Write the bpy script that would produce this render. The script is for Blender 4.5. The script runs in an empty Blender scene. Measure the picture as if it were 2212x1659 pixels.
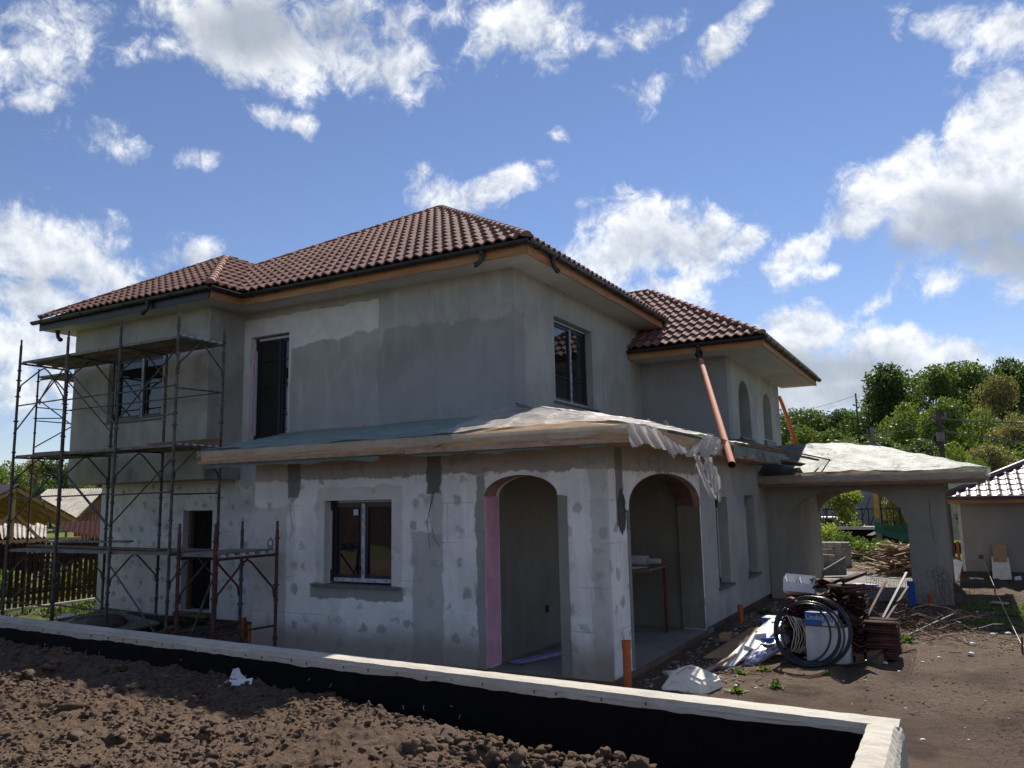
import bpy, math, random
import numpy as np
from mathutils import Vector, Matrix
from mathutils.geometry import tessellate_polygon
R = math.radians
random.seed(7); RNG = np.random.default_rng(7)
scene = bpy.context.scene
COL = scene.collection

# ------------------------------------------------------------------ camera, sky, sun, exposure
F_ = (1952.2, 2500.0)
YAW, PITCH, ROLL = 0.5008, 0.145, -0.0192
cam_d = bpy.data.cameras.new('camera'); cam = bpy.data.objects.new('camera', cam_d); COL.objects.link(cam)
cam_d.sensor_width = 36.0; cam_d.lens = 36.0 * F_[0] / F_[1]; cam_d.clip_start = 0.05; cam_d.clip_end = 3000
def cam_basis():
    cy, sy, cp, sp, cr, sr = math.cos(YAW), math.sin(YAW), math.cos(PITCH), math.sin(PITCH), math.cos(ROLL), math.sin(ROLL)
    f0 = Vector((-sy, cy, 0)); r0 = Vector((cy, sy, 0)); u0 = Vector((0, 0, 1))
    fw = f0 * cp + u0 * sp; up = u0 * cp - f0 * sp
    return fw, r0 * cr + up * sr, up * cr - r0 * sr
FW, RT, UPV = cam_basis()
m = Matrix((RT, UPV, -FW)).transposed().to_4x4(); m.translation = Vector((0, 0, 1.933))
cam.matrix_world = m
scene.camera = cam
scene.view_settings.view_transform = 'Standard'
scene.view_settings.look = 'None'
scene.view_settings.gamma = 1.0
scene.view_settings.use_curve_mapping = False
scene.view_settings.exposure = 0.64
scene.render.resolution_x = 1024; scene.render.resolution_y = 768

SUN = Vector((-0.10, 1.06, 1.0)).normalized()
sun_d = bpy.data.lights.new('sun', 'SUN'); sun = bpy.data.objects.new('sun', sun_d); COL.objects.link(sun)
sun_d.energy = 4.7; sun_d.angle = R(0.53); sun_d.color = (1.0, 0.93, 0.84)
sun.rotation_mode = 'QUATERNION'; sun.rotation_quaternion = SUN.to_track_quat('Z', 'Y')

world = bpy.data.worlds.new('World'); scene.world = world; world.use_nodes = True
wt = world.node_tree; wt.nodes.clear()

# ------------------------------------------------------------------ small node-maths helper
class V:
    def __init__(s, t, o): s.t = t; s.o = o
    def _m(s, op, b=None, c=None, clamp=False):
        n = s.t.nodes.new('ShaderNodeMath'); n.operation = op; n.use_clamp = clamp
        s.t.links.new(s.o, n.inputs[0])
        for i, x in ((1, b), (2, c)):
            if x is None: continue
            if isinstance(x, V): s.t.links.new(x.o, n.inputs[i])
            else: n.inputs[i].default_value = x
        return V(s.t, n.outputs[0])
    def __add__(s, b): return s._m('ADD', b)
    __radd__ = __add__
    def __sub__(s, b): return s._m('SUBTRACT', b)
    def __rsub__(s, b): return (s * -1.0) + b
    def __mul__(s, b): return s._m('MULTIPLY', b)
    __rmul__ = __mul__
    def __truediv__(s, b): return s._m('DIVIDE', b)
    def mx(s, b): return s._m('MAXIMUM', b)
    def mn(s, b): return s._m('MINIMUM', b)
    def absv(s): return s._m('ABSOLUTE')
    def pw(s, b): return s._m('POWER', b)
    def sm(s, a, b, lo=0.0, hi=1.0):
        n = s.t.nodes.new('ShaderNodeMapRange'); n.interpolation_type = 'SMOOTHSTEP'
        s.t.links.new(s.o, n.inputs['Value'])
        n.inputs['From Min'].default_value = a; n.inputs['From Max'].default_value = b
        n.inputs['To Min'].default_value = lo; n.inputs['To Max'].default_value = hi
        return V(s.t, n.outputs['Result'])
def noise(t, vec, scale, detail=4.0, rough=0.55, dist=0.0, w=None, col=False):
    n = t.nodes.new('ShaderNodeTexNoise')
    n.inputs['Scale'].default_value = scale; n.inputs['Detail'].default_value = detail
    n.inputs['Roughness'].default_value = rough; n.inputs['Distortion'].default_value = dist
    if vec is not None: t.links.new(vec, n.inputs['Vector'])
    return V(t, n.outputs['Fac']) if not col else n.outputs['Color']
def mixc(t, f, a, b, mode='MIX'):
    n = t.nodes.new('ShaderNodeMix'); n.data_type = 'RGBA'; n.blend_type = mode
    if isinstance(f, V): t.links.new(f.o, n.inputs[0])
    else: n.inputs[0].default_value = f
    for i, x in ((6, a), (7, b)):
        if isinstance(x, (tuple, list)): n.inputs[i].default_value = (*x[:3], 1)
        else: t.links.new(x, n.inputs[i])
    return n.outputs[2]
def vmath(t, op, a, b=None):
    n = t.nodes.new('ShaderNodeVectorMath'); n.operation = op
    for i, x in ((0, a), (1, b)):
        if x is None: continue
        if isinstance(x, (tuple, list, Vector)): n.inputs[i].default_value = tuple(x)
        else: t.links.new(x, n.inputs[i])
    return n
def combine(t, x, y, z):
    n = t.nodes.new('ShaderNodeCombineXYZ')
    for i, q in enumerate((x, y, z)):
        if isinstance(q, V): t.links.new(q.o, n.inputs[i])
        else: n.inputs[i].default_value = q
    return n.outputs[0]

# ------------------------------------------------------------------ sky with broken cumulus (all in fixed world directions)
sky = wt.nodes.new('ShaderNodeTexSky'); sky.sky_type = 'NISHITA'; sky.sun_disc = False
sky.sun_elevation = math.asin(SUN.z); sky.sun_rotation = math.atan2(SUN.x, SUN.y)
sky.altitude = 300; sky.air_density = 1.0; sky.dust_density = 0.0; sky.ozone_density = 2.0
tc = wt.nodes.new('ShaderNodeTexCoord'); D = tc.outputs['Generated']
# axes of the part of the sky above the house
df = V(wt, vmath(wt, 'DOT_PRODUCT', D, FW).outputs['Value'])
dr = V(wt, vmath(wt, 'DOT_PRODUCT', D, RT).outputs['Value'])
du = V(wt, vmath(wt, 'DOT_PRODUCT', D, UPV).outputs['Value'])
dfc = df.mx(0.15)
U = dr / dfc; W = du / dfc
P2 = combine(wt, U, W, 0.0)
front = df.sm(0.25, 0.45)
clouds = [  # centre x, y, radii, turn (measured on a 2212-wide sheet), strength
 (40,40,250,90,0,.55),(0,110,160,90,10,.7),(250,40,200,60,0,.35),
 (545,40,250,115,-4,1.1),(620,115,210,85,-5,1.0),(800,150,140,60,-12,.9),(360,95,120,45,5,.7),(860,175,70,40,20,.6),
 (1110,40,95,75,0,.95),(1060,110,70,50,50,.6),(1190,80,50,60,0,.4),
 (1560,95,115,34,45,.75),(1640,20,80,30,40,.7),(1390,75,70,22,25,.45),(1410,200,60,24,30,.3),
 (2050,50,150,62,-3,1.05),(2170,60,110,60,0,1.0),(2080,125,60,34,35,.7),
 (2160,300,150,130,10,1.1),(2110,440,220,150,0,1.25),(2170,560,170,100,0,1.2),(1900,400,100,60,30,1.0),(1830,480,130,52,22,.95),(1750,530,110,42,22,.9),(1980,330,80,50,35,.9),(1700,570,60,35,0,.5),(2060,600,110,48,0,.9),
 (1400,510,120,95,0,1.15),(1310,575,110,66,10,1.05),(1480,540,130,80,0,1.1),(1590,520,80,28,8,.75),(1440,620,100,50,0,.9),(1540,590,70,32,0,.7),
 (1090,395,110,38,28,.9),(950,425,70,44,-10,.8),(1000,440,100,26,0,.5),(910,385,26,40,-20,.5),
 (60,530,200,90,-8,1.1),(190,590,130,60,-12,.95),(40,640,180,60,0,.9),(40,740,190,60,0,.8),(60,850,160,80,0,.6),(290,585,70,28,0,.45),
 (235,305,85,50,12,.5),(440,337,52,26,0,.6),(50,215,70,24,5,.55),(590,245,46,24,-20,.55),(655,275,46,22,-25,.5),(1212,287,28,24,40,.6),
 (1760,720,100,50,0,1.0),(1930,745,130,48,-4,1.05),(2080,765,100,40,-15,1.0),(1820,800,170,56,0,.95),(1990,800,200,46,0,.9),(1760,865,180,40,0,.8),(1830,900,200,40,0,.5),
 (2205,620,40,30,60,.6),(430,560,30,18,30,.45),(1900,660,60,18,20,.4),(1800,580,50,20,20,.5)]
base = None
def blob(cx, cy, a, b, rot, st):
    mp = wt.nodes.new('ShaderNodeMapping'); mp.vector_type = 'TEXTURE'
    u = (cx - 1106) / 1727.4; v = (829.5 - cy) / 1727.4
    mp.inputs['Location'].default_value = (u, v, 0); mp.inputs['Rotation'].default_value = (0, 0, R(rot))
    mp.inputs['Scale'].default_value = (a / 1727.4 * 1.24, b / 1727.4 * 1.30, 1)
    wt.links.new(P2, mp.inputs['Vector'])
    return V(wt, vmath(wt, 'LENGTH', mp.outputs[0]).outputs['Value'])._m('MULTIPLY_ADD', -st * .99, st - .04)
for c in clouds:
    f = blob(*c)
    base = f if base is None else base.mx(f)
grey = None
for c in [(2140,520,190,90,-10,1.3),(1950,540,120,60,10,.8),(560,55,150,80,0,1.0),(700,60,120,60,0,.7),(1420,540,110,60,0,.4),(1800,800,220,45,0,.8),(1930,850,260,60,0,.7),(90,620,170,60,0,.3),(2160,470,100,60,0,.9)]:
    f = blob(*c); grey = f if grey is None else grey.mx(f)
wob = noise(wt, D, 5.0, 3, .5, col=True)
Dw = vmath(wt, 'ADD', D, vmath(wt, 'SCALE', vmath(wt, 'SUBTRACT', wob, (.5, .5, .5)).outputs[0]).outputs[0])
Dw.inputs[1].default_value = (0, 0, 0)
sc = [n for n in wt.nodes if n.type == 'VECT_MATH' and n.operation == 'SCALE'][0]; sc.inputs['Scale'].default_value = 0.07
DW = Dw.outputs[0]
n1 = noise(wt, DW, 8.5, 11, .63, 0.1)
n2 = noise(wt, D, 34.0, 8, .68, 0.9)
sh = vmath(wt, 'ADD', DW, tuple((SUN - FW * .6) * 0.022)).outputs[0]
n1s = noise(wt, sh, 8.5, 11, .63, 0.1)
# everywhere else the same sort of scattered clouds
far_n = noise(wt, D, 3.2, 5, .55)
back = (far_n - .52) * 5.0
fieldv = base * front + back * (front * -1.0 + 1.0)
dens = fieldv + (n1 - .5) * 2.7 + (n2 - .5) * 1.2 - .02
cov = dens.sm(-0.02, 0.66)
thick = (fieldv + (n1 - .5) * 1.2).sm(0.25, 1.0)
relief = (n1 - n1s) * 6.0
g = (grey * front + (n1 - .5) * 1.5 + .10).sm(0.0, 0.85)
bright = (relief + .5)._m('ADD', 0.0, clamp=True)
whitec = mixc(wt, bright, (0.36, 0.40, 0.46), (.74, .745, .75))
shadec = mixc(wt, g * 0.85, whitec, (0.21, 0.24, 0.285))
shadec = mixc(wt, thick * 0.18, shadec, (0.50, 0.54, 0.60))
skym = vmath(wt, 'MULTIPLY', sky.outputs[0], (0.063, 0.0615, 0.0700)).outputs[0]
final = mixc(wt, cov * 0.90, skym, shadec)
bg = wt.nodes.new('ShaderNodeBackground'); wt.links.new(final, bg.inputs[0]); bg.inputs[1].default_value = 1.0
world.cycles.sampling_method = 'MANUAL'; world.cycles.sample_map_resolution = 256
wo = wt.nodes.new('ShaderNodeOutputWorld'); wt.links.new(bg.outputs[0], wo.inputs[0])

# ------------------------------------------------------------------ mesh helpers
class MB:
    def __init__(s): s.v = []; s.f = []; s.mi = []; s.cur = 0
    def add(s, vs, fs):
        b = len(s.v); s.v += [tuple(x) for x in vs]
        for f in fs: s.f.append([b + i for i in f]); s.mi.append(s.cur)
        return s
    def box(s, x0, x1, y0, y1, z0, z1):
        return s.add([(x0,y0,z0),(x1,y0,z0),(x1,y1,z0),(x0,y1,z0),(x0,y0,z1),(x1,y0,z1),(x1,y1,z1),(x0,y1,z1)],
              [(3,2,1,0),(4,5,6,7),(0,1,5,4),(1,2,6,5),(2,3,7,6),(3,0,4,7)])
    def hexa(s, p):   # 8 points: bottom 4, top 4
        return s.add(p, [(3,2,1,0),(4,5,6,7),(0,1,5,4),(1,2,6,5),(2,3,7,6),(3,0,4,7)])
    def beam(s, a, b, w, h, up=(0,0,1)):
        a = Vector(a); b = Vector(b); d = (b - a).normalized(); u = Vector(up)
        sd = d.cross(u)
        if sd.length < 1e-4: sd = Vector((1,0,0))
        sd.normalize(); u2 = sd.cross(d).normalized()
        p = []
        for q in (-h/2, h/2):
            p += [a - sd*w/2 + u2*q, b - sd*w/2 + u2*q, b + sd*w/2 + u2*q, a + sd*w/2 + u2*q]
        return s.hexa([p[0],p[3],p[2],p[1],p[4],p[7],p[6],p[5]])
    def tube(s, pts, r, n=8, caps=True, r2=None):
        pts = [Vector(p) for p in pts]; b = len(s.v); rings = len(pts)
        prev = None
        for i, p in enumerate(pts):
            d = (pts[min(i+1, rings-1)] - pts[max(i-1, 0)]).normalized()
            if prev is None:
                a = d.orthogonal().normalized()
            else:
                a = (prev - d * prev.dot(d)); a = a.normalized() if a.length > 1e-5 else d.orthogonal().normalized()
            prev = a; c = d.cross(a)
            rr = r if r2 is None else r + (r2 - r) * i / max(1, rings-1)
            for k in range(n):
                t = 2 * math.pi * k / n
                s.v.append(tuple(p + (a * math.cos(t) + c * math.sin(t)) * rr))
        for i in range(rings - 1):
            for k in range(n):
                k2 = (k + 1) % n
                s.f.append([b+i*n+k, b+i*n+k2, b+(i+1)*n+k2, b+(i+1)*n+k]); s.mi.append(s.cur)
        if caps:
            s.f.append([b+k for k in range(n)][::-1]); s.mi.append(s.cur)
            s.f.append([b+(rings-1)*n+k for k in range(n)]); s.mi.append(s.cur)
        return s
    def poly(s, loops, P, d0, d1, sides=True, back=True):
        """loops: outer + holes in (u,v); P(u,v,d) -> xyz"""
        flat = [q for l in loops for q in l]
        tris = tessellate_polygon([[Vector((q[0], q[1], 0)) for q in l] for l in loops])
        b = len(s.v); n = len(flat)
        s.v += [tuple(P(q[0], q[1], d0)) for q in flat]
        s.v += [tuple(P(q[0], q[1], d1)) for q in flat]
        for t in tris:
            s.f.append([b+i for i in t]); s.mi.append(s.cur)
            if back: s.f.append([b+n+i for i in t][::-1]); s.mi.append(s.cur)
        if sides:
            o = 0
            for l in loops:
                for i in range(len(l)):
                    j = (i+1) % len(l)
                    s.f.append([b+o+i, b+o+j, b+n+o+j, b+n+o+i]); s.mi.append(s.cur)
                o += len(l)
        return s
    def mesh(s, name, mats, smooth=False, fixn=True):
        me = bpy.data.meshes.new(name); me.from_pydata(s.v, [], s.f); 
        if not isinstance(mats, (list, tuple)): mats = [mats]
        for q in mats: me.materials.append(q)
        if len(mats) > 1: me.polygons.foreach_set('material_index', s.mi)
        if smooth: me.polygons.foreach_set('use_smooth', [True] * len(me.polygons))
        if fixn:
            import bmesh
            bm = bmesh.new(); bm.from_mesh(me); bmesh.ops.recalc_face_normals(bm, faces=bm.faces); bm.to_mesh(me); bm.free()
        me.update(); return me
def npmesh(name, verts, faces, mat, smooth=False):
    me = bpy.data.meshes.new(name)
    verts = np.asarray(verts, dtype=np.float32); faces = np.asarray(faces, dtype=np.int32)
    k = faces.shape[1]
    me.vertices.add(len(verts)); me.vertices.foreach_set('co', verts.ravel())
    me.loops.add(faces.size); me.loops.foreach_set('vertex_index', faces.ravel())
    me.polygons.add(len(faces)); me.polygons.foreach_set('loop_start', np.arange(0, faces.size, k, dtype=np.int32))
    me.materials.append(mat)
    if smooth: me.polygons.foreach_set('use_smooth', np.ones(len(faces), dtype=bool))
    me.update(calc_edges=True); me.validate(); return me
def tag(o, label=None, cat=None, group=None, kind=None):
    if label: o['label'] = label
    if cat: o['category'] = cat
    if group: o['group'] = group
    if kind: o['kind'] = kind
    return o
def link(name, me, parent=None, loc=None):
    o = bpy.data.objects.new(name, me); COL.objects.link(o)
    if parent is not None: o.parent = parent
    if loc is not None: o.location = loc
    return o
def part(name, mb, mat, parent, smooth=False, label=None):
    o = link(name, mb.mesh(name, mat, smooth), parent)
    if label: o['label'] = label
    return o
def thing(name, label, cat, loc=(0,0,0), group=None):
    """an Empty at the origin of the parts (parts are written in world metres, so the base sits at loc)"""
    o = bpy.data.objects.new(name, None); COL.objects.link(o); o.empty_display_size = .2
    return tag(o, label, cat, group)
def single(name, mb, mat, label, cat, group=None, smooth=False):
    return tag(link(name, mb.mesh(name, mat, smooth)), label, cat, group)
# numpy value noise
_perm = RNG.random((256, 256)).astype(np.float32)
def vn(x, y):
    xi = np.floor(x).astype(int); yi = np.floor(y).astype(int); fx = x - xi; fy = y - yi
    fx = fx*fx*(3-2*fx); fy = fy*fy*(3-2*fy)
    g = lambda a, b: _perm[a & 255, b & 255]
    return (g(xi,yi)*(1-fx)+g(xi+1,yi)*fx)*(1-fy)+(g(xi,yi+1)*(1-fx)+g(xi+1,yi+1)*fx)*fy
def fbm(x, y, f=1.0, o=4, g=.5):
    s = 0; a = 1; t = 0
    for i in range(o):
        s = s + a * vn(x*f + 17.3*i, y*f + 9.1*i); t += a; a *= g; f *= 2.03
    return s / t - .5
def grid_mesh(name, x0, x1, y0, y1, nx, ny, hf, mat, smooth=True):
    xs = np.linspace(x0, x1, nx); ys = np.linspace(y0, y1, ny); X, Y = np.meshgrid(xs, ys)
    Z = hf(X, Y); v = np.stack([X, Y, Z], -1).reshape(-1, 3)
    i = np.arange(nx-1)[None, :] + np.arange(ny-1)[:, None]*nx; i = i.ravel()
    return npmesh(name, v, np.stack([i, i+1, i+1+nx, i+nx], -1), mat, smooth)

# ------------------------------------------------------------------ materials
MATS = {}
def new_mat(name):
    m = bpy.data.materials.new(name); m.use_nodes = True; t = m.node_tree
    b = t.nodes['Principled BSDF']; return m, t, b
def bump(t, b, h, dist=.01, strength=1.0):
    n = t.nodes.new('ShaderNodeBump'); n.inputs['Distance'].default_value = dist; n.inputs['Strength'].default_value = strength
    t.links.new(h.o, n.inputs['Height']); t.links.new(n.outputs[0], b.inputs['Normal'])
def simple(name, c1, c2=None, rough=.8, scale=6.0, spec=.3, metal=0.0, bmp=.0, bscale=40, rand=0.0, stretch=None, detail=5, lo=.35, hi=.65):
    m, t, b = new_mat(name)
    g = t.nodes.new('ShaderNodeNewGeometry'); pos = g.outputs['Position']
    if stretch:
        pos = vmath(t, 'MULTIPLY', pos, stretch).outputs[0]
    c2 = c2 or tuple(x * .75 for x in c1)
    f = noise(t, pos, scale, detail, .6).sm(lo, hi)
    col = mixc(t, f, c1, c2)
    if rand > 0:
        oi = t.nodes.new('ShaderNodeObjectInfo'); r = V(t, oi.outputs['Random'])
        k = r * rand + (1 - rand / 2)
        col = vmath(t, 'MULTIPLY', col, combine(t, k, k, k)).outputs[0]
    t.links.new(col, b.inputs['Base Color'])
    b.inputs['Roughness'].default_value = rough; b.inputs['Metallic'].default_value = metal
    b.inputs['Specular IOR Level'].default_value = spec
    if bmp > 0: bump(t, b, noise(t, pos, bscale, 4, .6), bmp)
    return m

def plaster(name, base, dark, light, fn=None, bmpd=.004):
    """trowelled render: mottled by clouds of noise, vertical streaks and any extra layers added by fn(t, x, y, z, pos, col)"""
    m, t, b = new_mat(name)
    g = t.nodes.new('ShaderNodeNewGeometry'); pos = g.outputs['Position']
    sp = t.nodes.new('ShaderNodeSeparateXYZ'); t.links.new(pos, sp.inputs[0])
    x, y, z = (V(t, sp.outputs[i]) for i in range(3))
    big = noise(t, pos, 0.9, 5, .6, .6)
    col = mixc(t, big.sm(.36, .66), base, dark)
    streak = noise(t, vmath(t, 'MULTIPLY', pos, (3.2, 3.2, .55)).outputs[0], 1.0, 5, .65)
    col = mixc(t, streak.sm(.5, .72) * .55, col, light)
    sw = noise(t, pos, 5.0, 6, .65, 1.2)
    col = mixc(t, sw.sm(.45, .75) * .35, col, dark)
    fine = noise(t, pos, 60.0, 3, .7)
    col = mixc(t, fine.sm(.3, .8) * .22, col, tuple(c * .6 for c in dark))
    if fn: col = fn(t, x, y, z, pos, col)
    t.links.new(col, b.inputs['Base Color']); b.inputs['Roughness'].default_value = .92
    b.inputs['Specular IOR Level'].default_value = .15
    bump(t, b, noise(t, pos, 14.0, 7, .65), bmpd * 3)
    return m
def spots(t, pos, scale, size, ns=.06, rnd=.35):
    w = vmath(t, 'ADD', pos, vmath(t, 'SCALE', noise(t, pos, 9.0, 4, .6, col=True)).outputs[0])
    sc = w.inputs[1].links[0].from_node; sc.inputs['Scale'].default_value = ns
    v = t.nodes.new('ShaderNodeTexVoronoi'); v.voronoi_dimensions = '2D'; v.inputs['Scale'].default_value = scale; v.inputs['Randomness'].default_value = rnd
    q = t.nodes.new('ShaderNodeSeparateXYZ'); t.links.new(w.outputs[0], q.inputs[0])
    t.links.new(combine(t, V(t, q.outputs[0]) + V(t, q.outputs[1]), V(t, q.outputs[2]), 0.0), v.inputs['Vector'])
    return V(t, v.outputs['Distance']).sm(size, size * .6), v
def edge(t, pos, val, at, soft=.03, ns=.25, nscale=5.0):
    """1 where val > at, with a ragged trowelled boundary"""
    n = noise(t, pos, nscale, 7, .62)
    return (val + (n - .5) * ns * 2).sm(at - soft, at + soft)

G_ = (.430, .437, .400); GD = (.325, .332, .302); GL = (.56, .565, .53)
def fn_front_upper(t, x, y, z, pos, col):
    # the not yet skimmed pale adhesive coat high on the left and round the french window
    top = edge(t, pos, z * -1.0, -5.62, .01, .10, 3.0)
    low = edge(t, pos, z - (x + 11.08) * .055, 4.95, .015, .16, 2.2)
    lft = edge(t, pos, x * -1.0, 8.92, .015, .05, 3.0)
    a = top * low * lft
    b2 = edge(t, pos, x * -1.0, 11.05, .02, .12, 1.5)
    f = a.mx(b2 * top)
    pale = mixc(t, noise(t, pos, 3.0, 5, .6).sm(.3, .7), (.70, .70, .67), (.58, .585, .56))
    col = mixc(t, f, col, pale)
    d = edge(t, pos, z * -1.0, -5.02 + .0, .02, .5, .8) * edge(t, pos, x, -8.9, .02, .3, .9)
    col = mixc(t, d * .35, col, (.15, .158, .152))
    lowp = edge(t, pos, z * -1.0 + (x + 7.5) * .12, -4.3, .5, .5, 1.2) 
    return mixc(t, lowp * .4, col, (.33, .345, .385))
def fn_block(t, x, y, z, pos, col):
    blot, _ = spots(t, pos, 1.1, .28, .6, 1.0)
    col = mixc(t, blot * .25, col, (.24, .215, .175))
    w = (noise(t, pos, 1.3, 3, .5).sm(.55, .72)) * (z.sm(3.1, 2.6) + z.sm(3.9, 4.5) * .6)
    return mixc(t, w * .6, col, (.085, .088, .085))
def adhesive(pal=(.80,.79,.765), dk=(.64,.635,.61)):
    def fn(t, x, y, z, pos, col):
        col = mixc(t, noise(t, pos, 1.6, 6, .62, .8).sm(.36, .66), pal, dk)
        st = noise(t, vmath(t, 'MULTIPLY', pos, (4, 4, .4)).outputs[0], 1.0, 5, .6)
        col = mixc(t, st.sm(.52, .7) * .5, col, tuple(c * 1.12 for c in pal))
        s1, vo = spots(t, pos, 2.6, .20, .16, .55)
        s2, _ = spots(t, pos, 2.1, .12, .22, 1.0)
        col = mixc(t, s1 * noise(t, pos, 2.3, 2, .5).sm(.35, .6, .25, .95) * .8, col, (.30, .305, .275))
        col = mixc(t, s2 * .6, col, (.36, .365, .335))
        # board joints telegraphing through
        br = t.nodes.new('ShaderNodeTexBrick'); br.inputs['Scale'].default_value = 1.0
        br.inputs['Brick Width'].default_value = .95; br.inputs['Row Height'].default_value = .48; br.inputs['Mortar Size'].default_value = .006
        br.inputs['Color1'].default_value = br.inputs['Color2'].default_value = (0,0,0,1); br.inputs['Mortar'].default_value = (1,1,1,1)
        t.links.new(combine(t, x + y, z, 0.0), br.inputs['Vector'])
        j = V(t, br.outputs['Fac']) * noise(t, pos, 2.2, 3, .5).sm(.45, .65)
        col = mixc(t, j * .45, col, (.17, .18, .18))
        return col
    return fn
def fn_ground(t, x, y, z, pos, col):
    col = adhesive()(t, x, y, z, pos, col)
    band = edge(t, pos, z, 2.27, .012, .10, 4.0)
    col = mixc(t, band * .8, col, (.235, .205, .175))
    # dark smoothed strips and patches (front wall)
    isf = y.sm(8.5, 8.44)
    def rect(x0, x1, z0, z1, ns=.085, sc=3.6):
        return edge(t, pos, x, x0, .012, ns, sc) * edge(t, pos, x * -1.0, -x1, .012, ns, sc) * edge(t, pos, z, z0, .012, ns, sc) * edge(t, pos, z * -1.0, -z1, .012, ns, sc)
    for (a, b2, c, d, k, cc) in ((-6.06, -5.60, -.2, 1.55, .75, (.37,.375,.345)), (-5.78, -5.60, 1.4, 2.3, .6, (.37,.375,.345)),
                             (-7.66, -6.22, .70, 2.16, .55, (.46,.46,.43)), (-7.76, -6.2, .70, .885, .9, (.27,.27,.24)),
                             (-8.9, -8.2, -.2, 1.9, .6, (.38,.385,.35)), (-8.9, -8.05, .9, 2.5, .35, (.48,.475,.44)),
                             (-5.85, -5.62, 2.04, 2.6, .95, (.125,.125,.115)), (-8.20, -7.98, 2.02, 2.6, .9, (.135,.135,.122)),
                             (-5.12, -4.99, -.2, 2.26, .9, (.26,.265,.235)), (-4.03, -3.93, -.2, 2.0, .85, (.34,.35,.32)),
                             (-3.62, -3.40, -.2, 2.3, .6, (.40,.405,.375))):
        col = mixc(t, rect(a, b2, c, d) * isf * k, col, cc)
    dirt = edge(t, pos, z * -1.0, -.30, .18, .12, 1.6)
    col = mixc(t, dirt * .85 * isf, col, (.29, .255, .205))
    ise = x.sm(-3.5, -3.44) * y.sm(8.42, 8.5)
    s = edge(t, pos, y, 8.70, .01, .02, 6.0) * edge(t, pos, y * -1.0, -8.93, .01, .02, 6.0) * edge(t, pos, z, 1.62, .01, .06, 4.0)
    col = mixc(t, s * ise * .9, col, (.15, .14, .125))
    return col
def fn_east(t, x, y, z, pos, col):
    f = edge(t, pos, y * -1.0, -12.2, .03, .02, 4.0)
    return mixc(t, f, col, mixc(t, noise(t, pos, 3.0, 5, .6).sm(.3, .7), (.345, .345, .33), (.25, .25, .24)))
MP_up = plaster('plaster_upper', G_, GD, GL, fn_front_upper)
MP_blk = plaster('plaster_block', (.40,.398,.352), (.31,.31,.272), (.48,.475,.43), fn_block)
MP_east = plaster('plaster_east', (.43,.44,.405), (.335,.343,.315), (.55,.56,.52))
MP_ground = plaster('plaster_ground', (.36,.37,.38), (.26,.27,.27), (.44,.45,.46), fn_ground)
MP_gleft = plaster('plaster_left', (.36,.37,.38), (.26,.27,.27), (.44,.45,.46), adhesive((.70,.695,.675),(.54,.54,.52)))
MP_egr = plaster('plaster_east_ground', (.43,.43,.39), (.335,.338,.305), (.53,.53,.49), fn_east)
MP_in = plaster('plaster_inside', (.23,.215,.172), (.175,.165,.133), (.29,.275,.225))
MP_car = plaster('plaster_carport', (.33,.315,.275), (.255,.245,.21), (.41,.395,.35))
M_soffit = plaster('soffit_board', (.58,.57,.52), (.48,.47,.43), (.70,.69,.64))
M_reveal = plaster('reveal_plaster', (.27,.275,.245), (.20,.205,.18), (.34,.345,.31))
M_found = plaster('foundation_concrete', (.12,.115,.105), (.08,.078,.072), (.17,.165,.155), None, .01)
M_floor = plaster('floor_slab', (.26,.25,.225), (.17,.165,.15), (.35,.335,.31), None, .008)
M_slabedge = simple('slab_edge', (.22,.135,.085), (.15,.085,.055), .9, 3.0, bmp=.01)
M_pink = simple('pink_board', (.74,.40,.52), (.64,.33,.44), .75, 4.0)
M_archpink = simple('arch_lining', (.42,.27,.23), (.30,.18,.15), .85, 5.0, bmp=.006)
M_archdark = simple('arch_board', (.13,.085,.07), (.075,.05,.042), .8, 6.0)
M_black = simple('black_frame', (.012,.012,.016), (.016,.016,.022), .35, spec=.5)
M_tape = simple('protective_tape', (.50,.52,.58), (.40,.42,.47), .5, 30.0)
M_sill = simple('grey_sill', (.16,.16,.165), (.11,.11,.115), .6, 12)
M_wood = simple('fascia_wood', (.44,.235,.11), (.33,.16,.07), .65, 2.0, stretch=(1,1,12), bmp=.002, rand=.15)
M_pine = simple('raw_pine', (.50,.335,.185), (.38,.245,.13), .75, 2.5, stretch=(1.2,1.2,10), bmp=.002, rand=.2)
M_batten = simple('weathered_batten', (.42,.30,.215), (.27,.18,.125), .8, 4, stretch=(1.5,1.5,8), rand=.25)
M_gutter = simple('black_gutter', (.014,.014,.016), (.022,.022,.024), .38, 3, spec=.5)
M_pipe = simple('orange_pipe', (.50,.125,.035), (.42,.10,.03), .45, 8, spec=.4)
M_copper = simple('brown_downpipe', (.52,.22,.135), (.45,.18,.105), .75, 4, spec=.12)
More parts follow.
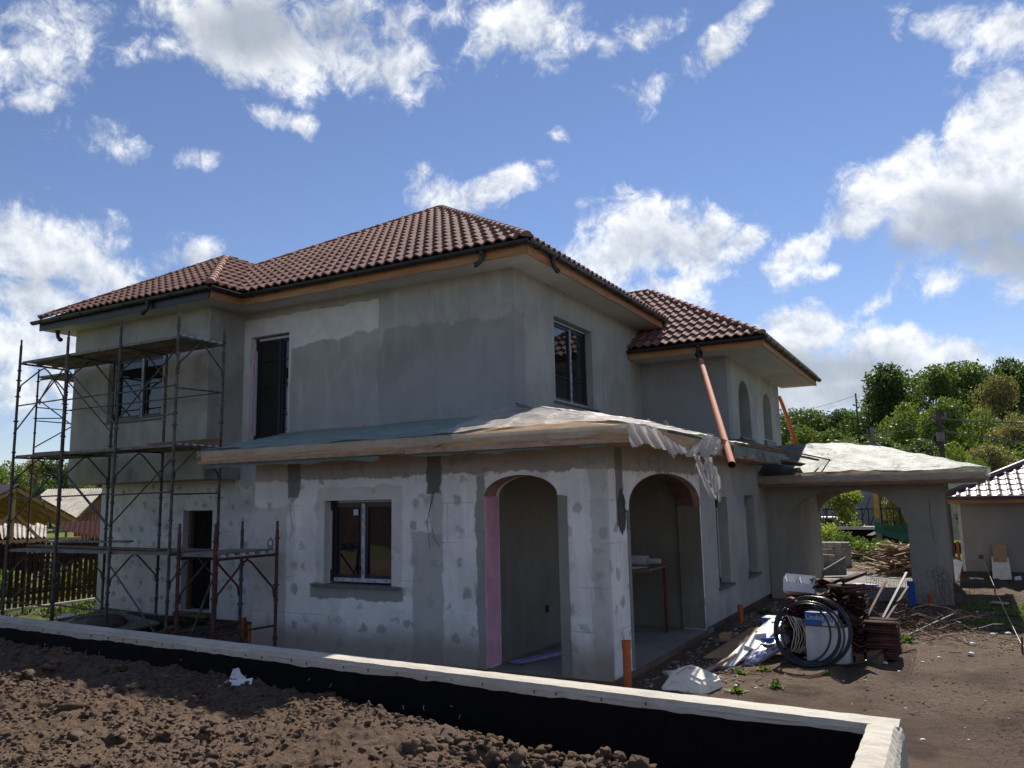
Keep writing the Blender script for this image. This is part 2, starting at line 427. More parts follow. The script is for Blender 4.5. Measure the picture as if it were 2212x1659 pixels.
def tile_mat(name, a, b2, rough=.85, spec=.2, rand=.3):
    m, t, b = new_mat(name)
    g = t.nodes.new('ShaderNodeNewGeometry'); pos = g.outputs['Position']
    f = noise(t, pos, 260.0, 2, .8); f2 = noise(t, pos, 1.4, 4, .6)
    col = mixc(t, f.sm(.35, .65), a, b2); col = mixc(t, f2.sm(.4, .7) * .4, col, tuple(c * .72 for c in a))
    oi = t.nodes.new('ShaderNodeObjectInfo'); k = V(t, oi.outputs['Random']) * rand + (1 - rand / 2)
    cells = t.nodes.new('ShaderNodeTexVoronoi'); cells.inputs['Scale'].default_value = 3.2; t.links.new(pos, cells.inputs['Vector'])
    sp = t.nodes.new('ShaderNodeSeparateColor'); t.links.new(cells.outputs['Color'], sp.inputs[0])
    k = k * (V(t, sp.outputs[0]) * .18 + .91)
    col = vmath(t, 'MULTIPLY', col, combine(t, k, k, k)).outputs[0]
    t.links.new(col, b.inputs['Base Color']); b.inputs['Roughness'].default_value = rough; b.inputs['Specular IOR Level'].default_value = spec
    bump(t, b, f, .003); return m
M_tile = tile_mat('stone_coated_tile', (.215,.112,.088), (.30,.172,.140))
M_tiledeck = simple('roof_underlay', (.03,.018,.015), rough=.9)
M_gtile = simple('glossy_brown_tile', (.085,.05,.055), (.07,.04,.045), .46, 3, spec=.8, rand=.2)
M_conc = plaster('wall_concrete', (.55,.515,.44), (.43,.40,.34), (.63,.59,.51), None, .004)
M_tar = simple('black_coating', (.0035,.0035,.005), (.006,.006,.008), .75, 9, spec=.12, bmp=.01, bscale=9)
def soil_mat(name, a, b2, c3, big=.5):
    m, t, b = new_mat(name)
    g = t.nodes.new('ShaderNodeNewGeometry'); pos = g.outputs['Position']
    col = mixc(t, noise(t, pos, big, 5, .6).sm(.35, .65), a, b2)
    col = mixc(t, noise(t, pos, 7.0, 6, .7).sm(.5, .75) * .7, col, c3)
    col = mixc(t, noise(t, pos, 45.0, 4, .7).sm(.45, .8) * .6, col, tuple(x * .45 for x in a))
    v = t.nodes.new('ShaderNodeTexVoronoi'); v.inputs['Scale'].default_value = 14; t.links.new(pos, v.inputs['Vector'])
    peb = V(t, v.outputs['Distance']).sm(.09, .05)
    col = mixc(t, peb * .5, col, (.40,.34,.27))
    t.links.new(col, b.inputs['Base Color']); b.inputs['Roughness'].default_value = .95; b.inputs['Specular IOR Level'].default_value = .12
    h = noise(t, pos, 16.0, 10, .82)
    bump(t, b, h, .11); return m
M_soil = soil_mat('dug_soil', (.215,.145,.100), (.28,.195,.138), (.37,.27,.195))
M_clod = soil_mat('soil_clods', (.24,.165,.115), (.31,.22,.158), (.42,.335,.255), 5.0)
def ground_material():
    m, t, b = new_mat('yard_ground')
    g = t.nodes.new('ShaderNodeNewGeometry'); pos = g.outputs['Position']
    sp = t.nodes.new('ShaderNodeSeparateXYZ'); t.links.new(pos, sp.inputs[0])
    x, y, z = (V(t, sp.outputs[i]) for i in range(3))
    col = mixc(t, noise(t, pos, .45, 6, .65).sm(.35, .65), (.205,.146,.104), (.132,.093,.066))
    col = mixc(t, noise(t, pos, 5.0, 7, .7).sm(.5, .72) * .6, col, (.26,.202,.152))
    col = mixc(t, noise(t, pos, 40.0, 4, .7).sm(.5, .8) * .5, col, (.05,.036,.028))
    damp = noise(t, pos, .9, 5, .65).sm(.52, .66)
    col = mixc(t, damp * .55, col, (.055, .040, .030))
    # cracked drying mud near the camera on the right
    v = t.nodes.new('ShaderNodeTexVoronoi'); v.feature = 'DISTANCE_TO_EDGE'; v.inputs['Scale'].default_value = 9
    wv = vmath(t, 'ADD', pos, vmath(t, 'SCALE', noise(t, pos, 6.0, 3, .6, col=True)).outputs[0]); wv.inputs[1].links[0].from_node.inputs['Scale'].default_value = .12
    t.links.new(wv.outputs[0], v.inputs['Vector'])
    cr = V(t, v.outputs['Distance']).sm(.035, .0)
    near = y.sm(10.5, 7.5) * x.sm(-.6, .4) * noise(t, pos, 1.2, 3, .5).sm(.38, .55)
    col = mixc(t, cr * near * .85, col, (.035,.026,.02))
    # grass: far beyond the house and to the left
    far = y.sm(24.0, 30.0).mx(x.sm(-17.6, -19.0) * y.sm(4.0, 7.0)) * noise(t, pos, .35, 4, .6).sm(.38, .52)
    far = far.mx(x.sm(-11.5, -14.5) * noise(t, pos, 1.3, 4, .6).sm(.3, .5))
    gr = mixc(t, noise(t, pos, 2.5, 5, .7).sm(.3, .7), (.10,.135,.03), (.17,.195,.055))
    col = mixc(t, far, col, gr)
    t.links.new(col, b.inputs['Base Color']); b.inputs['Roughness'].default_value = .95; b.inputs['Specular IOR Level'].default_value = .12
    bump(t, b, noise(t, pos, 11.0, 10, .80) - cr * near * .5, .10); return m
M_ground = ground_material()
def foliage(name, a, b2, tr=.35, rand=.25):
    m, t, b = new_mat(name)
    g = t.nodes.new('ShaderNodeNewGeometry'); pos = g.outputs['Position']
    col = mixc(t, noise(t, pos, .9, 4, .6).sm(.35, .65), a, b2)
    isl = V(t, g.outputs['Random Per Island']) * .6 + .7
    oi = t.nodes.new('ShaderNodeObjectInfo'); isl = isl * (V(t, oi.outputs['Random']) * rand + (1 - rand / 2))
    col = vmath(t, 'MULTIPLY', col, combine(t, isl, isl, isl)).outputs[0]
    t.links.new(col, b.inputs['Base Color']); b.inputs['Roughness'].default_value = .55; b.inputs['Specular IOR Level'].default_value = .25
    tl = t.nodes.new('ShaderNodeBsdfTranslucent'); t.links.new(vmath(t, 'MULTIPLY', col, (1.5, 1.6, .7)).outputs[0], tl.inputs[0])
    mx = t.nodes.new('ShaderNodeMixShader'); mx.inputs[0].default_value = tr
    t.links.new(b.outputs[0], mx.inputs[1]); t.links.new(tl.outputs[0], mx.inputs[2])
    t.links.new(mx.outputs[0], t.nodes['Material Output'].inputs[0]); return m
M_leaf = [foliage('leaf_mid', (.075,.115,.028), (.110,.150,.038)), foliage('leaf_dark', (.045,.078,.022), (.070,.105,.030)),
          foliage('leaf_olive', (.16,.155,.065), (.20,.18,.095)), foliage('leaf_bright', (.115,.155,.038), (.15,.185,.05))]
M_weed = foliage('weed_leaf', (.095,.155,.030), (.140,.190,.045), .3)
M_vine = foliage('vine_leaf', (.20,.24,.05), (.28,.30,.07), .45)
M_bark = simple('bark', (.085,.065,.048), (.05,.04,.03), .9, 5)
M_steel = simple('scaffold_steel', (.105,.105,.10), (.055,.045,.04), .6, 9, spec=.4, rand=.3, lo=.4, hi=.6)
M_rust = simple('scaffold_red', (.115,.046,.038), (.06,.03,.026), .7, 12, rand=.3)
M_plank = simple('scaffold_deck', (.23,.22,.20), (.14,.13,.115), .8, 5, rand=.3, bmp=.003)
M_brownpl = simple('old_plank', (.22,.145,.085), (.14,.09,.055), .85, 3, stretch=(1,1,6))
def film(name, col, alpha, rough=.35, trans=.35):
    m, t, b = new_mat(name)
    g = t.nodes.new('ShaderNodeNewGeometry'); pos = g.outputs['Position']
    c = mixc(t, noise(t, pos, 2.0, 5, .6).sm(.35, .7), col, tuple(x * .82 for x in col))
    t.links.new(c, b.inputs['Base Color']); b.inputs['Roughness'].default_value = rough; b.inputs['Specular IOR Level'].default_value = .35
    tl = t.nodes.new('ShaderNodeBsdfTranslucent'); t.links.new(c, tl.inputs[0])
    mx = t.nodes.new('ShaderNodeMixShader'); mx.inputs[0].default_value = trans
    t.links.new(b.outputs[0], mx.inputs[1]); t.links.new(tl.outputs[0], mx.inputs[2])
    tp = t.nodes.new('ShaderNodeBsdfTransparent'); mx2 = t.nodes.new('ShaderNodeMixShader')
    a = noise(t, pos, 3.0, 5, .6).sm(.3, .7, alpha - .12, alpha + .12)
    t.links.new(a.o, mx2.inputs[0]); t.links.new(tp.outputs[0], mx2.inputs[1]); t.links.new(mx.outputs[0], mx2.inputs[2])
    t.links.new(mx2.outputs[0], t.nodes['Material Output'].inputs[0])
    bump(t, b, noise(t, pos, 4.0, 5, .55, 1.6), .03)
    return m
M_film = film('film_shade_tint', (.33,.45,.42), .92, .45)  # film's teal look in shade is put into its colour
M_filmw = film('film_sun_tint', (.66,.655,.64), .74, .5, .45)  # same film, sunlit whiteness put into its colour; strips and roll share it
M_filmf = film('film_over_fascia', (.60,.62,.55), .46, .45, .3)
M_filmc = film('pale_green_film', (.185,.235,.210), .90, .62, .22)
M_white = simple('white_board', (.72,.72,.70), (.60,.60,.59), .6, 6)
M_foam = simple('dirty_foam', (.74,.70,.60), (.50,.44,.34), .85, 9, bmp=.006, lo=.5, hi=.8)
M_card = simple('cardboard', (.42,.27,.145), (.34,.21,.11), .85, 3)
M_blue = simple('box_blue', (.03,.16,.55), (.025,.13,.48), .5, 4)
M_hose = simple('black_hose', (.008,.009,.013), (.012,.013,.02), .28, 3, spec=.6)
M_ctile = simple('clay_tile', (.10,.040,.028), (.045,.021,.018), .88, 7, rand=.9, detail=6)
M_wire = simple('rusty_wire', (.14,.075,.045), (.06,.035,.025), .8, 6)
M_dark = simple('unlit_black', (.006,.006,.006), rough=.9)  # near-black colour stands in for the shade of doorway and rooms
M_silver = simple('foil', (.6,.6,.68), (.22,.22,.42), .25, 16, spec=.6, metal=.3)
M_bluebin = simple('blue_plastic', (.01,.10,.5), rough=.5)
M_purple = simple('purple_board', (.42,.30,.55), rough=.7)
M_newwood = simple('new_timber', (.50,.33,.17), (.40,.25,.12), .7, 3, rand=.2)
M_fence = simple('fence_slat', (.055,.022,.016), (.035,.015,.012), .7, 4, rand=.4)
M_redwd = simple('shed_boards', (.035,.010,.009), (.022,.007,.006), .9, 5, spec=.05, rand=.4)
M_corr = simple('corrugated_cement', (.42,.39,.34), (.27,.25,.215), .9, 2)
M_redtin = simple('red_tin', (.040,.014,.013), (.028,.010,.010), .9, 4, spec=.05)
M_pale = simple('pale_kerb', (.62,.58,.50), (.48,.45,.39), .85, 3)
M_pole = simple('concrete_pole', (.20,.19,.17), (.14,.13,.12), .9, 2)
M_gwall = plaster('garage_plaster', (.32,.295,.26), (.27,.25,.22), (.36,.335,.30))
M_green = simple('green_net', (.03,.12,.085), (.02,.09,.06), .8)
M_cable = simple('cable', (.02,.02,.022), rough=.6)
M_stone = simple('block_stone', (.34,.33,.31), (.24,.235,.22), .9, 4, rand=.3)
M_house2 = simple('far_house_wall', (.28,.30,.31), (.24,.25,.26), .9)
def glass_mat():
    m, t, b = new_mat('window_glass')
    b.inputs['Base Color'].default_value = (.010,.013,.014,1); b.inputs['Roughness'].default_value = .03
    b.inputs['Specular IOR Level'].default_value = .75; b.inputs['IOR'].default_value = 1.55
    g = t.nodes.new('ShaderNodeNewGeometry'); bump(t, b, noise(t, g.outputs['Position'], .9, 2, .5), .01)
    return m
M_glass = glass_mat()

# ================================================================== GROUND
def near_y(x): return 5.155 - .0595 * x          # camera-side face of the long retaining wall
def yard_h(X, Y):
    h = -.10 + .05 * fbm(X, Y, .35, 4) + .02 * fbm(X + 5, Y, 2.2, 4)
    left = np.clip((-9.0 - X) / 3.0, 0, 1); h = h - .27 * left * (Y > 0) + .14 * np.clip((-17.0 - X) / 1.5, 0, 1)
    d = np.hypot(X, Y - 20)
    return h
def yard_fine(X, Y):
    h = yard_h(X, Y)
    rough = np.clip(fbm(X + 3, Y - 2, .7, 3) * 3 + .35 + np.clip((X - .1) / 1.0, 0, 1) * .4, 0, 1)
    h = h + rough * (.07 * fbm(X, Y, 5.5, 4, .65) + .05 * np.abs(fbm(X, Y, 12, 3, .65)))
    for (cx, sl_) in ((.75, .02), (1.75, .02), (-1.15, -.03)):
        d_ = (X - cx - sl_ * (Y - 8) - .18 * np.sin(Y * .45 + cx)) / .13; h = h - .045 * np.exp(-d_ * d_) + .028 * np.exp(-((np.abs(d_) - 1.7) ** 2) * 2)
    return h
def far_h(X, Y):
    d = np.hypot(X, Y)
    t = np.clip((d - 45) / 75, 0, 1); s = t * t * (3 - 2 * t)
    az = np.degrees(np.arctan2(X, Y))
    right = np.clip((az + 16) / 10, 0, 1); leftm = np.clip((-38 - az) / 10, 0, 1)
    h = yard_h(X, Y) + s * (6.5 * right + 3.0 * leftm + 1.0) + 2.0 * s * fbm(X, Y, .03, 3)
    h = h - .75 * np.clip((Y - 31.5) / 3, 0, 1) * (1 - s) * (np.abs(X) < 22)
    inner = (X > -20.5) & (X < 5.5) & (Y > -3.5) & (Y < 30.5)
    return np.where(inner, h - .5, h)
me = grid_mesh('ground', -900, 900, -900, 900, 240, 240, far_h, M_ground)
# warp the coarse grid so that cells are small near the house
v = np.empty(len(me.vertices) * 3, dtype=np.float32); me.vertices.foreach_get('co', v); v = v.reshape(-1, 3)
s = v[:, :2] / 900; v[:, :2] = np.sign(s) * (np.abs(s) ** 2.2) * 900 + np.array([0, 10]); v[:, 2] = far_h(v[:, 0], v[:, 1])
me.vertices.foreach_set('co', v.ravel()); me.update()
tag(link('ground', me), kind='structure')
tag(link('yard', grid_mesh('yard', -21, 6, -4, 31, 420, 520, yard_fine, M_ground)), kind='structure')
def inside_fill(X, Y): return (Y < near_y(X)) & (X < -.57)
def fill_h(X, Y):
    h = .350 + .06 * fbm(X, Y, .8, 4) + .060 * fbm(X + 8, Y, 2.6, 4, .65) + .05 * (np.abs(fbm(X, Y + 4, 7.0, 4, .65)) * 2 - .3)
    h = h + .040 * fbm(X, Y, 17, 4, .7) + .07 * np.abs(fbm(X + 2, Y, 9, 4, .65)) + .02 * (fbm(X, Y + 9, 5, 2) > .06)
    w = np.clip((X + 4.8) / 2.3, 0, 1) * .52 + .03 * fbm(X, Y, 2.0, 2)
    d = near_y(X) - Y
    tr = np.clip((w - d) / .22 + .3, 0, 1) * (w > .03)
    h = h - .46 * tr
    return h + .03 * np.clip((-5 - X) / 4, 0, 1)
XS0, XS1, NX, NY = -16.0, -.57, 980, 420
u = np.linspace(0, 1, NX); x = XS0 + (XS1 - XS0) * (1 - (1 - u) ** 1.25)
vv = np.linspace(0, 1, NY)
X, T = np.meshgrid(x, vv); Y = -1.5 + (near_y(X) + .01 + 1.5) * (1 - (1 - T) ** 1.0)
Z = fill_h(X, Y)
i = (np.arange(NX-1)[None, :] + np.arange(NY-1)[:, None]*NX).ravel()
tag(link('soil_fill', npmesh('soil_fill', np.stack([X, Y, Z], -1).reshape(-1, 3), np.stack([i, i+1, i+1+NX, i+NX], -1), M_soil, True)), kind='structure')

# loose clods: one joined object (nobody could count them)
import bmesh
def ico(sub):
    bm = bmesh.new(); bmesh.ops.create_icosphere(bm, subdivisions=sub, radius=1); bm.verts.ensure_lookup_table()
    v = np.array([q.co[:] for q in bm.verts]); f = np.array([[q.index for q in fa.verts] for fa in bm.faces]); bm.free(); return v, f
I1, I2 = ico(1), ico(2)
def scatter_lumps(name, pts, sizes, mat, base=I2, flat=.75, seed=1, jit=.38):
    rg = np.random.default_rng(seed); V0, F0 = base; n = len(pts)
    k = len(V0)
    shp = V0[None] * (1 + jit * (rg.random((n, k, 1)) - .5) * 2 * .9)
    ax = rg.uniform(.6, 1.35, (n, 1, 3)); ax[..., 2] *= flat
    shp = shp * ax
    a = rg.uniform(0, 6.28, n); ca, sa = np.cos(a)[:, None], np.sin(a)[:, None]
    x = shp[..., 0] * ca - shp[..., 1] * sa; y = shp[..., 0] * sa + shp[..., 1] * ca
    shp = np.stack([x, y, shp[..., 2]], -1) * np.asarray(sizes)[:, None, None] + np.asarray(pts)[:, None, :]
    f = F0[None] + (np.arange(n) * k)[:, None, None]
    return npmesh(name, shp.reshape(-1, 3), f.reshape(-1, F0.shape[1]), mat)
def rnd_fill(n, x0, x1, y0, seed):
    rg = np.random.default_rng(seed)
    X = rg.uniform(x0, x1, n); Y = y0 + (near_y(X) - .03 - y0) * rg.random(n)
    return X, Y
X, Y = rnd_fill(42000, -10, -.62, 1.6, 3); dens = fbm(X, Y, 1.1, 3) + .5 + RNG.random(len(X)) * .35
k = dens > .55; X, Y = X[k], Y[k]
sz = .006 + .020 * RNG.random(len(X)) ** 2.5
tag(link('soil_crumbs', scatter_lumps('soil_crumbs', np.stack([X, Y, fill_h(X, Y) + sz * .2], -1), sz, M_clod, I1, seed=4, jit=.75, flat=.6)), kind='stuff')
X, Y = rnd_fill(2600, -14, -.66, 1.4, 5); k = (fbm(X, Y, .9, 3) + RNG.random(len(X)) * .5) > .27; X, Y = X[k], Y[k]
sz = .012 + .026 * RNG.random(len(X)) ** 4
tag(link('soil_clods', scatter_lumps('soil_clods', np.stack([X, Y, fill_h(X, Y) + sz * .15], -1), sz, M_clod, I1, seed=6, jit=.8, flat=.6)), kind='stuff')
# the big clods heaped on the lip of the trench, lower middle of the photo
rg = np.random.default_rng(11)
BX = np.concatenate([rg.uniform(-3.2, -1.0, 120), rg.uniform(-8, -3, 40)]); BY = near_y(BX) - np.concatenate([rg.uniform(.45, .95, 120), rg.uniform(.3, 3.2, 40)])
sz = .02 + .055 * rg.random(len(BX)) ** 1.6; BZ = fill_h(BX, BY) + sz * .3
KX = np.repeat(BX, 5) + rg.normal(size=len(BX)*5) * np.repeat(sz, 5) * .6; KY = np.repeat(BY, 5) + rg.normal(size=len(BX)*5) * np.repeat(sz, 5) * .5; KZ = np.repeat(BZ, 5) + rg.normal(size=len(BX)*5) * np.repeat(sz, 5) * .4; KS = np.repeat(sz, 5) * rg.uniform(.25, .6, len(BX)*5)
BX, BY, BZ, sz = np.concatenate([BX, KX]), np.concatenate([BY, KY]), np.concatenate([BZ, KZ]), np.concatenate([sz, KS])
tag(link('large_clods', scatter_lumps('large_clods', np.stack([BX, BY, BZ], -1), sz, M_clod, I2, seed=8, jit=.55)), kind='stuff')
rg = np.random.default_rng(12)
X = rg.uniform(-2.6, 2.4, 12000); Y = rg.uniform(2.5, 13, 12000); k = (X > -.36) | (Y > 5.5); k &= (fbm(X, Y, .8, 3) + rg.random(len(X)) * .45 + (X > .2) * .10 + (X < -2.4) * .25) > .27
X, Y = X[k], Y[k]; sz = .004 + .016 * rg.random(len(X)) ** 5
tag(link('yard_crumbs', scatter_lumps('yard_crumbs', np.stack([X, Y, yard_fine(X, Y)], -1), sz, M_clod, I1, seed=9, jit=.75, flat=.5)), kind='stuff')
X = rg.uniform(-3.3, -2.3, 900); Y = rg.uniform(8.6, 16.5, 900); sz = .01 + .03 * rg.random(900) ** 2
tag(link('rubble_strip', scatter_lumps('rubble_strip', np.stack([X, Y, yard_fine(X, Y)], -1), sz, M_stone, I1, seed=10, flat=.5)), kind='stuff')

# ================================================================== RETAINING WALL
rw = thing('retaining_wall', 'low pale concrete retaining wall with black coated inner face round the dug soil', 'wall')
def wall_strip(pts_in, pts_out, prof, nseg, jitter):
    """sweep a closed section between the inner and outer line; prof: list of (k across 0..1, z)"""
    pass
def long_wall():
    n = 260; xs = np.linspace(-22, -.40, n); m = MB(); rg = np.random.default_rng(5)
    prof = [(0, .0), (0, .585), (.01, .600), (.085, .603), (.10, .628), (.5, .632), (.93, .630), (1, .612), (1, -.4), (0, -.4)]
    k = len(prof)
    for i, x in enumerate(xs):
        for j, (a, z) in enumerate(prof):
            xx = max(-99, x) ; y = near_y(xx) + a * .205
            r = .0018 if 1 <= j <= 7 else .0
            chip = 0
            if j in (1, 2): chip = -abs(fbm(np.array([x * 3.0]), np.array([j * .1]), 1.0, 3)[0]) * .02
            m.v.append((xx, y + rg.normal() * r + (chip * -1 if j == 1 else 0), z + rg.normal() * r * .6 + chip))
    for i in range(n - 1):
        for j in range(k):
            j2 = (j + 1) % k; m.f.append([i*k+j, i*k+j2, (i+1)*k+j2, (i+1)*k+j]); m.mi.append(0)
    m.f.append(list(range(k))); m.mi.append(0); m.f.append([(n-1)*k + j for j in range(k)][::-1]); m.mi.append(0)
    return m
part('wall_run', long_wall(), M_conc, rw)
def short_wall():
    n = 150; ys = np.linspace(5.375, -3.0, n); m = MB(); rg = np.random.default_rng(6)
    prof = [(-.57, .0), (-.57, .60), (-.562, .622), (-.5, .6335), (-.42, .6325), (-.388, .60), (-.372, .56), (-.365, .3), (-.35, -.4), (-.57, -.4)]
    k = len(prof)
    for i, y in enumerate(ys):
        rc = max(0, (y - 5.30)) * 1.2
        for j, (x, z) in enumerate(prof):
            r = .004
            b = fbm(np.array([y * 2.4]), np.array([j * .3 + 3]), 1.0, 4)[0]
            dx = (b * .035 if j in (5, 6, 7) else 0) - (rc * (x + .57) * 3 if x > -.45 else 0); dz = (-abs(b) * .035 if j == 5 else 0)
            m.v.append((x + dx + rg.normal() * r * .5, y, z + dz + rg.normal() * r * .5 - (rc * .12 if j >= 3 and j < 7 else 0)))
    for i in range(n - 1):
        for j in range(k):
            j2 = (j + 1) % k; m.f.append([i*k+j, i*k+j2, (i+1)*k+j2, (i+1)*k+j]); m.mi.append(0)
    m.f.append(list(range(k))); m.mi.append(0); m.f.append([(n-1)*k + j for j in range(k)][::-1]); m.mi.append(0)
    return m
part('wall_return', short_wall(), M_conc, rw)
# bituminous coating: proud of the concrete, its top edge brushed unevenly
def coat():
    m = MB(); n = 700; xs = np.linspace(-22, -.585, n); top = .562 + .0035 * xs + .022 * fbm(xs * 1.3, xs * 0, 1.0, 3) + .022 * fbm(xs * 9, xs * 0 + 2, 1.0, 3)
    for i, x in enumerate(xs):
        y = near_y(x); m.v += [(x, y - .008, -.45), (x, y - .008, top[i]), (x, y + .004, top[i] + .004), (x, y + .004, -.45)]
    for i in range(n - 1):
        a = i * 4; b = a + 4
        for p, q in ((0,1),(1,2),(2,3),(3,0)): m.f.append([a+p, b+p, b+q, a+q]); m.mi.append(0)
    return m
part('bitumen_coating', coat(), M_tar, rw)
m = MB(); ys = np.linspace(5.17, -3, 200); top = .55 + .02 * fbm(ys * 3, ys * 0 + 7, 1.0, 3)
for i, y in enumerate(ys): m.v += [(-.578, y, -.45), (-.578, y, top[i]), (-.566, y, top[i] + .003), (-.566, y, -.45)]
for i in range(len(ys) - 1):
    a = i * 4; b = a + 4
    for p, q in ((0,1),(1,2),(2,3),(3,0)): m.f.append([a+p, b+p, b+q, a+q]); m.mi.append(0)
part('bitumen_coating', m, M_tar, rw)
# form tie stubs and mortar snots on the coated face
m = MB(); rg = np.random.default_rng(3)
for i in range(26):
    x = rg.uniform(-12, -2.8); z = rg.uniform(.3, .47); y = near_y(x) - .012
    p = [Vector((x, y, z))]
    for q in range(3): p.append(p[-1] + Vector((rg.uniform(-.012, .016), -.001, rg.uniform(-.022, .002))))
    m.tube(p, rg.uniform(.0015, .004), 5, r2=.0008)
part('mortar_splash', m, M_pale, rw)
m = MB()
for i in range(40):
    x = -14 + i * .31 + rg.uniform(-.08, .08); z = .588 + rg.uniform(-.012, .004) + .0022 * x; m.box(x - .004, x + .004, near_y(x) - .003, near_y(x) + .01, z - .010, z + .010)
tag(part('tie_hole', m, M_found, rw), kind='stuff')

# ================================================================== HOUSE
house = thing('house', 'unfinished two storey grey plastered house with brown tiled hip roofs', 'house')
def PY(Y0): return lambda u, v, d: (u, Y0 + d, v)          # wall facing the camera (-Y)
def PX(X0): return lambda u, v, d: (X0 - d, u, v)          # wall facing +X
def PXn(X0): return lambda u, v, d: (X0 + d, u, v)         # wall facing -X
def rect(a, b, c, d): return [(a, c), (b, c), (b, d), (a, d)]
def arch(a, b, z0, zs, zt, n=22, sharp=1.0):
    p = [(a, z0), (b, z0)]; c = (a + b) / 2; h = (b - a) / 2
    for i in range(n + 1):
        t = math.pi * i / n; p.append((c + h * math.cos(t), zs + (zt - zs) * max(0.0, math.sin(t)) ** sharp))
    return p
def wall(P, outer, holes, mat, th=.35, name='wall', label=None):
    m = MB(); m.poly([outer] + holes, P, 0, th); return part(name, m, mat, house, label=label)
ZT, Z2, ZS = 2.55, 2.45, 5.77
def arch_cut(u0, u1, z0, z1, a, b, zs, zt, n=22, sharp=1.0):
    """wall outline with an arched opening that runs down to its foot"""
    p = [(u0, z0), (a, z0)]; c = (a + b) / 2; h = (b - a) / 2
    for i in range(n + 1):
        t = math.pi - math.pi * i / n; p.append((c + h * math.cos(t), zs + (zt - zs) * max(0.0, math.sin(t)) ** sharp))
    return p + [(b, z0), (u1, z0), (u1, z1), (u0, z1)]
wall(PY(8.38), arch_cut(-8.83, -3.43, -.02, ZT, -5.0, -4.02, 1.99, 2.235), [rect(-7.52, -6.39, .87, 1.98)], MP_ground, .36)
wall(PX(-3.43), arch_cut(8.741, 12.17, -.02, ZT, 9.10, 12.12, 1.80, 2.26, 30, .8), [], MP_ground, .34)
wall(PX(-3.432), rect(12.171, 16.948, -.0, ZT), [rect(13.03, 13.79, .50, 1.93), rect(15.10, 15.88, .50, 1.95)], MP_egr, .34)
wall(PX(-8.49), rect(8.741, 11.29, -.1, ZT), [], MP_gleft, -.339)
# lighter corner pier face is part of the same pier: porch interior
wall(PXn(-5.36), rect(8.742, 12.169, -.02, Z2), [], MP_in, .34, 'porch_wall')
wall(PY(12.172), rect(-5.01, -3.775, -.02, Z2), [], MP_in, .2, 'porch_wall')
m = MB(); m.box(-3.774, -3.4318, 12.108, 12.1195, .0, 1.80); part('jamb_render', m, MP_in, house)
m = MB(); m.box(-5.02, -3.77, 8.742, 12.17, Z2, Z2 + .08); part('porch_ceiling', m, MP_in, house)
m = MB(); m.box(-5.25, -3.415, 8.40, 12.5, -.15, -.022); part('porch_slab', m, [M_floor], house)
m = MB(); m.box(-5.25, -3.40, 8.37, 8.399, -.24, -.024); m.box(-3.414, -3.398, 8.40, 12.2, -.24, -.024); part('slab_edge', m, M_slabedge, house)
# upper storey
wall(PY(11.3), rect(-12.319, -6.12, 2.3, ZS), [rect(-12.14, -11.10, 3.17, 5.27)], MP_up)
wall(PX(-6.12), rect(11.651, 17.349, 2.3, ZS), [rect(12.80, 14.53, 3.665, 5.245)], MP_east)
wall(PY(10.44), rect(-16.53, -12.32, Z2, ZS), [rect(-15.33, -13.64, 3.68, 5.03)], MP_blk)
wall(PX(-12.32), rect(10.791, 11.299, Z2, ZS), [], MP_blk, .34)
wall(PXn(-16.53), rect(10.791, 19.6, Z2, ZS), [], MP_blk)
m = MB(); m.box(-16.52, -12.33, 10.80, 11.6, Z2 + .002, Z2 + .1); part('block_underside', m, MP_blk, house)
wall(PY(19.6), rect(-16.53, -6.12, -.4, ZS), [], MP_east, .3)
# ground storey on the left, set back under the block
wall(PY(11.301), rect(-16.62, -8.84, -.24, Z2 + .001), [rect(-13.93, -13.07, -.12, 1.86)], MP_gleft, .34)
wall(PXn(-16.62), rect(11.64, 19.6, -.24, Z2), [], MP_gleft, .34)
for q in ((-16.5, -8.9, 11.36, 11.7, -.7, -.242), (-8.80, -3.47, 8.41, 8.7, -.5, -.03), (-3.7, -3.46, 12.2, 16.9, -.5, -.001)):
    m = MB(); m.box(*q); part('foundation', m, M_found, house)
# near-black sheets paint the unlit rooms behind door and windows
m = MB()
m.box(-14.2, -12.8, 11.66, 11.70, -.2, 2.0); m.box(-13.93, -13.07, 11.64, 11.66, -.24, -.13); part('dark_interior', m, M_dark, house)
d = MB(); d.poly([rect(-13.85, -13.07, -.08, 1.84)], PY(11.52), 0, .05)
door = part('door', d, M_dark, house, label='door leaf painted near-black for the unlit doorway behind the red scaffold')  # leaf and panels carry the darkness of the opening in their colour
m = MB(); m.box(-13.93, -13.86, 11.44, 11.56, -.12, 1.86); m.box(-13.86, -13.07, 11.44, 11.56, 1.84, 1.859); part('door_frame', m, M_brownpl, door)
for k in range(4):
    m = MB(); m.box(-13.78 + (k % 2) * .36, -13.78 + (k % 2) * .36 + .3, 11.505, 11.519, .05 + (k // 2) * .92, .05 + (k // 2) * .92 + .8); part('door_panel', m, M_dark, door)
m = MB(); m.box(-13.98, -13.02, 11.18, 11.299, -.22, -.13); part('door_step', m, M_brownpl, house)
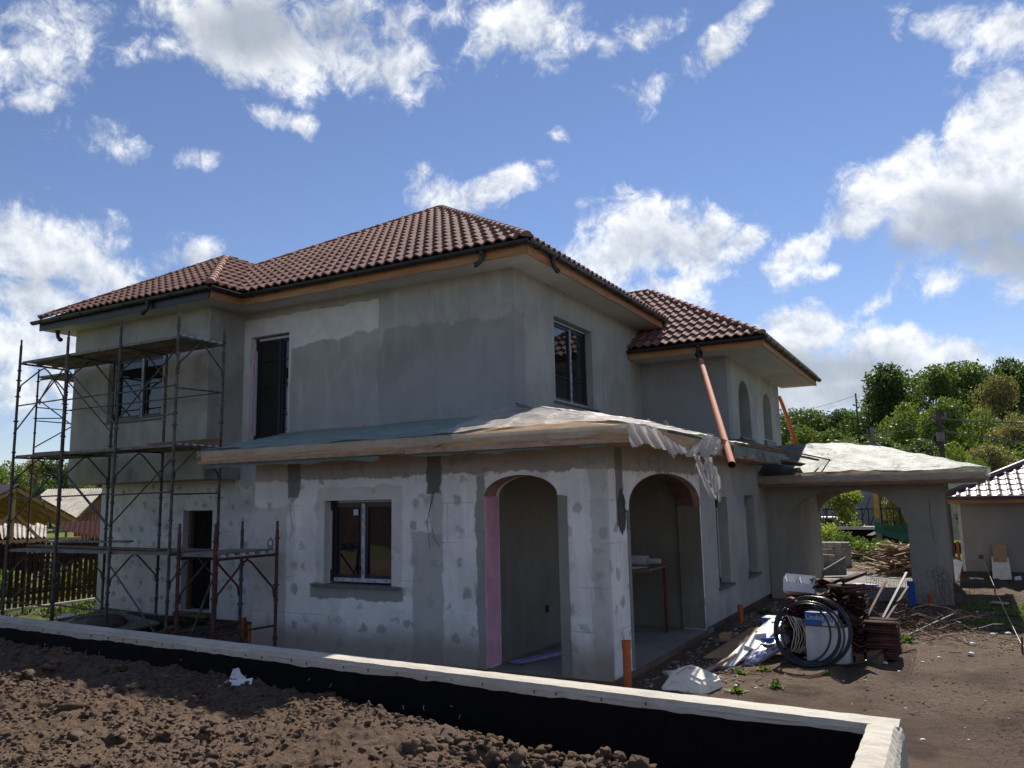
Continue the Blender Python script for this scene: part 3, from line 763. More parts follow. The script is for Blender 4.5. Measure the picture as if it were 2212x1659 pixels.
# wing at the back
wall(PY(17.35), rect(-6.119, -4.165, 2.3, 4.984), [], MP_up)
wall(PX(-4.165), rect(17.701, 22.96, 2.3, 4.984), [arch(18.33, 19.50, 3.27, 4.05, 4.62), arch(21.0, 22.05, 3.38, 4.12, 4.60)], MP_east, .3)
wall(PY(22.96), rect(-12.0, -4.165, -.2, 4.984), [], MP_east, .3)
for a, b in ((18.25, 19.6), (20.9, 22.15)):
    m = MB(); m.box(-4.50, -4.47, a, b, 3.2, 4.7); w = part('window', m, M_glass, house)
    m = MB(); m.box(-4.469, -4.43, a + .06, a + .14, 3.27, 4.5); m.box(-4.469, -4.43, (a+b)/2 - .03, (a+b)/2 + .03, 3.27, 4.6); m.box(-4.469, -4.43, a, b, 3.25, 3.33); part('frame', m, M_black, w)
    m = MB(); m.box(-4.5, -4.10, a + .0, b + .0, 3.225 if a < 20 else 3.335, 3.268 if a < 20 else 3.128); part('sill', m, M_sill, w)
# carport with its big arches
wall(PY(16.95), arch_cut(-3.42, -.20, -.1, 2.12, -3.0, -.86, 1.33, 2.03, 26, .9), [], MP_car, .36, 'carport_wall')
wall(PY(20.9), arch_cut(-3.42, -.20, -.1, 2.12, -3.0, -.86, 1.33, 2.03, 26, .9), [], MP_car, .30, 'carport_wall')
wall(PX(-3.0), rect(17.311, 20.899, -.1, 2.12), [], MP_car, .42, 'carport_wall')
m = MB(); m.box(-3.42, -.2, 17.311, 20.899, 2.06, 2.12); part('carport_ceiling', m, MP_car, house)
m = MB(); m.box(-3.4, -.25, 17.32, 22.6, -.12, -.03); part('carport_floor', m, M_floor, house)
m = MB(); m.box(-3.4, -.85, 21.4, 22.5, -.1, -.002); 
# pink insulation boards in the porch jamb, raw edge strips, arch lining
def jag(z0, z1, x, amp, n, seed):
    r = np.random.default_rng(seed); return [(x + r.normal() * amp, z0 + (z1 - z0) * i / n) for i in range(n + 1)]
for (za, zb) in ((0.0, .985), (.99, 1.985)):
    m = MB(); e = jag(za, zb, 8.70, .008, 10, int(za * 10) + 1); e0 = jag(za, zb, 8.384, .004, 10, int(za * 10) + 4)
    m.poly([e0 + e[::-1]], lambda u, v, d: (-4.999 + d, u, v), 0, .012); part('insulation_board', m, M_pink, house)
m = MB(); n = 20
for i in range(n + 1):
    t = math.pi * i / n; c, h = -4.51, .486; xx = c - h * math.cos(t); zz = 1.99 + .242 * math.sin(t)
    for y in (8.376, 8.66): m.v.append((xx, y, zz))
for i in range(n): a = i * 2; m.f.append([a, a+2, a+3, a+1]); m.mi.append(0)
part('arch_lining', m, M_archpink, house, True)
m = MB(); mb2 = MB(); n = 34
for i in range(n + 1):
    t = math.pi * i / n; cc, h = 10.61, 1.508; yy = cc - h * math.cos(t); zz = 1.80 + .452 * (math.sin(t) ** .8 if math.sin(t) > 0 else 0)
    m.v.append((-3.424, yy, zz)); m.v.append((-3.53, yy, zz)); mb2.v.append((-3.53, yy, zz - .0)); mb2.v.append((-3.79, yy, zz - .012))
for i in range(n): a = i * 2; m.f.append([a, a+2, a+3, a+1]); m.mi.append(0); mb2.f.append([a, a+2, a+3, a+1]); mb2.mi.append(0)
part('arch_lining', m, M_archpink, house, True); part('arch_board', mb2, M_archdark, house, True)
m = MB(); m.box(-3.955, -3.90, 8.366, 8.379, .0, 1.98); m.box(-4.015, -3.955, 8.370, 8.379, .0, 1.99); part('corner_strip', m, M_reveal, house)
m = MB(); m.box(-3.428, -3.418, 9.02, 9.09, .0, 1.8); part('corner_strip', m, M_reveal, house)
# raw mortar patches with wires hanging from them
m = MB(); rp = random.Random(2); outl = [(8.855 + (.115 + rp.uniform(-.022, .018)) * math.cos(a_ / 28 * 6.283), 1.79 + (.24 + rp.uniform(-.04, .03)) * math.sin(a_ / 28 * 6.283)) for a_ in range(28)]; m.poly([outl], lambda u, v, d: (-3.424 + d, u, v), 0, .006); part('mortar_patch', m, M_found, house)
# soffits, fascias, gutters
def soffit(pts, z, th=.03):
    m = MB(); m.poly([pts], lambda u, v, d: (u, v, z + d), 0, th); part('soffit', m, M_soffit, house)
XE, YE = -5.58, 10.74; XL, YL = -17.07, 9.97; XI = -11.80
soffit([(XE - .005, YE + .005), (XE - .005, 17.33), (-6.119, 17.33), (-6.119, 11.301), (-12.319, 11.301), (-12.319, 10.441), (-16.53, 10.441), (-16.53, 19.6), (XL + .01, 19.6), (XL + .01, YL + .005), (XI - .01, YL + .005), (XI - .01, YE + .005)][::-1], ZS)
XW, YW, YW2, ZW = -3.225, 16.58, 23.73, 4.984
soffit([(-6.119, YW + .005), (XW - .005, YW + .005), (XW - .005, YW2 - .005), (-4.164, YW2 - .005), (-4.164, 17.349), (-6.119, 17.349)], ZW)
def board(a, b, z0, z1, mat, name='fascia_board', th=.03, label=None):
    a = Vector((*a, 0)); b = Vector((*b, 0)); d = (b - a).normalized(); nrm = Vector((d.y, -d.x, 0))
    m = MB(); p = [a, b, b + nrm * th, a + nrm * th]
    m.hexa([(q.x, q.y, z0) for q in p] + [(q.x, q.y, z1) for q in p]); return part(name, m, mat, house, label=label)
board((XI + .03, YE), (-8.7, YE), ZS - .015, ZS + .15, M_wood); board((-8.695, YE), (XE + .0, YE), ZS - .015, ZS + .15, M_wood)
board((XE, YE), (XE, 13.9), ZS - .015, ZS + .15, M_wood); board((XE, 13.905), (XE, 17.33), ZS - .015, ZS + .15, M_wood)
board((XI, YL), (XI, YE), ZS - .015, ZS + .15, M_wood)
board((XL, YL), (XI, YL), ZS - .015, ZS + .18, M_gutter, label='black fascia under the left eave')
board((-6.1, YW), (XW, YW), ZW - .015, ZW + .15, M_wood); board((XW, YW), (XW, YW2), ZW - .015, ZW + .15, M_wood)
board((XE - .03, 17.36), (-6.11, 17.36), ZS - .015, ZS + .15, M_wood)
def gutter(a, b, z, name='gutter'):
    """half round channel with joints and brackets outside the fascia"""
    a = Vector((*a, z)); b = Vector((*b, z)); d = (b - a).normalized(); nrm = Vector((d.y, -d.x, 0)); L = (b - a).length
    g = MB(); n = 9; r = .062; c0 = nrm * (.03 + r + .004)
    for e in (a - d * .0, b + d * .0):
        for rr in (r, r - .006):
            for i in range(n):
                t = math.pi + math.pi * i / (n - 1); g.v.append(tuple(e + c0 + nrm * math.cos(t) * rr + Vector((0, 0, math.sin(t) * rr))))
    for i in range(n - 1):
        g.f += [[i, i+1, 2*n+i+1, 2*n+i], [n+i, 3*n+i, 3*n+i+1, n+i+1], [i, n+i, n+i+1, i+1], [2*n+i, 2*n+i+1, 3*n+i+1, 3*n+i]]; g.mi += [0]*4
    g.f += [[0, 2*n, 3*n, n], [n-1, 2*n-1, 4*n-1, 3*n-1]]; g.mi += [0, 0]
    # rolled lip
    lip = a + c0 + nrm * r; g.tube([lip, lip + d * L], .009, 6)
    o = part(name, g, M_gutter, house)
    k = max(2, int(L / .62)); 
    for q in range(k):
        s = a + d * (L * (q + .5) / k) + c0; m = MB()
        m.tube([s + nrm * math.cos(math.pi + math.pi * i / 8) * (r + .006) + Vector((0, 0, math.sin(math.pi + math.pi * i / 8) * (r + .006))) for i in range(9)], .007, 4)
        part('gutter_bracket', m, M_gutter, o)
    return o
GZ = ZS + .175
gutter((XI + .06, YE), (XE + .12, YE), GZ); gutter((XE, YE - .12), (XE, 17.4), GZ); gutter((XI, YL - .1), (XI, YE - .08), GZ); gutter((XL - .14, YL), (XI + .1, YL), GZ)
gutter((-6.1, YW), (XW + .12, YW), ZW + .165); gutter((XW, YW - .12), (XW, YW2 + .1), ZW + .165)
def spout(x, y, z, ang):
    m = MB(); d = Vector((math.cos(ang), math.sin(ang), 0))
    p = [Vector((x, y, z)), Vector((x, y, z - .10)), Vector((x, y, z - .16)) + d * .02, Vector((x, y, z - .22)) + d * .08, Vector((x, y, z - .235)) + d * .13]
    m.tube([Vector((x, y, z)), Vector((x, y, z - .08))], .06, 10, r2=.04); m.tube(p, .04, 10); m.tube(p[-2:], .046, 10); return m
part('gutter_outlet', spout(-6.33, YE - .095, GZ - .04, math.pi * 1.15), M_gutter, house, True)
part('gutter_outlet', spout(-13.42, YL - .095, GZ - .04, math.pi * 1.1), M_gutter, house, True)
part('gutter_outlet', spout(XE + .095, 11.5, GZ - .04, math.pi * .4), M_gutter, house, True)
part('gutter_outlet', spout(-4.52, YW - .095, ZW + .14, math.pi * 1.5), M_gutter, house, True)
part('gutter_outlet', spout(XL + .3, YL + .2, ZS + .02, 0), M_gutter, house, True)

# ------------------------------------------------------------------ tiled roofs
WU, LU = .2015, .352
def tile_proto(name, wu, lu, amp, step, n=8, power=1.0):
    m = MB()
    def h(t): return amp * (.5 - .5 * math.cos(2 * math.pi * t)) ** power
    for i in range(n + 1):
        t = i / n; m.v += [(t * wu, -.012, h(t) + step - .032), (t * wu, -.012, h(t) + step), (t * wu, lu, h(t) + .002)]
    for i in range(n):
        a = i * 3; m.f += [[a, a+3, a+4, a+1], [a+1, a+4, a+5, a+2]]; m.mi += [0, 0]
    return m
TILE = tile_proto('t', WU, LU, .056, .050)
tile_me = TILE.mesh('roof_tile', M_tile, True, False)
try: tile_me.set_sharp_from_angle(angle=R(40))
except Exception: pass
cap_m = MB(); n = 8
for e, (rr, yy) in enumerate(((.088, 0.0), (.088, .03), (.078, .032), (.074, .32))):
    for i in range(n + 1):
        t = math.pi * (i / n) * 1.10 - math.pi * .05; cap_m.v.append((math.cos(t) * rr, yy, math.sin(t) * rr * .9))
for e in range(3):
    for i in range(n): a = e * (n+1) + i; cap_m.f.append([a, a+1, a+n+2, a+n+1]); cap_m.mi.append(0)
cap_m.f.append(list(range(n+1))); cap_m.mi.append(0)
cap_me = cap_m.mesh('ridge_cap', M_tile, True)
CAMP = Vector((0, 0, 1.933))
roof_tiles = []      # (distance, matrix, parent)
def face_frame(o, u):
    """o eave start, u eave direction (horizontal); s goes up the slope"""
    return Vector(o), Vector(u).normalized()
def tile_face(roof, o, u, s, poly, tm=TILE, tme=None, wu=WU, lu=LU, mat=None, visible=True, store=roof_tiles, lift=.02):
    """cover polygon (in u,s coordinates) with tiles; full ones are stored as single tiles, cut ones joined"""
    o = Vector(o); u = Vector(u).normalized(); s = Vector(s).normalized(); nrm = u.cross(s).normalized()
    if nrm.z < 0: nrm = -nrm
    mat = mat or M_tile
    us = [p[0] for p in poly]; ss = [p[1] for p in poly]
    def inside(p):
        n = len(poly); sgn = 0
        for i in range(n):
            a, b = poly[i], poly[(i+1) % n]; c = (b[0]-a[0])*(p[1]-a[1]) - (b[1]-a[1])*(p[0]-a[0])
            if abs(c) < 1e-9: continue
            if sgn == 0: sgn = 1 if c > 0 else -1
            elif (c > 0) != (sgn > 0): return False
        return True
    cut = MB(); nu0 = math.floor(min(us) / wu); nu1 = math.ceil(max(us) / wu); ns = math.ceil(max(ss) / lu)
    for j in range(ns):
        for i in range(nu0, nu1):
            c = [(i*wu, j*lu), ((i+1)*wu, j*lu), ((i+1)*wu, (j+1)*lu), (i*wu, (j+1)*lu)]
            ins = [inside(q) for q in c]
            base = o + u * (i*wu) + s * (j*lu) + nrm * lift
            if all(ins) and visible:
                M = Matrix((u, s, nrm)).transposed().to_4x4(); M.translation = base
                store.append(((base - CAMP).length, M, roof, tme or tile_me)); continue
            # cut or hidden tile: keep if any sample lies inside
            if not any(ins) and not any(inside((i*wu + a*wu, j*lu + b*lu)) for a in (.1,.5,.9) for b in (.1,.5,.9)): continue
            cut.add([tuple(base + u*p[0] + s*p[1] + nrm*p[2]) for p in tm.v], tm.f)
    bm = bmesh.new(); me = bpy.data.meshes.new('cut'); me.from_pydata(cut.v, [], cut.f); bm.from_mesh(me)
    cen = Vector((sum(us)/len(us), sum(ss)/len(ss)))
    for i in range(len(poly)):
        a, b = poly[i], poly[(i+1) % len(poly)]
        if abs(a[1]) < 1e-6 and abs(b[1]) < 1e-6: continue
        e = Vector((b[0]-a[0], b[1]-a[1])); n2 = Vector((e.y, -e.x)).normalized()
        if n2.dot(cen - Vector(a)) > 0: n2 = -n2
        pw = o + u*a[0] + s*a[1]; nw = u*n2.x + s*n2.y
        bmesh.ops.bisect_plane(bm, geom=bm.verts[:] + bm.edges[:] + bm.faces[:], plane_co=pw, plane_no=nw, clear_outer=True)
    bm.to_mesh(me); bm.free(); me.name = 'roof_tile_cut'; me.materials.append(mat); me.polygons.foreach_set('use_smooth', [True]*len(me.polygons))
    try: me.set_sharp_from_angle(angle=R(40))
    except Exception: pass
    tag(link('cut_tiles', me, roof), kind='stuff')
    # underlay
    d = MB(); d.poly([poly], lambda a, b, q: tuple(o + u*a + s*b + nrm*q), .004, -.03); part('underlay', d, M_tiledeck, roof)
def caps(roof, a, b, step=.30, mat=None, me=None):
    a = Vector(a); b = Vector(b); L = (b - a).length; d = (b - a) / L; sd = d.cross(Vector((0,0,1))).normalized(); up = sd.cross(d)
    k = int(L / step)
    for i in range(k):
        M = Matrix((sd, d, up)).transposed().to_4x4(); M.translation = a + d * (i * L / k) + up * .035
        o = link('ridge_cap', me or cap_me, roof); o.matrix_world = M
TP = .619; SL = math.sqrt(1 + TP * TP)
ZE = 5.99
def roof_part(name='roof', label=None):
    o = bpy.data.objects.new(name, None); COL.objects.link(o); o.parent = house
    if label: o['label'] = label
    return o
# main roof: apex over (AX, AY)
AX, AY = -10.42, 15.57; w = AY - YE; ZA = ZE + w * TP
rf = roof_part(label='large brown hip roof over the main house')
tS = lambda d: d * SL                      # horizontal run -> length on the slope
# front face; valley with the left block starts at XI
up_s = Vector((0, 1, TP))
tv = 2.22
tile_face(rf, (XI, YE, ZE), (1,0,0), up_s, [(-.0, 0), (XE - XI, 0), (AX - XI, tS(w)), (-tv, tS(tv))])
# east face (seen edge on), west and back faces close the roof
tile_face(rf, (XE, YE, ZE), (0,1,0), Vector((-1, 0, TP)), [(0, 0), (9.66, 0), (4.83, tS(w))], visible=False)
m = MB(); m.v = [(XL, YE, ZE), (XL, 20.4, ZE), (AX, AY, ZA), (XE, 20.4, ZE)]; m.f = [[0, 2, 1], [1, 2, 3]]; m.mi = [0, 0]; part('back_slope', m, M_tile, rf)
caps(rf, (XE + .02, YE - .02, ZE + .02), (AX, AY, ZA + .02)); caps(rf, (-14.05, YE + 2.2, ZE + 1.38), (AX, AY, ZA + .02)); caps(rf, (XE, 20.4, ZE), (AX, AY, ZA))
# left block roof
w2 = (XI - XL) / 2; AX2 = (XI + XL) / 2; AY2 = YL + w2; ZA2 = ZE + w2 * TP
rl = roof_part(label='smaller brown hip roof over the left block')
tile_face(rl, (XL, YL, ZE), (1,0,0), up_s, [(0, 0), (2*w2, 0), (w2, tS(w2))])
tile_face(rl, (XI, YL, ZE), (0,1,0), Vector((-1, 0, TP)), [(0, 0), (YE - YL, 0), (YE - YL + w2, tS(w2)), (w2, tS(w2))], visible=True)
m = MB(); m.v = [(XL, YL, ZE), (AX2, AY2, ZA2), (AX2, AY2 + 2.5, ZA2), (XL, AY2 + 5.1, ZE), (AX2 + .8, AY2 + 2.6, ZA2 - .5)]; m.f = [[0, 1, 2, 3], [2, 4, 3]]; m.mi = [0, 0]; part('side_slope', m, M_tile, rl)
caps(rl, (XI + .02, YL - .02, ZE + .02), (AX2, AY2, ZA2 + .01)); caps(rl, (XL - .02, YL - .02, ZE + .02), (AX2, AY2, ZA2 + .01)); caps(rl, (AX2, AY2 + .95, ZA2 + .01), (AX2, AY2 + .02, ZA2 + .01))
m = MB(); m.beam((XI, YE, ZE + .0), (XI - 2.2, YE + 2.2, ZE + 2.2 * TP + .03), .17, .02); part('valley_flashing', m, M_ctile, rl)
# wing roof
rw_ = roof_part(label='lower brown hip roof over the rear wing')
ZEw = ZW + .20; ww = (YW2 - YW) / 2
AXw, AYw = XW - ww, YW + ww; ZAw = ZEw + ww * TP
tile_face(rw_, (XW, YW, ZEw), (1,0,0), up_s, [(-2.87, 0), (0, 0), (-ww, tS(ww)), (-6.0, tS(ww)), (-6.0, tS(1.6))])
tile_face(rw_, (XW, YW, ZEw), (0,1,0), Vector((-1, 0, TP)), [(0, 0), (2*ww, 0), (ww, tS(ww))], visible=False)
m = MB(); m.v = [(XW, YW2, ZEw), (AXw, AYw, ZAw), (-11, AYw, ZAw), (-11, YW2, ZEw)]; m.f = [[0,1,2,3]]; m.mi = [0]; part('back_slope', m, M_tile, rw_)
caps(rw_, (XW + .02, YW - .02, ZEw + .02), (AXw, AYw, ZAw + .01)); caps(rw_, (AXw, AYw, ZAw), (AXw - 1.6, AYw, ZAw))
roof_tiles.sort(key=lambda q: q[0])
for dist, M, par, tme in roof_tiles[:300]:
    o = link('roof_tile', tme, par); o.matrix_world = M
restb = {}
for dist, M, par, tme in roof_tiles[300:]: restb.setdefault(par, []).append(M)
for par, Ms in restb.items():
    m = MB()
    for M in Ms: m.add([tuple(M @ Vector(p)) for p in TILE.v], TILE.f)
    me = m.mesh('further_tiles', M_tile, True, False)
    try: me.set_sharp_from_angle(angle=R(40))
    except Exception: pass
    tag(link('further_tiles', me, par), kind='stuff')
roof_tiles.clear()

# ------------------------------------------------------------------ windows
def window(P, u0, u1, z0, z1, depth, panes, frame=.05, tape=True, sill=None, label=None, bars=(), dn=0.0, reveal_lights=True):
    """P(u,v,d): d>0 goes into the wall"""
    m = MB()
    def bar(a, b, c, e, d0=depth - .04, d1=depth + .03): m.poly([rect(a, b, c, e)], P, d0, d1)
    bar(u0, u1, z0, z0 + frame); bar(u0, u1, z1 - frame, z1); bar(u0, u0 + frame, z0 + frame, z1 - frame); bar(u1 - frame, u1, z0 + frame, z1 - frame)
    w = part('window', m, M_black, house, label=label)
    edges = [u0 + frame] + panes + [u1 - frame]
    for i in range(len(edges) - 1):
        a, b = edges[i] + (.022 if i else 0), edges[i+1] - (.022 if i < len(edges) - 2 else 0)
        m = MB(); m.poly([rect(a, b, z0 + frame, z1 - frame), rect(a + .045, b - .045, z0 + frame + .045, z1 - frame - .045)], P, depth - .025, depth + .02); part('sash', m, M_black, w)
        m = MB(); m.poly([rect(a + .04, b - .04, z0 + frame + .04, z1 - frame - .04)], P, depth - .002, depth + .006); part('pane', m, M_glass, w)
    for p in panes:
        m = MB(); m.poly([rect(p - .024, p + .024, z0 + frame * .6, z1 - frame)], P, depth - .046, depth - .026); part('mullion_tape' if tape else 'mullion', m, M_tape if tape else M_black, w)
        if tape:
            m = MB()
            for q in range(int((z1 - z0) / .13)):
                if q % 4 == 3: continue
                zz = z0 + .1 + q * .13
                for dx in (-.010, .004): m.poly([rect(p + dx, p + dx + .004, zz, zz + .085)], P, depth - .049, depth - .0461)
            tag(part('tape_print', m, M_found, w), kind='stuff')
    for zz in bars:
        m = MB(); m.poly([rect(u0 + frame, u1 - frame, zz - .008, zz + .008)], P, depth - .030, depth - .012); part('glazing_bar', m, M_black, w)
    if tape:
        m = MB(); m.poly([rect(u0 + .08, u1 - .03, z0 + .004, z0 + .052)], P, depth - .052, depth - .0405); part('bottom_tape', m, M_tape, w)
        m = MB()
        for q in range(int((u1 - u0) / .09)):
            if q % 3 == 2: continue
            uu = u0 + .11 + q * .09
            if uu + .06 > u1 - .04: break
            for dz in (.018, .034): m.poly([rect(uu, uu + .055, z0 + dz, z0 + dz + .005)], P, depth - .0555, depth - .0522)
        tag(part('tape_print', m, M_found, w), kind='stuff')
        m = MB(); m.poly([rect(u0 + .14, u1 - .05, z1 - .034, z1 - .006)], P, depth - .052, depth - .0405); part('top_tape', m, M_tape, w)
        m = MB(); m.poly([rect(u0 + .006, u0 + .028, z0 + .16, z1 - .14)], P, depth - .052, depth - .0405); part('side_tape', m, M_tape, w)
    if sill:
        a, b, dz = sill; m = MB(); m.poly([rect(a, b, z0 - dz - .02, z0 - .022)], P, -.05, depth + .0); part('sill', m, M_sill, w)
    return w
wG = window(PY(8.38), -7.52, -6.385, .905, 1.985, .17, [-6.955], sill=(-7.70, -6.25, .032), label='ground floor window left of the porch with taped mullion')
m = MB(); m.box(-7.13, -7.05, 8.515, 8.519, 1.78, 1.86); part('sticker', m, M_tape, wG); m = MB(); m.box(-6.965, -6.945, 8.488, 8.4995, 1.66, 1.69); part('sticker', m, M_white, wG)
m = MB(); m.beam((-6.955, 8.475, 1.10), (-6.955, 8.45, 1.10), .015, .03); m.beam((-6.955, 8.455, 1.10), (-6.955, 8.455, 1.0), .014, .012); part('handle', m, M_black, wG)
# bars of inner cross seen in the panes
wA = window(PY(11.3), -12.10, -11.10, 3.19, 5.24, .16, [-11.44], frame=.055, tape=False, bars=(3.72, 4.25, 4.78), label='tall french window on the upper floor beside the left block')
m = MB(); m.box(-12.0, -11.13, 11.40, 11.419, 5.19, 5.238); part('top_tape', m, M_tape, wA); m = MB(); m.box(-12.0, -11.13, 11.40, 11.419, 3.195, 3.24); part('bottom_tape', m, M_tape, wA)
m = MB(); e = jag(3.17, 5.24, 11.39, .014, 14, 9); m.poly([[(11.46, 5.24), (11.46, 3.17)] + e], lambda u, v, d: (-12.138 + d, u, v), 0, .02); part('insulation_board', m, M_pink, wA)
m = MB(); m.box(-12.095, -12.06, 11.385, 11.42, 3.3, 5.0); part('side_tape', m, M_tape, wA)
m = MB(); m.poly([[(-11.215, 4.55), (-11.125, 4.55), (-11.125, 5.2), (-11.19, 5.2)]], PY(11.405), 0, .012); m.poly([[(-11.22, 3.7), (-11.125, 3.7), (-11.13, 4.2), (-11.22, 4.2)]], PY(11.405), 0, .012); part('side_tape', m, M_tape, wA)
wL = window(PY(10.44), -15.29, -13.64, 3.71, 5.04, .17, [-14.42], frame=.06, tape=True, bars=(4.45,), sill=(-15.33, -13.6, .03), label='upper window in the left block behind the scaffold')
wE = window(PX(-6.12), 12.84, 14.50, 3.70, 5.23, .17, [13.78], frame=.055, tape=True, bars=(4.2,), sill=(12.72, 14.72, .03), label='upper window on the east wall above the porch roof')
window(PX(-3.432), 13.05, 13.77, .53, 1.92, .20, [], tape=False, sill=(12.98, 13.88, .05), label='narrow ground floor east window nearer the porch')
window(PX(-3.432), 15.12, 15.86, .53, 1.94, .20, [], tape=False, sill=(15.05, 15.97, .05), label='narrow ground floor east window nearer the carport arch')
for a in (13.05, 15.12):
    m = MB(); m.poly([rect(a + .60, a + .635, .6, 1.75)], PX(-3.432), .135, .155); part('side_tape', m, M_tape, house)
# dark blocking inside so that no light leaks through the storeys
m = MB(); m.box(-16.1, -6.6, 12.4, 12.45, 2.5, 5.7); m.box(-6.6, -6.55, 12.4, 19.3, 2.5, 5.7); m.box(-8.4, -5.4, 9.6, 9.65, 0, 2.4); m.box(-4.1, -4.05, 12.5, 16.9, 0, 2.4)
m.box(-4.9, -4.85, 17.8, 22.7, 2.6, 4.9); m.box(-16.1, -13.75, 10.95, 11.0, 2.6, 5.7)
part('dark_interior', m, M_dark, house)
# socket boxes and loose wires on the porch wall, lamp box on the front wall
m = MB(); m.box(-5.019, -5.012, 10.0, 10.08, .42, .52); m.box(-5.019, -5.010, 11.35, 11.5, .35, .5); part('socket_box', m, M_black, house)
m = MB(); m.poly([[(-8.56,1.33),(-8.5,1.30),(-8.45,1.34),(-8.44,1.44),(-8.5,1.5),(-8.56,1.44)]], PY(8.38), -.004, 0); l = part('lamp_box', m, M_reveal, house)
m = MB(); m.poly([[(-8.52,1.38),(-8.48,1.38),(-8.475,1.43),(-8.5,1.445),(-8.525,1.43)]], PY(8.38), -.008, -.0045); part('lamp_cover', m, M_white, l)
def wirehang(pts, r=.003): 
    m = MB(); m.tube(pts, r, 5); return part('loose_wire', m, M_cable, house)
wirehang([(-8.09,8.375,2.05),(-8.11,8.34,1.85),(-8.06,8.35,1.6),(-8.12,8.345,1.45)]); wirehang([(-5.72,8.37,2.06),(-5.78,8.34,1.8),(-5.70,8.33,1.5),(-5.62,8.345,1.38)]); wirehang([(-5.74,8.37,2.06),(-5.81,8.345,1.7),(-5.77,8.34,1.35)])
wirehang([(-3.42,8.88,1.95),(-3.38,8.92,1.6),(-3.12,9.0,1.45)]); wirehang([(-12.9,11.29,2.4),(-12.95,11.25,2.1),(-12.85,11.25,1.9)]); wirehang([(-1.05+.6,16.94,1.8),(-.47,16.92,1.5),(-.44,16.92,1.1),(-.40,16.93,1.0)])

# ================================================================== PORCH ROOF (lean-to round the corner) under plastic film
porch_boards = []
def zf(y): return 2.70 + (y - 7.88) * .178       # front slope
def ze(x): return 2.70 + (-2.93 - x) * .235      # east slope
pr = bpy.data.objects.new('porch_roof', None); COL.objects.link(pr); pr.parent = house; pr['label'] = 'low timber lean-to roof round the ground floor'
# sheathing boards along the eaves
for i in range(14):
    y0 = 7.90 + i * .245; y1 = y0 + .238; t0 = (y0 - 7.88) / 3.42
    xl = -9.38 - 1.26 * t0; xr = -2.95 - (y0 - 7.88) * .95
    if y1 > 11.29: y1 = 11.29
    m = MB(); m.hexa([(xl,y0,zf(y0)-.03),(xr,y0,zf(y0)-.03),(xr-.22,y1,zf(y1)-.03),(xl-.09,y1,zf(y1)-.03),(xl,y0,zf(y0)-.006),(xr,y0,zf(y0)-.006),(xr-.22,y1,zf(y1)-.006),(xl-.09,y1,zf(y1)-.006)])
    part('board', m, M_pine, pr)
for i in range(13):
    x0 = -2.95 - i * .245; x1 = x0 - .238; ya = 7.90 + (-2.95 - x0) * 1.05
    if x1 < -6.10: x1 = -6.10
    m = MB(); m.hexa([(x1,ya+.25,ze(x1)-.03),(x0,ya,ze(x0)-.03),(x0,17.2 if i < 5 else 17.2,ze(x0)-.03),(x1,17.2,ze(x1)-.03),(x1,ya+.25,ze(x1)-.006),(x0,ya,ze(x0)-.006),(x0,17.2,ze(x0)-.006),(x1,17.2,ze(x1)-.006)])
    part('board', m, M_pine, pr)
# eave boards: wide fascia, and the narrow batten nailed along its foot
def bx(x0,x1,y0,y1,z0,z1,name,mat,par,label=None):
    m = MB(); m.box(x0,x1,y0,y1,z0,z1); return part(name, m, mat, par, label=label)
bx(-9.36,-5.87,7.862,7.888,2.555,2.70,'eave_board',M_pine,pr); bx(-5.865,-2.93,7.862,7.888,2.555,2.70,'eave_board',M_pine,pr)
bx(-9.42,-5.80,7.842,7.860,2.525,2.575,'eave_batten',M_batten,pr); bx(-5.79,-2.905,7.842,7.860,2.515,2.570,'eave_batten',M_batten,pr)
bx(-2.956,-2.93,7.89,11.6,2.555,2.69,'eave_board',M_pine,pr); bx(-2.956,-2.93,11.61,15.6,2.555,2.69,'eave_board',M_pine,pr)
bx(-2.928,-2.905,7.9,12.4,2.515,2.565,'eave_batten',M_batten,pr); bx(-2.928,-2.905,12.41,15.9,2.52,2.57,'eave_batten',M_batten,pr)
bx(-9.34,-2.96,7.889,8.379,2.53,2.552,'soffit_boarding',M_batten,pr); bx(-3.43,-2.96,8.379,15.6,2.53,2.552,'soffit_boarding',M_batten,pr)
m = MB(); m.hexa([(-9.38,7.9,2.54),(-9.33,7.9,2.54),(-10.55,11.29,3.1),(-10.62,11.29,3.1),(-9.38,7.9,2.69),(-9.33,7.9,2.69),(-10.55,11.29,3.27),(-10.62,11.29,3.27)]); part('eave_board', m, M_pine, pr)
for i, (a, b) in enumerate(((-10.64, -9.2), (-9.18, -7.8), (-7.78, -6.4))):
    m = MB(); m.beam((a, 11.278, 3.275), (b, 11.278, 3.31), .03, .045); part('wall_batten', m, M_pine, pr)

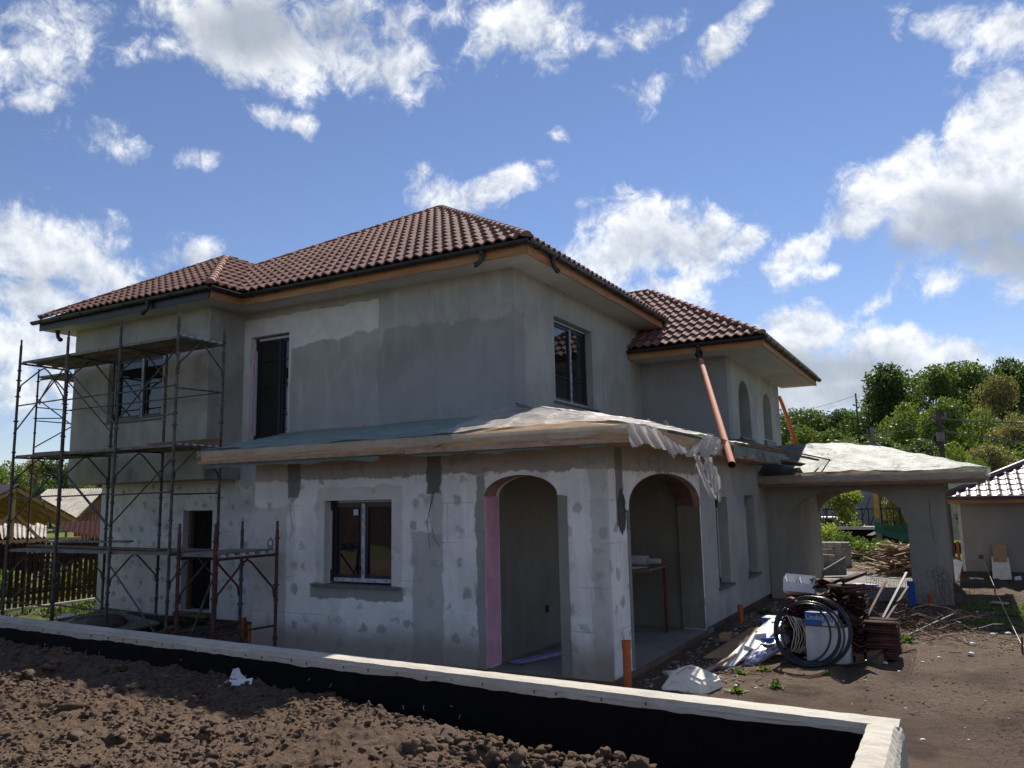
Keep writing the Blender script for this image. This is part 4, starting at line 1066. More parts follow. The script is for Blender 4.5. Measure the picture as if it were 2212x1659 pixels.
def wrinkled(name, quad, nu, nv, zoff, amp, mat, seed, curl=None, fold=6.0, hang=None):
    """film laid over a bilinear patch quad(u,v) -> Vector; ridged wrinkles lift it slightly"""
    us = np.linspace(0, 1, nu); vs = np.linspace(0, 1, nv); Ug, Vg = np.meshgrid(us, vs)
    A, B, Cc, Dd = [np.array(q) for q in quad]
    P = (A[None,None]*(1-Ug)[...,None] + B[None,None]*Ug[...,None])*(1-Vg)[...,None] + (Dd[None,None]*(1-Ug)[...,None] + Cc[None,None]*Ug[...,None])*Vg[...,None]
    X, Y = P[...,0], P[...,1]
    r = 1 - np.abs(fbm(X*1.0 + seed, Y*1.0 + seed*2, fold*.16, 2, .45))*4
    r2 = 1 - np.abs(fbm(X*1.0 - seed + Y*.4, Y*.6 + seed, fold*.4, 2, .5))*4
    P[...,2] += zoff + amp*(r*.75 + r2*.25)
    v = P.reshape(-1, 3); i = (np.arange(nu-1)[None,:] + np.arange(nv-1)[:,None]*nu).ravel()
    return v, np.stack([i, i+1, i+1+nu, i+nu], -1)
def merge(parts):
    V_, F_2, o = [], [], 0
    for v, f in parts: V_.append(v); F_2.append(f + o); o += len(v)
    return np.concatenate(V_), np.concatenate(F_2)
def skirt(a, b, top, bot, n, out, seed, ragged=.02, wave=.02):
    """film hanging over an eave from a to b"""
    a = np.array(a); b = np.array(b); d = (b - a) / np.linalg.norm(b - a); nr = np.array([d[1], -d[0]])
    t = np.linspace(0, 1, n); L = np.linalg.norm(b - a); xy = a[None] + (b - a)[None]*t[:,None]
    rows = []
    bt = bot + ragged * 2 * fbm(t * L * 3.1 + seed, t * 0 + seed, 1, 4, .6)
    for k in range(5):
        q = k / 4; o_ = out + wave * (fbm(t * L * 4 + seed, t * 0 + k * .25, 1, 3, .6)) * (.3 + q)
        rows.append(np.concatenate([xy + nr[None] * o_[:,None], (top + (bt - top) * q)[:,None] if np.ndim(top) else (top*(1-q) + bt*q)[:,None]], 1))
    v = np.concatenate(rows); i = (np.arange(n-1)[None,:] + np.arange(4)[:,None]*n).ravel()
    return v, np.stack([i, i+1, i+1+n, i+n], -1)
def film_obj(name, parts, mat, label, group=None):
    v, f = merge(parts); o = link(name, npmesh(name, v, f, mat, True)); return tag(o, label, 'plastic sheet', group)
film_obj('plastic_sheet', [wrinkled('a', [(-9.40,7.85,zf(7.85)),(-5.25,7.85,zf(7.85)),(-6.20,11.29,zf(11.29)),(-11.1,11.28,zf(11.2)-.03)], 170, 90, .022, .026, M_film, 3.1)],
    M_film, 'plastic sheet tinted green for the shade on the front slope of the porch roof')
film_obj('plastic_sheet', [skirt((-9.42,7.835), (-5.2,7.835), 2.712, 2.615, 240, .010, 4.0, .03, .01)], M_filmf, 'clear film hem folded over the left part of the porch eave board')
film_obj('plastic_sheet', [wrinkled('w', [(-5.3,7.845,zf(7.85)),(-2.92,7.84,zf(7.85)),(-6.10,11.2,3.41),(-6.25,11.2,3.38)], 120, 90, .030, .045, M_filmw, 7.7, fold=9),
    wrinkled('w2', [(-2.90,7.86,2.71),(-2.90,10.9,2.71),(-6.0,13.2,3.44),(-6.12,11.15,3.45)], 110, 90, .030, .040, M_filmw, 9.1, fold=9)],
    M_filmw, 'plastic sheet tinted white for the sun on the corner of the porch roof')
film_obj('plastic_sheet', [skirt((-5.4,7.83), (-2.90,7.83), 2.712, 2.615, 200, .012, 11.0, .06, .02)], M_filmf, 'torn clear film draped over the eave board at the porch corner')
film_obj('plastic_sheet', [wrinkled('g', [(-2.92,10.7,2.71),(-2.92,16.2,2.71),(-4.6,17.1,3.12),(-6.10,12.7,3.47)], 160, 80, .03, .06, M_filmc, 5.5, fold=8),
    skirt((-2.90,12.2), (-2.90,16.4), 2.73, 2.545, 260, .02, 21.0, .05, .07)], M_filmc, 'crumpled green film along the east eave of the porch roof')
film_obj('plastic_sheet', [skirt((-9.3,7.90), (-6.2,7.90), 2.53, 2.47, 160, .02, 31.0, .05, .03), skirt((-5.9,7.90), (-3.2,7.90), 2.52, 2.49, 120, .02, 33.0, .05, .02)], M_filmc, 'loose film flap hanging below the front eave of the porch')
# torn strips blowing off the ridge of the sheet
def cloth(poly, x0, amp, mat, label, seed, step=.013, fold=(1.0, .35), slope=0.0, name='plastic_strip'):
    """thin film piece hanging in front of the east eave: (y, z) outline, folded in and out along X"""
    ys = [p[0] for p in poly]; zs = [p[1] for p in poly]
    gy = np.arange(min(ys), max(ys) + step, step); gz = np.arange(min(zs), max(zs) + step, step)
    Yg, Zg = np.meshgrid(gy, gz); cy, cz = Yg[:-1, :-1] + step/2, Zg[:-1, :-1] + step/2
    cyj = cy + .05 * fbm(cy*9 + seed, cz*9, 1, 3, .7); czj = cz + .05 * fbm(cy*9, cz*9 + seed, 1, 3, .7)
    ins = np.zeros(cy.shape, bool); n = len(poly)
    for a in range(n):
        (y1, z1), (y2, z2) = poly[a], poly[(a+1) % n]
        c = (z1 > czj) != (z2 > czj); ins ^= c & (cyj < (y2-y1)*(czj-z1)/((z2-z1) + 1e-9) + y1)
    t = Yg*fold[0] + Zg*fold[1]
    Xg = x0 + amp*(np.abs(fbm(t*5 + seed, Zg*.9 + Yg*.3, 1, 4, .55))*3 - .4) + amp*.5*np.sin(t*31 + 3*fbm(Yg*2, Zg*2, 1, 2)) + slope*(Zg - max(zs))
    nz, ny = Yg.shape; r, c = np.nonzero(ins); i0 = r*ny + c
    f = np.stack([i0, i0+1, i0+1+ny, i0+ny], -1); used, inv = np.unique(f, return_inverse=True)
    v = np.stack([Xg, Yg, Zg], -1).reshape(-1, 3)[used]
    return tag(link(name, npmesh(name, v, inv.reshape(-1, 4), mat, True)), label, 'plastic strip', 'torn strips of film')
cloth([(7.66,2.60),(7.74,2.70),(7.99,2.70),(8.53,2.69),(8.89,2.62),(9.28,2.57),(9.66,2.53),(9.68,2.47),(9.18,2.43),(9.09,2.37),(8.92,2.46),(8.65,2.50),(8.58,2.47),(8.2,2.52),(7.97,2.48),(7.77,2.45)], -2.86, .018, M_filmw, 'wide torn film strip sagging across the east eave boards', 1, fold=(.6, 1.2))
cloth([(9.57,2.48),(10.07,2.60),(10.45,2.72),(10.57,2.78),(10.87,2.77),(11.16,2.72),(11.25,2.60),(10.92,2.49),(10.71,2.49),(10.51,2.41),(10.24,2.46),(10.15,2.51),(9.95,2.42),(9.81,2.44),(9.63,2.42)], -2.84, .03, M_filmw, 'bunched sun-white film on the eave under the brown downpipe', 5, fold=(.9, -1.3))
cloth([(9.86,2.47),(10.12,2.47),(10.25,2.35),(10.42,2.19),(10.65,2.04),(10.83,1.90),(10.48,1.93),(10.40,2.03),(10.24,2.11),(10.15,2.19),(9.98,2.24),(10.05,2.30),(9.86,2.29),(10.0,2.37)], -2.83, .02, M_filmw, 'longest ragged film tail hanging below the porch eave', 2, fold=(.8, 1.0))
cloth([(10.30,2.44),(10.66,2.46),(10.68,2.36),(10.88,2.31),(11.0,2.20),(11.08,2.08),(10.82,1.99),(10.62,2.0),(10.48,2.11),(10.35,2.23),(10.24,2.32)], -2.81, .025, M_filmw, 'broad torn film flap hanging beside the longest tail', 3, fold=(1.2, .2))
cloth([(10.79,2.0),(10.92,1.99),(11.04,1.90),(10.90,1.86),(10.75,1.88)], -2.80, .02, M_filmw, 'small film shred at the very end of the tail', 4)
cloth([(9.78,2.86),(10.41,3.0),(10.55,2.96),(10.62,3.0),(10.75,2.92),(11.03,2.96),(11.12,3.05),(11.3,3.03),(11.35,2.97),(12.22,2.98),(13.04,2.93),(13.42,2.86),(12.37,2.84),(11.41,2.84),(10.74,2.84),(10.22,2.84)], -3.6, .02, M_filmc, 'upright crumpled film edge behind the porch roof corner', 6, slope=-.3)
def shreds(pts, w, mat, label, seed, n):
    rg = np.random.default_rng(seed); m = MB(); pts = [Vector(p) for p in pts]
    for i in range(n):
        t = i / n * (len(pts) - 1); k = min(int(t), len(pts) - 2); p = pts[k].lerp(pts[k+1], t - k)
        hgt = rg.uniform(.2, 1) * w; q = Vector((rg.uniform(-.02, .02), rg.uniform(.0, .1), hgt)); b2 = Vector((0, rg.uniform(.05, .12), 0)) 
        m.add([tuple(p), tuple(p + b2), tuple(p + q + b2 * .5)], [(0, 1, 2)])
    return single('plastic_strip', m, mat, label, 'plastic strip', 'torn strips of film')
shreds([(-5.6,12.06,3.36),(-5.6,12.8,3.38),(-5.5,13.6,3.34),(-5.3,14.4,3.26)], .05, M_filmw, 'frayed top edge of sun-white film against the upper east wall', 16, 60)
def plank(name, a, b, w, h, mat, label, cat='plank', group=None, up=(0,0,1)):
    m = MB(); m.beam(a, b, w, h, up); return single(name, m, mat, label, cat, group)
plank('batten', (-5.34,7.80,2.60), (-4.55,8.6,2.86), .04, .03, M_pine, 'pale loose batten sticking out over the front porch eave')
plank('batten', (-2.90,12.4,2.74), (-2.35,16.9,2.62), .04, .035, M_brownpl, 'long thin batten lying over the crumpled film towards the carport', group='thin battens on the film')
plank('batten', (-2.78,12.6,2.76), (-2.05,18.2,2.60), .03, .02, M_brownpl, 'thinner longer batten pointing over the carport film', group='thin battens on the film')
m = MB(); m.hexa([(-4.15,16.5,3.10),(-3.75,16.6,2.95),(-3.55,18.2,3.0),(-4.1,18.5,3.2),(-4.15,16.5,3.12),(-3.75,16.6,2.97),(-3.55,18.2,3.02),(-4.1,18.5,3.22)]); single('roofing_sheet', m, M_gutter, 'black sheet lying below the arched windows of the wing', 'sheet')
m = MB(); m.hexa([(-3.0,15.7,2.62),(-2.5,16.3,2.52),(-2.7,16.9,2.5),(-3.3,16.2,2.62),(-3.0,15.7,2.64),(-2.5,16.3,2.54),(-2.7,16.9,2.52),(-3.3,16.2,2.64)]); single('board_offcut', m, M_brownpl, 'brown board end tilted at the inner corner of the two roofs', 'board')

# carport roof and its film
cr = bpy.data.objects.new('carport_roof', None); COL.objects.link(cr); cr.parent = house; cr['label'] = 'low hipped timber roof over the arched carport'
CZ0, CX1, CY0, CY1, CYR = 2.30, .45, 16.40, 21.4, 18.9; CZR = 3.0; CXR = -2.0
m = MB(); m.v = [(-3.42,CY0,CZ0-.02),(CX1,CY0,CZ0-.02),(CX1,CY1,CZ0-.02),(-4.16,CY1,CZ0-.02),(-4.16,CYR,CZR),(CXR,CYR,CZR),(-4.16,17.0,CZ0+.1)]
m.f = [[0,1,5,4,6],[1,2,5],[2,3,4,5],[0,3,2,1]]; m.mi = [0]*4; part('sheathing', m, M_pine, cr)
for a, b in ((-3.43,-1.6),(-1.59,.45)): bx(a,b,CY0-.03,CY0,2.155,2.29,'eave_board',M_batten,cr)
bx(-3.43,.45,CY0-.045,CY0-.031,2.115,2.165,'eave_batten',M_brownpl,cr); bx(.45,.48,CY0,CY1,2.15,2.29,'eave_board',M_batten,cr)
bx(-3.41,.44,CY0+.01,16.94,2.10,2.118,'soffit_boarding',M_batten,cr)
cf = [wrinkled('c', [(-3.50,CY0-.05,CZ0),(.52,CY0-.05,CZ0),(CXR+.1,CYR,CZR),(-4.14,CYR,CZR)], 260, 150, .03, .062, M_filmc, 13.3, fold=7),
      wrinkled('c2', [(.50,CY0-.06,CZ0-.02),(.56,CY1,CZ0),(CXR+.12,CYR+.02,CZR),(CXR+.09,CYR,CZR)], 60, 60, .03, .05, M_filmc, 14.1),
      wrinkled('c3', [(.56,CY1,CZ0),(-4.1,CY1,CZ0),(-4.1,CYR,CZR+.0),(CXR,CYR,CZR+.0)], 60, 60, .03, .02, M_filmc, 15.1)]
film_obj('plastic_sheet', cf, M_filmc, 'pale wrinkled plastic sheet covering the whole carport roof')
film_obj('plastic_sheet', [skirt((-3.5,CY0-.035), (.55,CY0-.035), 2.325, 2.20, 240, .012, 41.0, .04, .03), skirt((.50,CY0-.03), (.50,CY1), 2.32, 2.10, 80, .02, 43.0, .08, .05)], M_filmf, 'clear film hem folded over the carport eave')
plank('batten', (-3.40,16.62,2.395), (.05,16.55,2.39), .03, .025, M_brownpl, 'long dark batten holding the film down along the carport eave')
plank('batten', (-.1,16.42,2.08), (.35,16.40,2.09), .02, .03, M_pale, 'short pale strip under the right end of the carport eave')

# ================================================================== DOWNPIPES AND DRAIN STUBS
m = MB(); a = Vector((-4.50,16.48,4.86)); b = Vector((-2.70,11.25,2.37)); a2 = a.lerp(b, .06)
m.tube([a, b], .054, 20, caps=False)
m.tube([b, a.lerp(b, .985)], .055, 20, caps=False)
dp = thing('downpipe', 'long brown downpipe slanting from the wing gutter past the porch eave', 'downpipe')
o = part('pipe', m, M_copper, dp, True); 
m = MB(); m.tube([a + Vector((0,.05,.12)), a, a.lerp(b, .05)], .060, 16); part('collar', m, M_gutter, dp, True)
m = MB(); m.tube([b, b + (a-b).normalized()*.3], .050, 16, caps=False); part('inner_face', m, M_archdark, dp, True)
m = MB(); m.tube([(-4.20,23.62,4.75),(-3.80,23.55,3.25)], .055, 14); single('downpipe', m, M_pipe, 'orange pipe leaning behind the rear corner of the wing', 'downpipe', smooth=True)
def stub(x, y, z0, z1, r, label, lean=(0,0)):
    t = thing('drain_pipe', label, 'drain pipe', group='orange drain stubs')
    m = MB(); m.tube([(x,y,z0),(x+lean[0],y+lean[1],z1-.08)], r, 18, caps=False); part('pipe', m, M_pipe, t, True)
    m = MB(); m.tube([(x+lean[0]*.9,y+lean[1]*.9,z1-.085),(x+lean[0],y+lean[1],z1)], r*1.13, 18, caps=False); m.tube([(x+lean[0],y+lean[1],z1-.012),(x+lean[0],y+lean[1],z1)], r*1.18, 18, caps=False); part('socket', m, M_pipe, t, True)
    m = MB(); m.tube([(x+lean[0],y+lean[1],z1-.03),(x+lean[0],y+lean[1],z1-.022)], r*.98, 16); part('cap', m, M_found, t)
stub(-3.21, 8.28, -.3, .44, .043, 'tall orange drain stub in front of the porch pier')
stub(-3.24, 13.5, -.3, .19, .040, 'orange drain stub beside the east wall between the windows')
stub(-.58, 16.72, -.3, .12, .045, 'orange drain stub in front of the carport pier')
stub(-9.85, 9.35, -.6, .09, .05, 'orange drain stub to the right of the dark foundation', (.0,.0))
stub(-10.75, 9.95, -.6, .07, .05, 'tilted orange drain stub under the middle of the red scaffold', (.05,.02))

# ================================================================== SCAFFOLDS
def couplers(m, x, y, z0, z1, rg, r):
    z = z0 + .2
    while z < z1 - .1:
        m.tube([(x,y,z),(x,y,z+.03)], r*1.5, 7)
        if rg.random() < .6: m.box(x-.055,x+.055,y-.012,y+.012,z+.006,z+.02) if rg.random() < .5 else m.box(x-.012,x+.012,y-.055,y+.055,z+.006,z+.02)
        z += rg.choice([.33,.5,.62,.2])
def pole(par, x, y, z0, z1, mat, rg, r=.026, lean=0):
    m = MB(); m.tube([(x,y,z0),(x+lean,y,z1)], r, 9); m.tube([(x+lean,y,z1),(x+lean,y,z1+.12)], r*.72, 8); couplers(m, x, y, z0, z1, rg, r); part('pole', m, mat, par)
def tubep(par, name, a, b, mat, r=.015):
    r *= 1.18; m = MB(); a = Vector(a); b = Vector(b); m.tube([a, b], r, 7); part(name, m, mat, par)
def frame_top(par, x, y0, y1, z, mat, axis='y', r=.015):
    """transom under the deck with the bent brace below it"""
    if axis == 'y': P = lambda s, zz: (x, y0 + (y1-y0)*s, zz)
    else: P = lambda s, zz: (y0 + (y1-y0)*s, x, zz)
    tubep(par, 'transom', P(0, z-.03), P(1, z-.03), mat, .017)
    m = MB(); m.tube([P(.03, z-.60), P(.05, z-.47), P(.42, z-.11), P(.5, z-.06), P(.58, z-.11), P(.95, z-.47), P(.97, z-.60)], r, 7); part('knee_brace', m, mat, par)
rg = random.Random(5)
sc = thing('scaffold', 'tall dark steel scaffold with three decks in front of the left block', 'scaffold')
FX = [-11.65, -13.22, -14.81, -16.38]; YO, YI = 9.2, 10.2; LZ = [1.17, 3.0, 4.90]
for i, x in enumerate(FX):
    pole(sc, x, YO, -.45, 5.24, M_steel, rg)
    if i < 3: pole(sc, x, YI, -.45, 5.1 if i == 0 else 4.8, M_steel, rg)
    else: pole(sc, x, YI, -.45, 4.85, M_steel, rg)
    for k, z in enumerate(LZ):
        if i == 0 and k == 0: pass
        frame_top(sc, x, YO, YI, z, M_steel)
for i in range(3):
    xa, xb = FX[i], FX[i+1]
    for k, z in enumerate(LZ):
        for p in range(3):
            if k == 1 and p == 2 and i == 1: continue
            ya = YO + .03 + p * .325; m = MB(); m.box(xb + .02, xa - .01, ya, ya + .30, z, z + .014)
            m.box(xb + .02, xa - .01, ya, ya + .012, z - .035, z); m.box(xb + .02, xa - .01, ya + .288, ya + .30, z - .035, z)
            pl = part('deck_plank', m, M_plank, sc)
            if i == 0 and k > 0:
                for q in range(2):
                    m = MB(); yy = ya + .05 + q * .16; m.box(xa - .03, xa + .022, yy, yy + .055, z - .004, z + .024); part('deck_hook', m, M_tape, pl)
    for k, z in enumerate(LZ):
        z0 = -.35 if k == 0 else LZ[k-1]
        # guard rails between decks
        if k == 2 or (k == 1 and i != 0) or k == 1: tubep(sc, 'guard_rail', (xa, YO - .02, z0 + 1.02), (xb, YO - .02, z0 + 1.0), M_steel, .012)
        if k == 2 and i == 0: tubep(sc, 'guard_rail', (xa, YO - .02, z0 + .52), (xb, YO - .02, z0 + .5), M_steel, .013)
        if k == 2: tubep(sc, 'guard_rail', (xa, YI, z0 + 1.0), (xb, YI, z0 + 1.0), M_steel, .011)
        if k == 0: tubep(sc, 'guard_rail', (xa, YO, .15), (xb, YO, .2), M_steel, .013)
    for k, z in enumerate(LZ):
        z0 = (-.35 if k == 0 else LZ[k-1]) 
        if k == 0 and i == 0: tubep(sc, 'diagonal_brace', (xa + .02, YO - .03, -.35), (xb, YO - .03, 1.0), M_steel, .012); continue
        if i % 2 == 0: tubep(sc, 'diagonal_brace', (xa, YO - .03, z - .25), (xb, YO - .03, z0 + .45), M_steel, .012)
        elif k > 0: tubep(sc, 'diagonal_brace', (xb, YO - .03, z - .25), (xa, YO - .03, z0 + .45), M_steel, .012)
        if i == 2: tubep(sc, 'diagonal_brace', (xb, YI, z - .25), (xa, YI, z0 + .45), M_steel, .012)
for k in (1, 2): tubep(sc, 'guard_rail', (FX[0], YO, LZ[k-1] + .98), (FX[0], YI, LZ[k-1] + 1.0), M_steel, .012)
m = MB(); m.box(-13.6, -11.62, 10.14, 10.165, 3.02, 3.16); part('toe_board', m, M_brownpl, sc)
m = MB(); m.box(-13.5, -11.7, 9.85, 10.05, 3.017, 3.05); part('toe_board', m, M_brownpl, sc)
plank('plank', (-16.4,9.75,1.225), (-12.2,9.5,1.205), .22, .025, M_brownpl, 'long brown plank lying across the lowest scaffold deck')
plank('plank', (-16.9,10.35,1.27), (-14.2,10.25,1.29), .26, .035, M_plank, 'grey board lying at the back of the lowest scaffold deck')
s2 = thing('scaffold', 'narrow rusty scaffold tower along the far left side wall', 'scaffold')
for (x, y) in ((-17.85, 10.45), (-16.93, 10.55), (-17.85, 12.2), (-16.93, 12.2)):
    pole(s2, x, y, -.45, 4.95, M_rust, rg, .02)
for z in (3.15, 4.86):
    frame_top(s2, 10.5, -17.85, -16.93, z, M_steel, 'x'); frame_top(s2, 12.2, -17.85, -16.93, z, M_steel, 'x')
    for p in range(3):
        m = MB(); m.box(-17.83 + p*.31, -17.55 + p*.31, 10.45, 12.25, z, z + .04); part('deck_plank', m, M_plank, s2)
tubep(s2, 'diagonal_brace', (-17.85,10.45,4.4), (-17.85,12.2,3.3), M_steel, .012); tubep(s2, 'diagonal_brace', (-17.85,12.2,4.4), (-17.85,10.45,3.3), M_steel, .012)
for z in (3.9, 4.2, 1.0): tubep(s2, 'guard_rail', (-17.85,10.45,z), (-17.85,12.2,z), M_steel, .011)
tubep(s2, 'guard_rail', (-17.85,10.45,3.95), (-16.93,10.5,3.9), M_steel, .011)
tubep(s2, 'diagonal_brace', (-17.85,10.45,2.7), (-16.93,10.5,1.4), M_steel, .012)
s3 = thing('scaffold', 'short dark red scaffold frame in front of the black doorway', 'scaffold')
RX0, RX1, RY0, RY1, RZ = -8.87, -8.20, 7.15, 8.20, 1.30
for (x, y, mt) in ((RX0,RY0,M_rust),(RX0,RY1,M_steel),(RX1,RY0,M_rust),(RX1,RY1,M_rust)): pole(s3, x, y, -.25, RZ + .30, mt, rg, .024)
for x in (RX0, RX1):
    frame_top(s3, x, RY0, RY1, RZ, M_rust); tubep(s3, 'rung', (x, RY0, .35), (x, RY1, .33), M_rust, .013)
tubep(s3, 'guard_rail', (RX0, RY0, .20), (RX1, RY0, .18), M_plank, .013)
tubep(s3, 'diagonal_brace', (RX0 + .0, RY0 - .02, -.25), (RX1, RY0 - .02, RZ - .25), M_steel, .012)
for p in range(3):
    m = MB(); ya = RY0 + .02 + p * .34; m.box(RX0, RX1 - .02, ya, ya + .31, RZ, RZ + .045); pl = part('deck_plank', m, M_plank, s3)
    for q in range(2): m = MB(); yy = ya + .06 + q * .15; m.box(RX1 - .02, RX1 + .026, yy, yy + .06, RZ - .01, RZ + .028); part('deck_hook', m, M_tape, pl)
# things lying below the scaffold
def lump(name, c, s, mat, label, cat, seed, sub=3, jit=.12):
    V0, F0 = ico(sub); rgg = np.random.default_rng(seed); v = V0 * (1 + jit * (fbm(V0[:,0]*2+seed, V0[:,1]*2+V0[:,2]*1.7, 1.3, 3))[:,None]*2) * np.array(s) + np.array(c)
    return tag(link(name, npmesh(name, v, F0, mat, False)), label, cat)
lump('foam_lump', (-15.3,9.9,-.18), (.38,.2,.10), M_white, 'pale flattened sack on the grass below the scaffold', 'sack', 3, 3, .4)
m = MB(); m.hexa([(-15.0,9.3,-.32),(-13.3,9.1,-.30),(-13.1,10.2,-.2),(-14.9,10.3,-.02),(-15.0,9.3,-.28),(-13.3,9.1,-.26),(-13.1,10.2,-.16),(-14.9,10.3,.02)]); single('mixing_board', m, M_plank, 'cement stained board leaning on rubble under the scaffold', 'board')
lump('mortar_heap', (-14.0,9.75,-.16), (.42,.3,.16), M_found, 'small heap of grey mortar on the stained board', 'heap', 5)
plank('plank', (-15.6,9.6,-.2), (-14.4,9.9,.0), .1, .03, M_brownpl, 'short brown plank beside the pale sack')
plank('plank', (-12.7,9.4,-.38), (-12.2,9.8,-.12), .05, .04, M_brownpl, 'dark stick propped between the scaffold poles')
rgn = np.random.default_rng(22); X = rgn.uniform(-15.5,-8.9,700); Y = rgn.uniform(8.6,11.2,700); s_ = .02 + .05 * rgn.random(700)**2
tag(link('stone_rubble', scatter_lumps('stone_rubble', np.stack([X,Y,yard_fine(X,Y)+.01],-1), s_, M_found, I1, seed=23)), kind='stuff')

# ================================================================== THINGS IN THE YARD
# chunk of dirty foam in front
m = MB(); P8 = [(-2.99,8.54,-.12),(-2.47,8.50,-.13),(-2.36,8.98,-.12),(-2.88,9.06,-.12)]
top = [(-2.86,8.74,.11),(-2.50,8.62,.02),(-2.38,8.92,.03),(-2.74,9.0,.12)]
bm = bmesh.new(); vs = [bm.verts.new(p) for p in P8 + top]
for f in [(3,2,1,0),(4,5,6,7),(0,1,5,4),(1,2,6,5),(2,3,7,6),(3,0,4,7)]: bm.faces.new([vs[i] for i in f])
bmesh.ops.bevel(bm, geom=bm.edges[:], offset=.035, segments=3, affect='EDGES'); bmesh.ops.subdivide_edges(bm, edges=bm.edges[:], cuts=2, use_grid_fill=True)
for v_ in bm.verts:
    q = fbm(np.array([v_.co.x*9+v_.co.z*5]), np.array([v_.co.y*9-v_.co.z*4]), .5, 2)[0]; v_.co += Vector((q, q*.5, q)) * .012
me = bpy.data.meshes.new('foam_block'); bm.to_mesh(me); bm.free(); me.materials.append(M_foam)
tag(link('foam_block', me), 'chipped dirty white foam block lying by the retaining wall', 'foam block')
m = MB(); m.tube([(-2.78,8.60,.075),(-2.71,8.78,.115),(-2.63,8.95,.075)], .004, 5); single('red_cord', m, simple('red_cord', (.5,.06,.04)), 'thin red cord lying over the foam block', 'cord')
plank('stick', (-2.72,9.5,-.06), (-2.56,10.3,.0), .035, .035, M_batten, 'grey wooden stick between the foam block and the white boards')
m = MB(); m.tube([(-3.0,8.95,-.09),(-2.7,9.2,-.07)], .02, 6); 
# flat cardboard and trim boards leaning on the pile
def sheet(name, pts, mat, label, cat, th=.012, n=1):
    a, b, c, d = [Vector(p) for p in pts]; nn = (b - a).cross(d - a).normalized() * th; m = MB(); m.hexa([a, b, c, d, a + nn, b + nn, c + nn, d + nn]); return single(name, m, mat, label, cat)
sheet('cardboard_sheet', [(-3.02,10.36,-.10),(-2.74,10.42,-.12),(-2.44,11.5,.16),(-2.66,11.6,.12)], M_card, 'flat brown cardboard leaning towards the wall behind the white boards', 'cardboard')
sheet('cardboard_sheet', [(-2.66,10.9,.0),(-2.50,10.95,-.02),(-2.28,11.9,.14),(-2.46,11.95,.16)], M_card, 'torn brown cardboard strip between the leaning board and the blue box', 'cardboard')
sheet('trim_board', [(-2.70,9.98,-.10),(-2.53,10.02,-.10),(-2.22,11.3,.24),(-2.36,11.35,.27)], M_white, 'long pale blue-grey trim board sloping down to the ground', 'board', .02)
sheet('trim_board', [(-2.50,10.5,.06),(-2.34,10.45,.02),(-2.14,11.2,.26),(-2.30,11.3,.30)], M_white, 'shorter crumpled white board on top of the sloping trim board', 'board', .03)
def carton(name, o, ux, uy, h, mat, label, cat='box', flaps=False, th=.006):
    o = Vector(o); ux = Vector(ux); uy = Vector(uy); uz = Vector((0,0,h)); t = thing(name, label, cat)
    b = MB(); c = [o, o+ux, o+ux+uy, o+uy]; b.v = [tuple(p) for p in c] + [tuple(p+uz) for p in c]
    b.f = [[0,1,5,4],[1,2,6,5],[2,3,7,6],[3,0,4,7],[3,2,1,0]] + ([] if flaps else [[4,5,6,7]]); b.mi = [0]*len(b.f)
    part('carton', b, mat, t); return t, c, uz
# white trays: foam packing box on top of the tile stack
t = thing('packing_box', 'open white foam packing box tipped on top of the tile stack', 'box')
A = Vector((-2.10,11.12,.70)); ux = Vector((.37,.05,-.03)); uz = Vector((-.0,.10,.25)); uy = Vector((0,.16,-.05))
for (o, a, b2, nm) in ((A, ux, uz*.45, 'front_wall'), (A+uy, ux, uz, 'back_wall'), (A, uy, uz*.7, 'side_wall'), (A+ux, uy, uz*.7, 'side_wall'), (A, ux, uy, 'bottom'), (A+ux*.47+uy*.2, uy*.8, uz*.75, 'divider')):
    m = MB(); nn = a.cross(b2).normalized()*.012; m.hexa([o, o+a, o+a+b2, o+b2, o+nn, o+a+nn, o+a+b2+nn, o+b2+nn]); part(nm, m, M_white, t)
for q in (0.02, .5):
    m = MB(); n = 12
    for i in range(n+1):
        s_ = i/n; p = A + uy*.9 + ux*(q + s_*.45) + uz*(.95 - .55*math.sin(math.pi*s_)); m.v += [tuple(p), tuple(p - uy*.6 - uz*.2)]
    for i in range(n): m.f.append([2*i, 2*i+2, 2*i+3, 2*i+1]); m.mi.append(0)
    part('inlay', m, M_white, t, True)
# big white carton with a torn top, blue printed boxes
t, c, uz = carton('white_carton', (-1.80,10.78,-.12), (.46,-.03,.0), (.05,.32,0), .44, M_white, 'tall plain white carton standing behind the black hose', flaps=True)
m = MB(); o = c[0] + uz; m.add([tuple(o + Vector((.0,.02,.0))), tuple(o + Vector((.40,.0,.0))), tuple(o + Vector((.43,.10,.06))), tuple(o + Vector((.05,.12,.08)))], [(0,1,2,3)]); part('flap', m, M_card, t)
def text(body, size, mat, M, parent, name='lettering', ext=.0008, bold=True):
    cu = bpy.data.curves.new(name, 'FONT'); cu.body = body; cu.size = size; cu.extrude = ext; cu.offset = size*.018 if bold else 0; cu.resolution_u = 3
    o = bpy.data.objects.new('tmp', cu); COL.objects.link(o); dg = bpy.context.evaluated_depsgraph_get(); dg.update()
    me = bpy.data.meshes.new_from_object(o.evaluated_get(dg)); bpy.data.objects.remove(o); me.materials.clear(); me.materials.append(mat)
    q = link(name, me, parent); q.matrix_world = M; return q
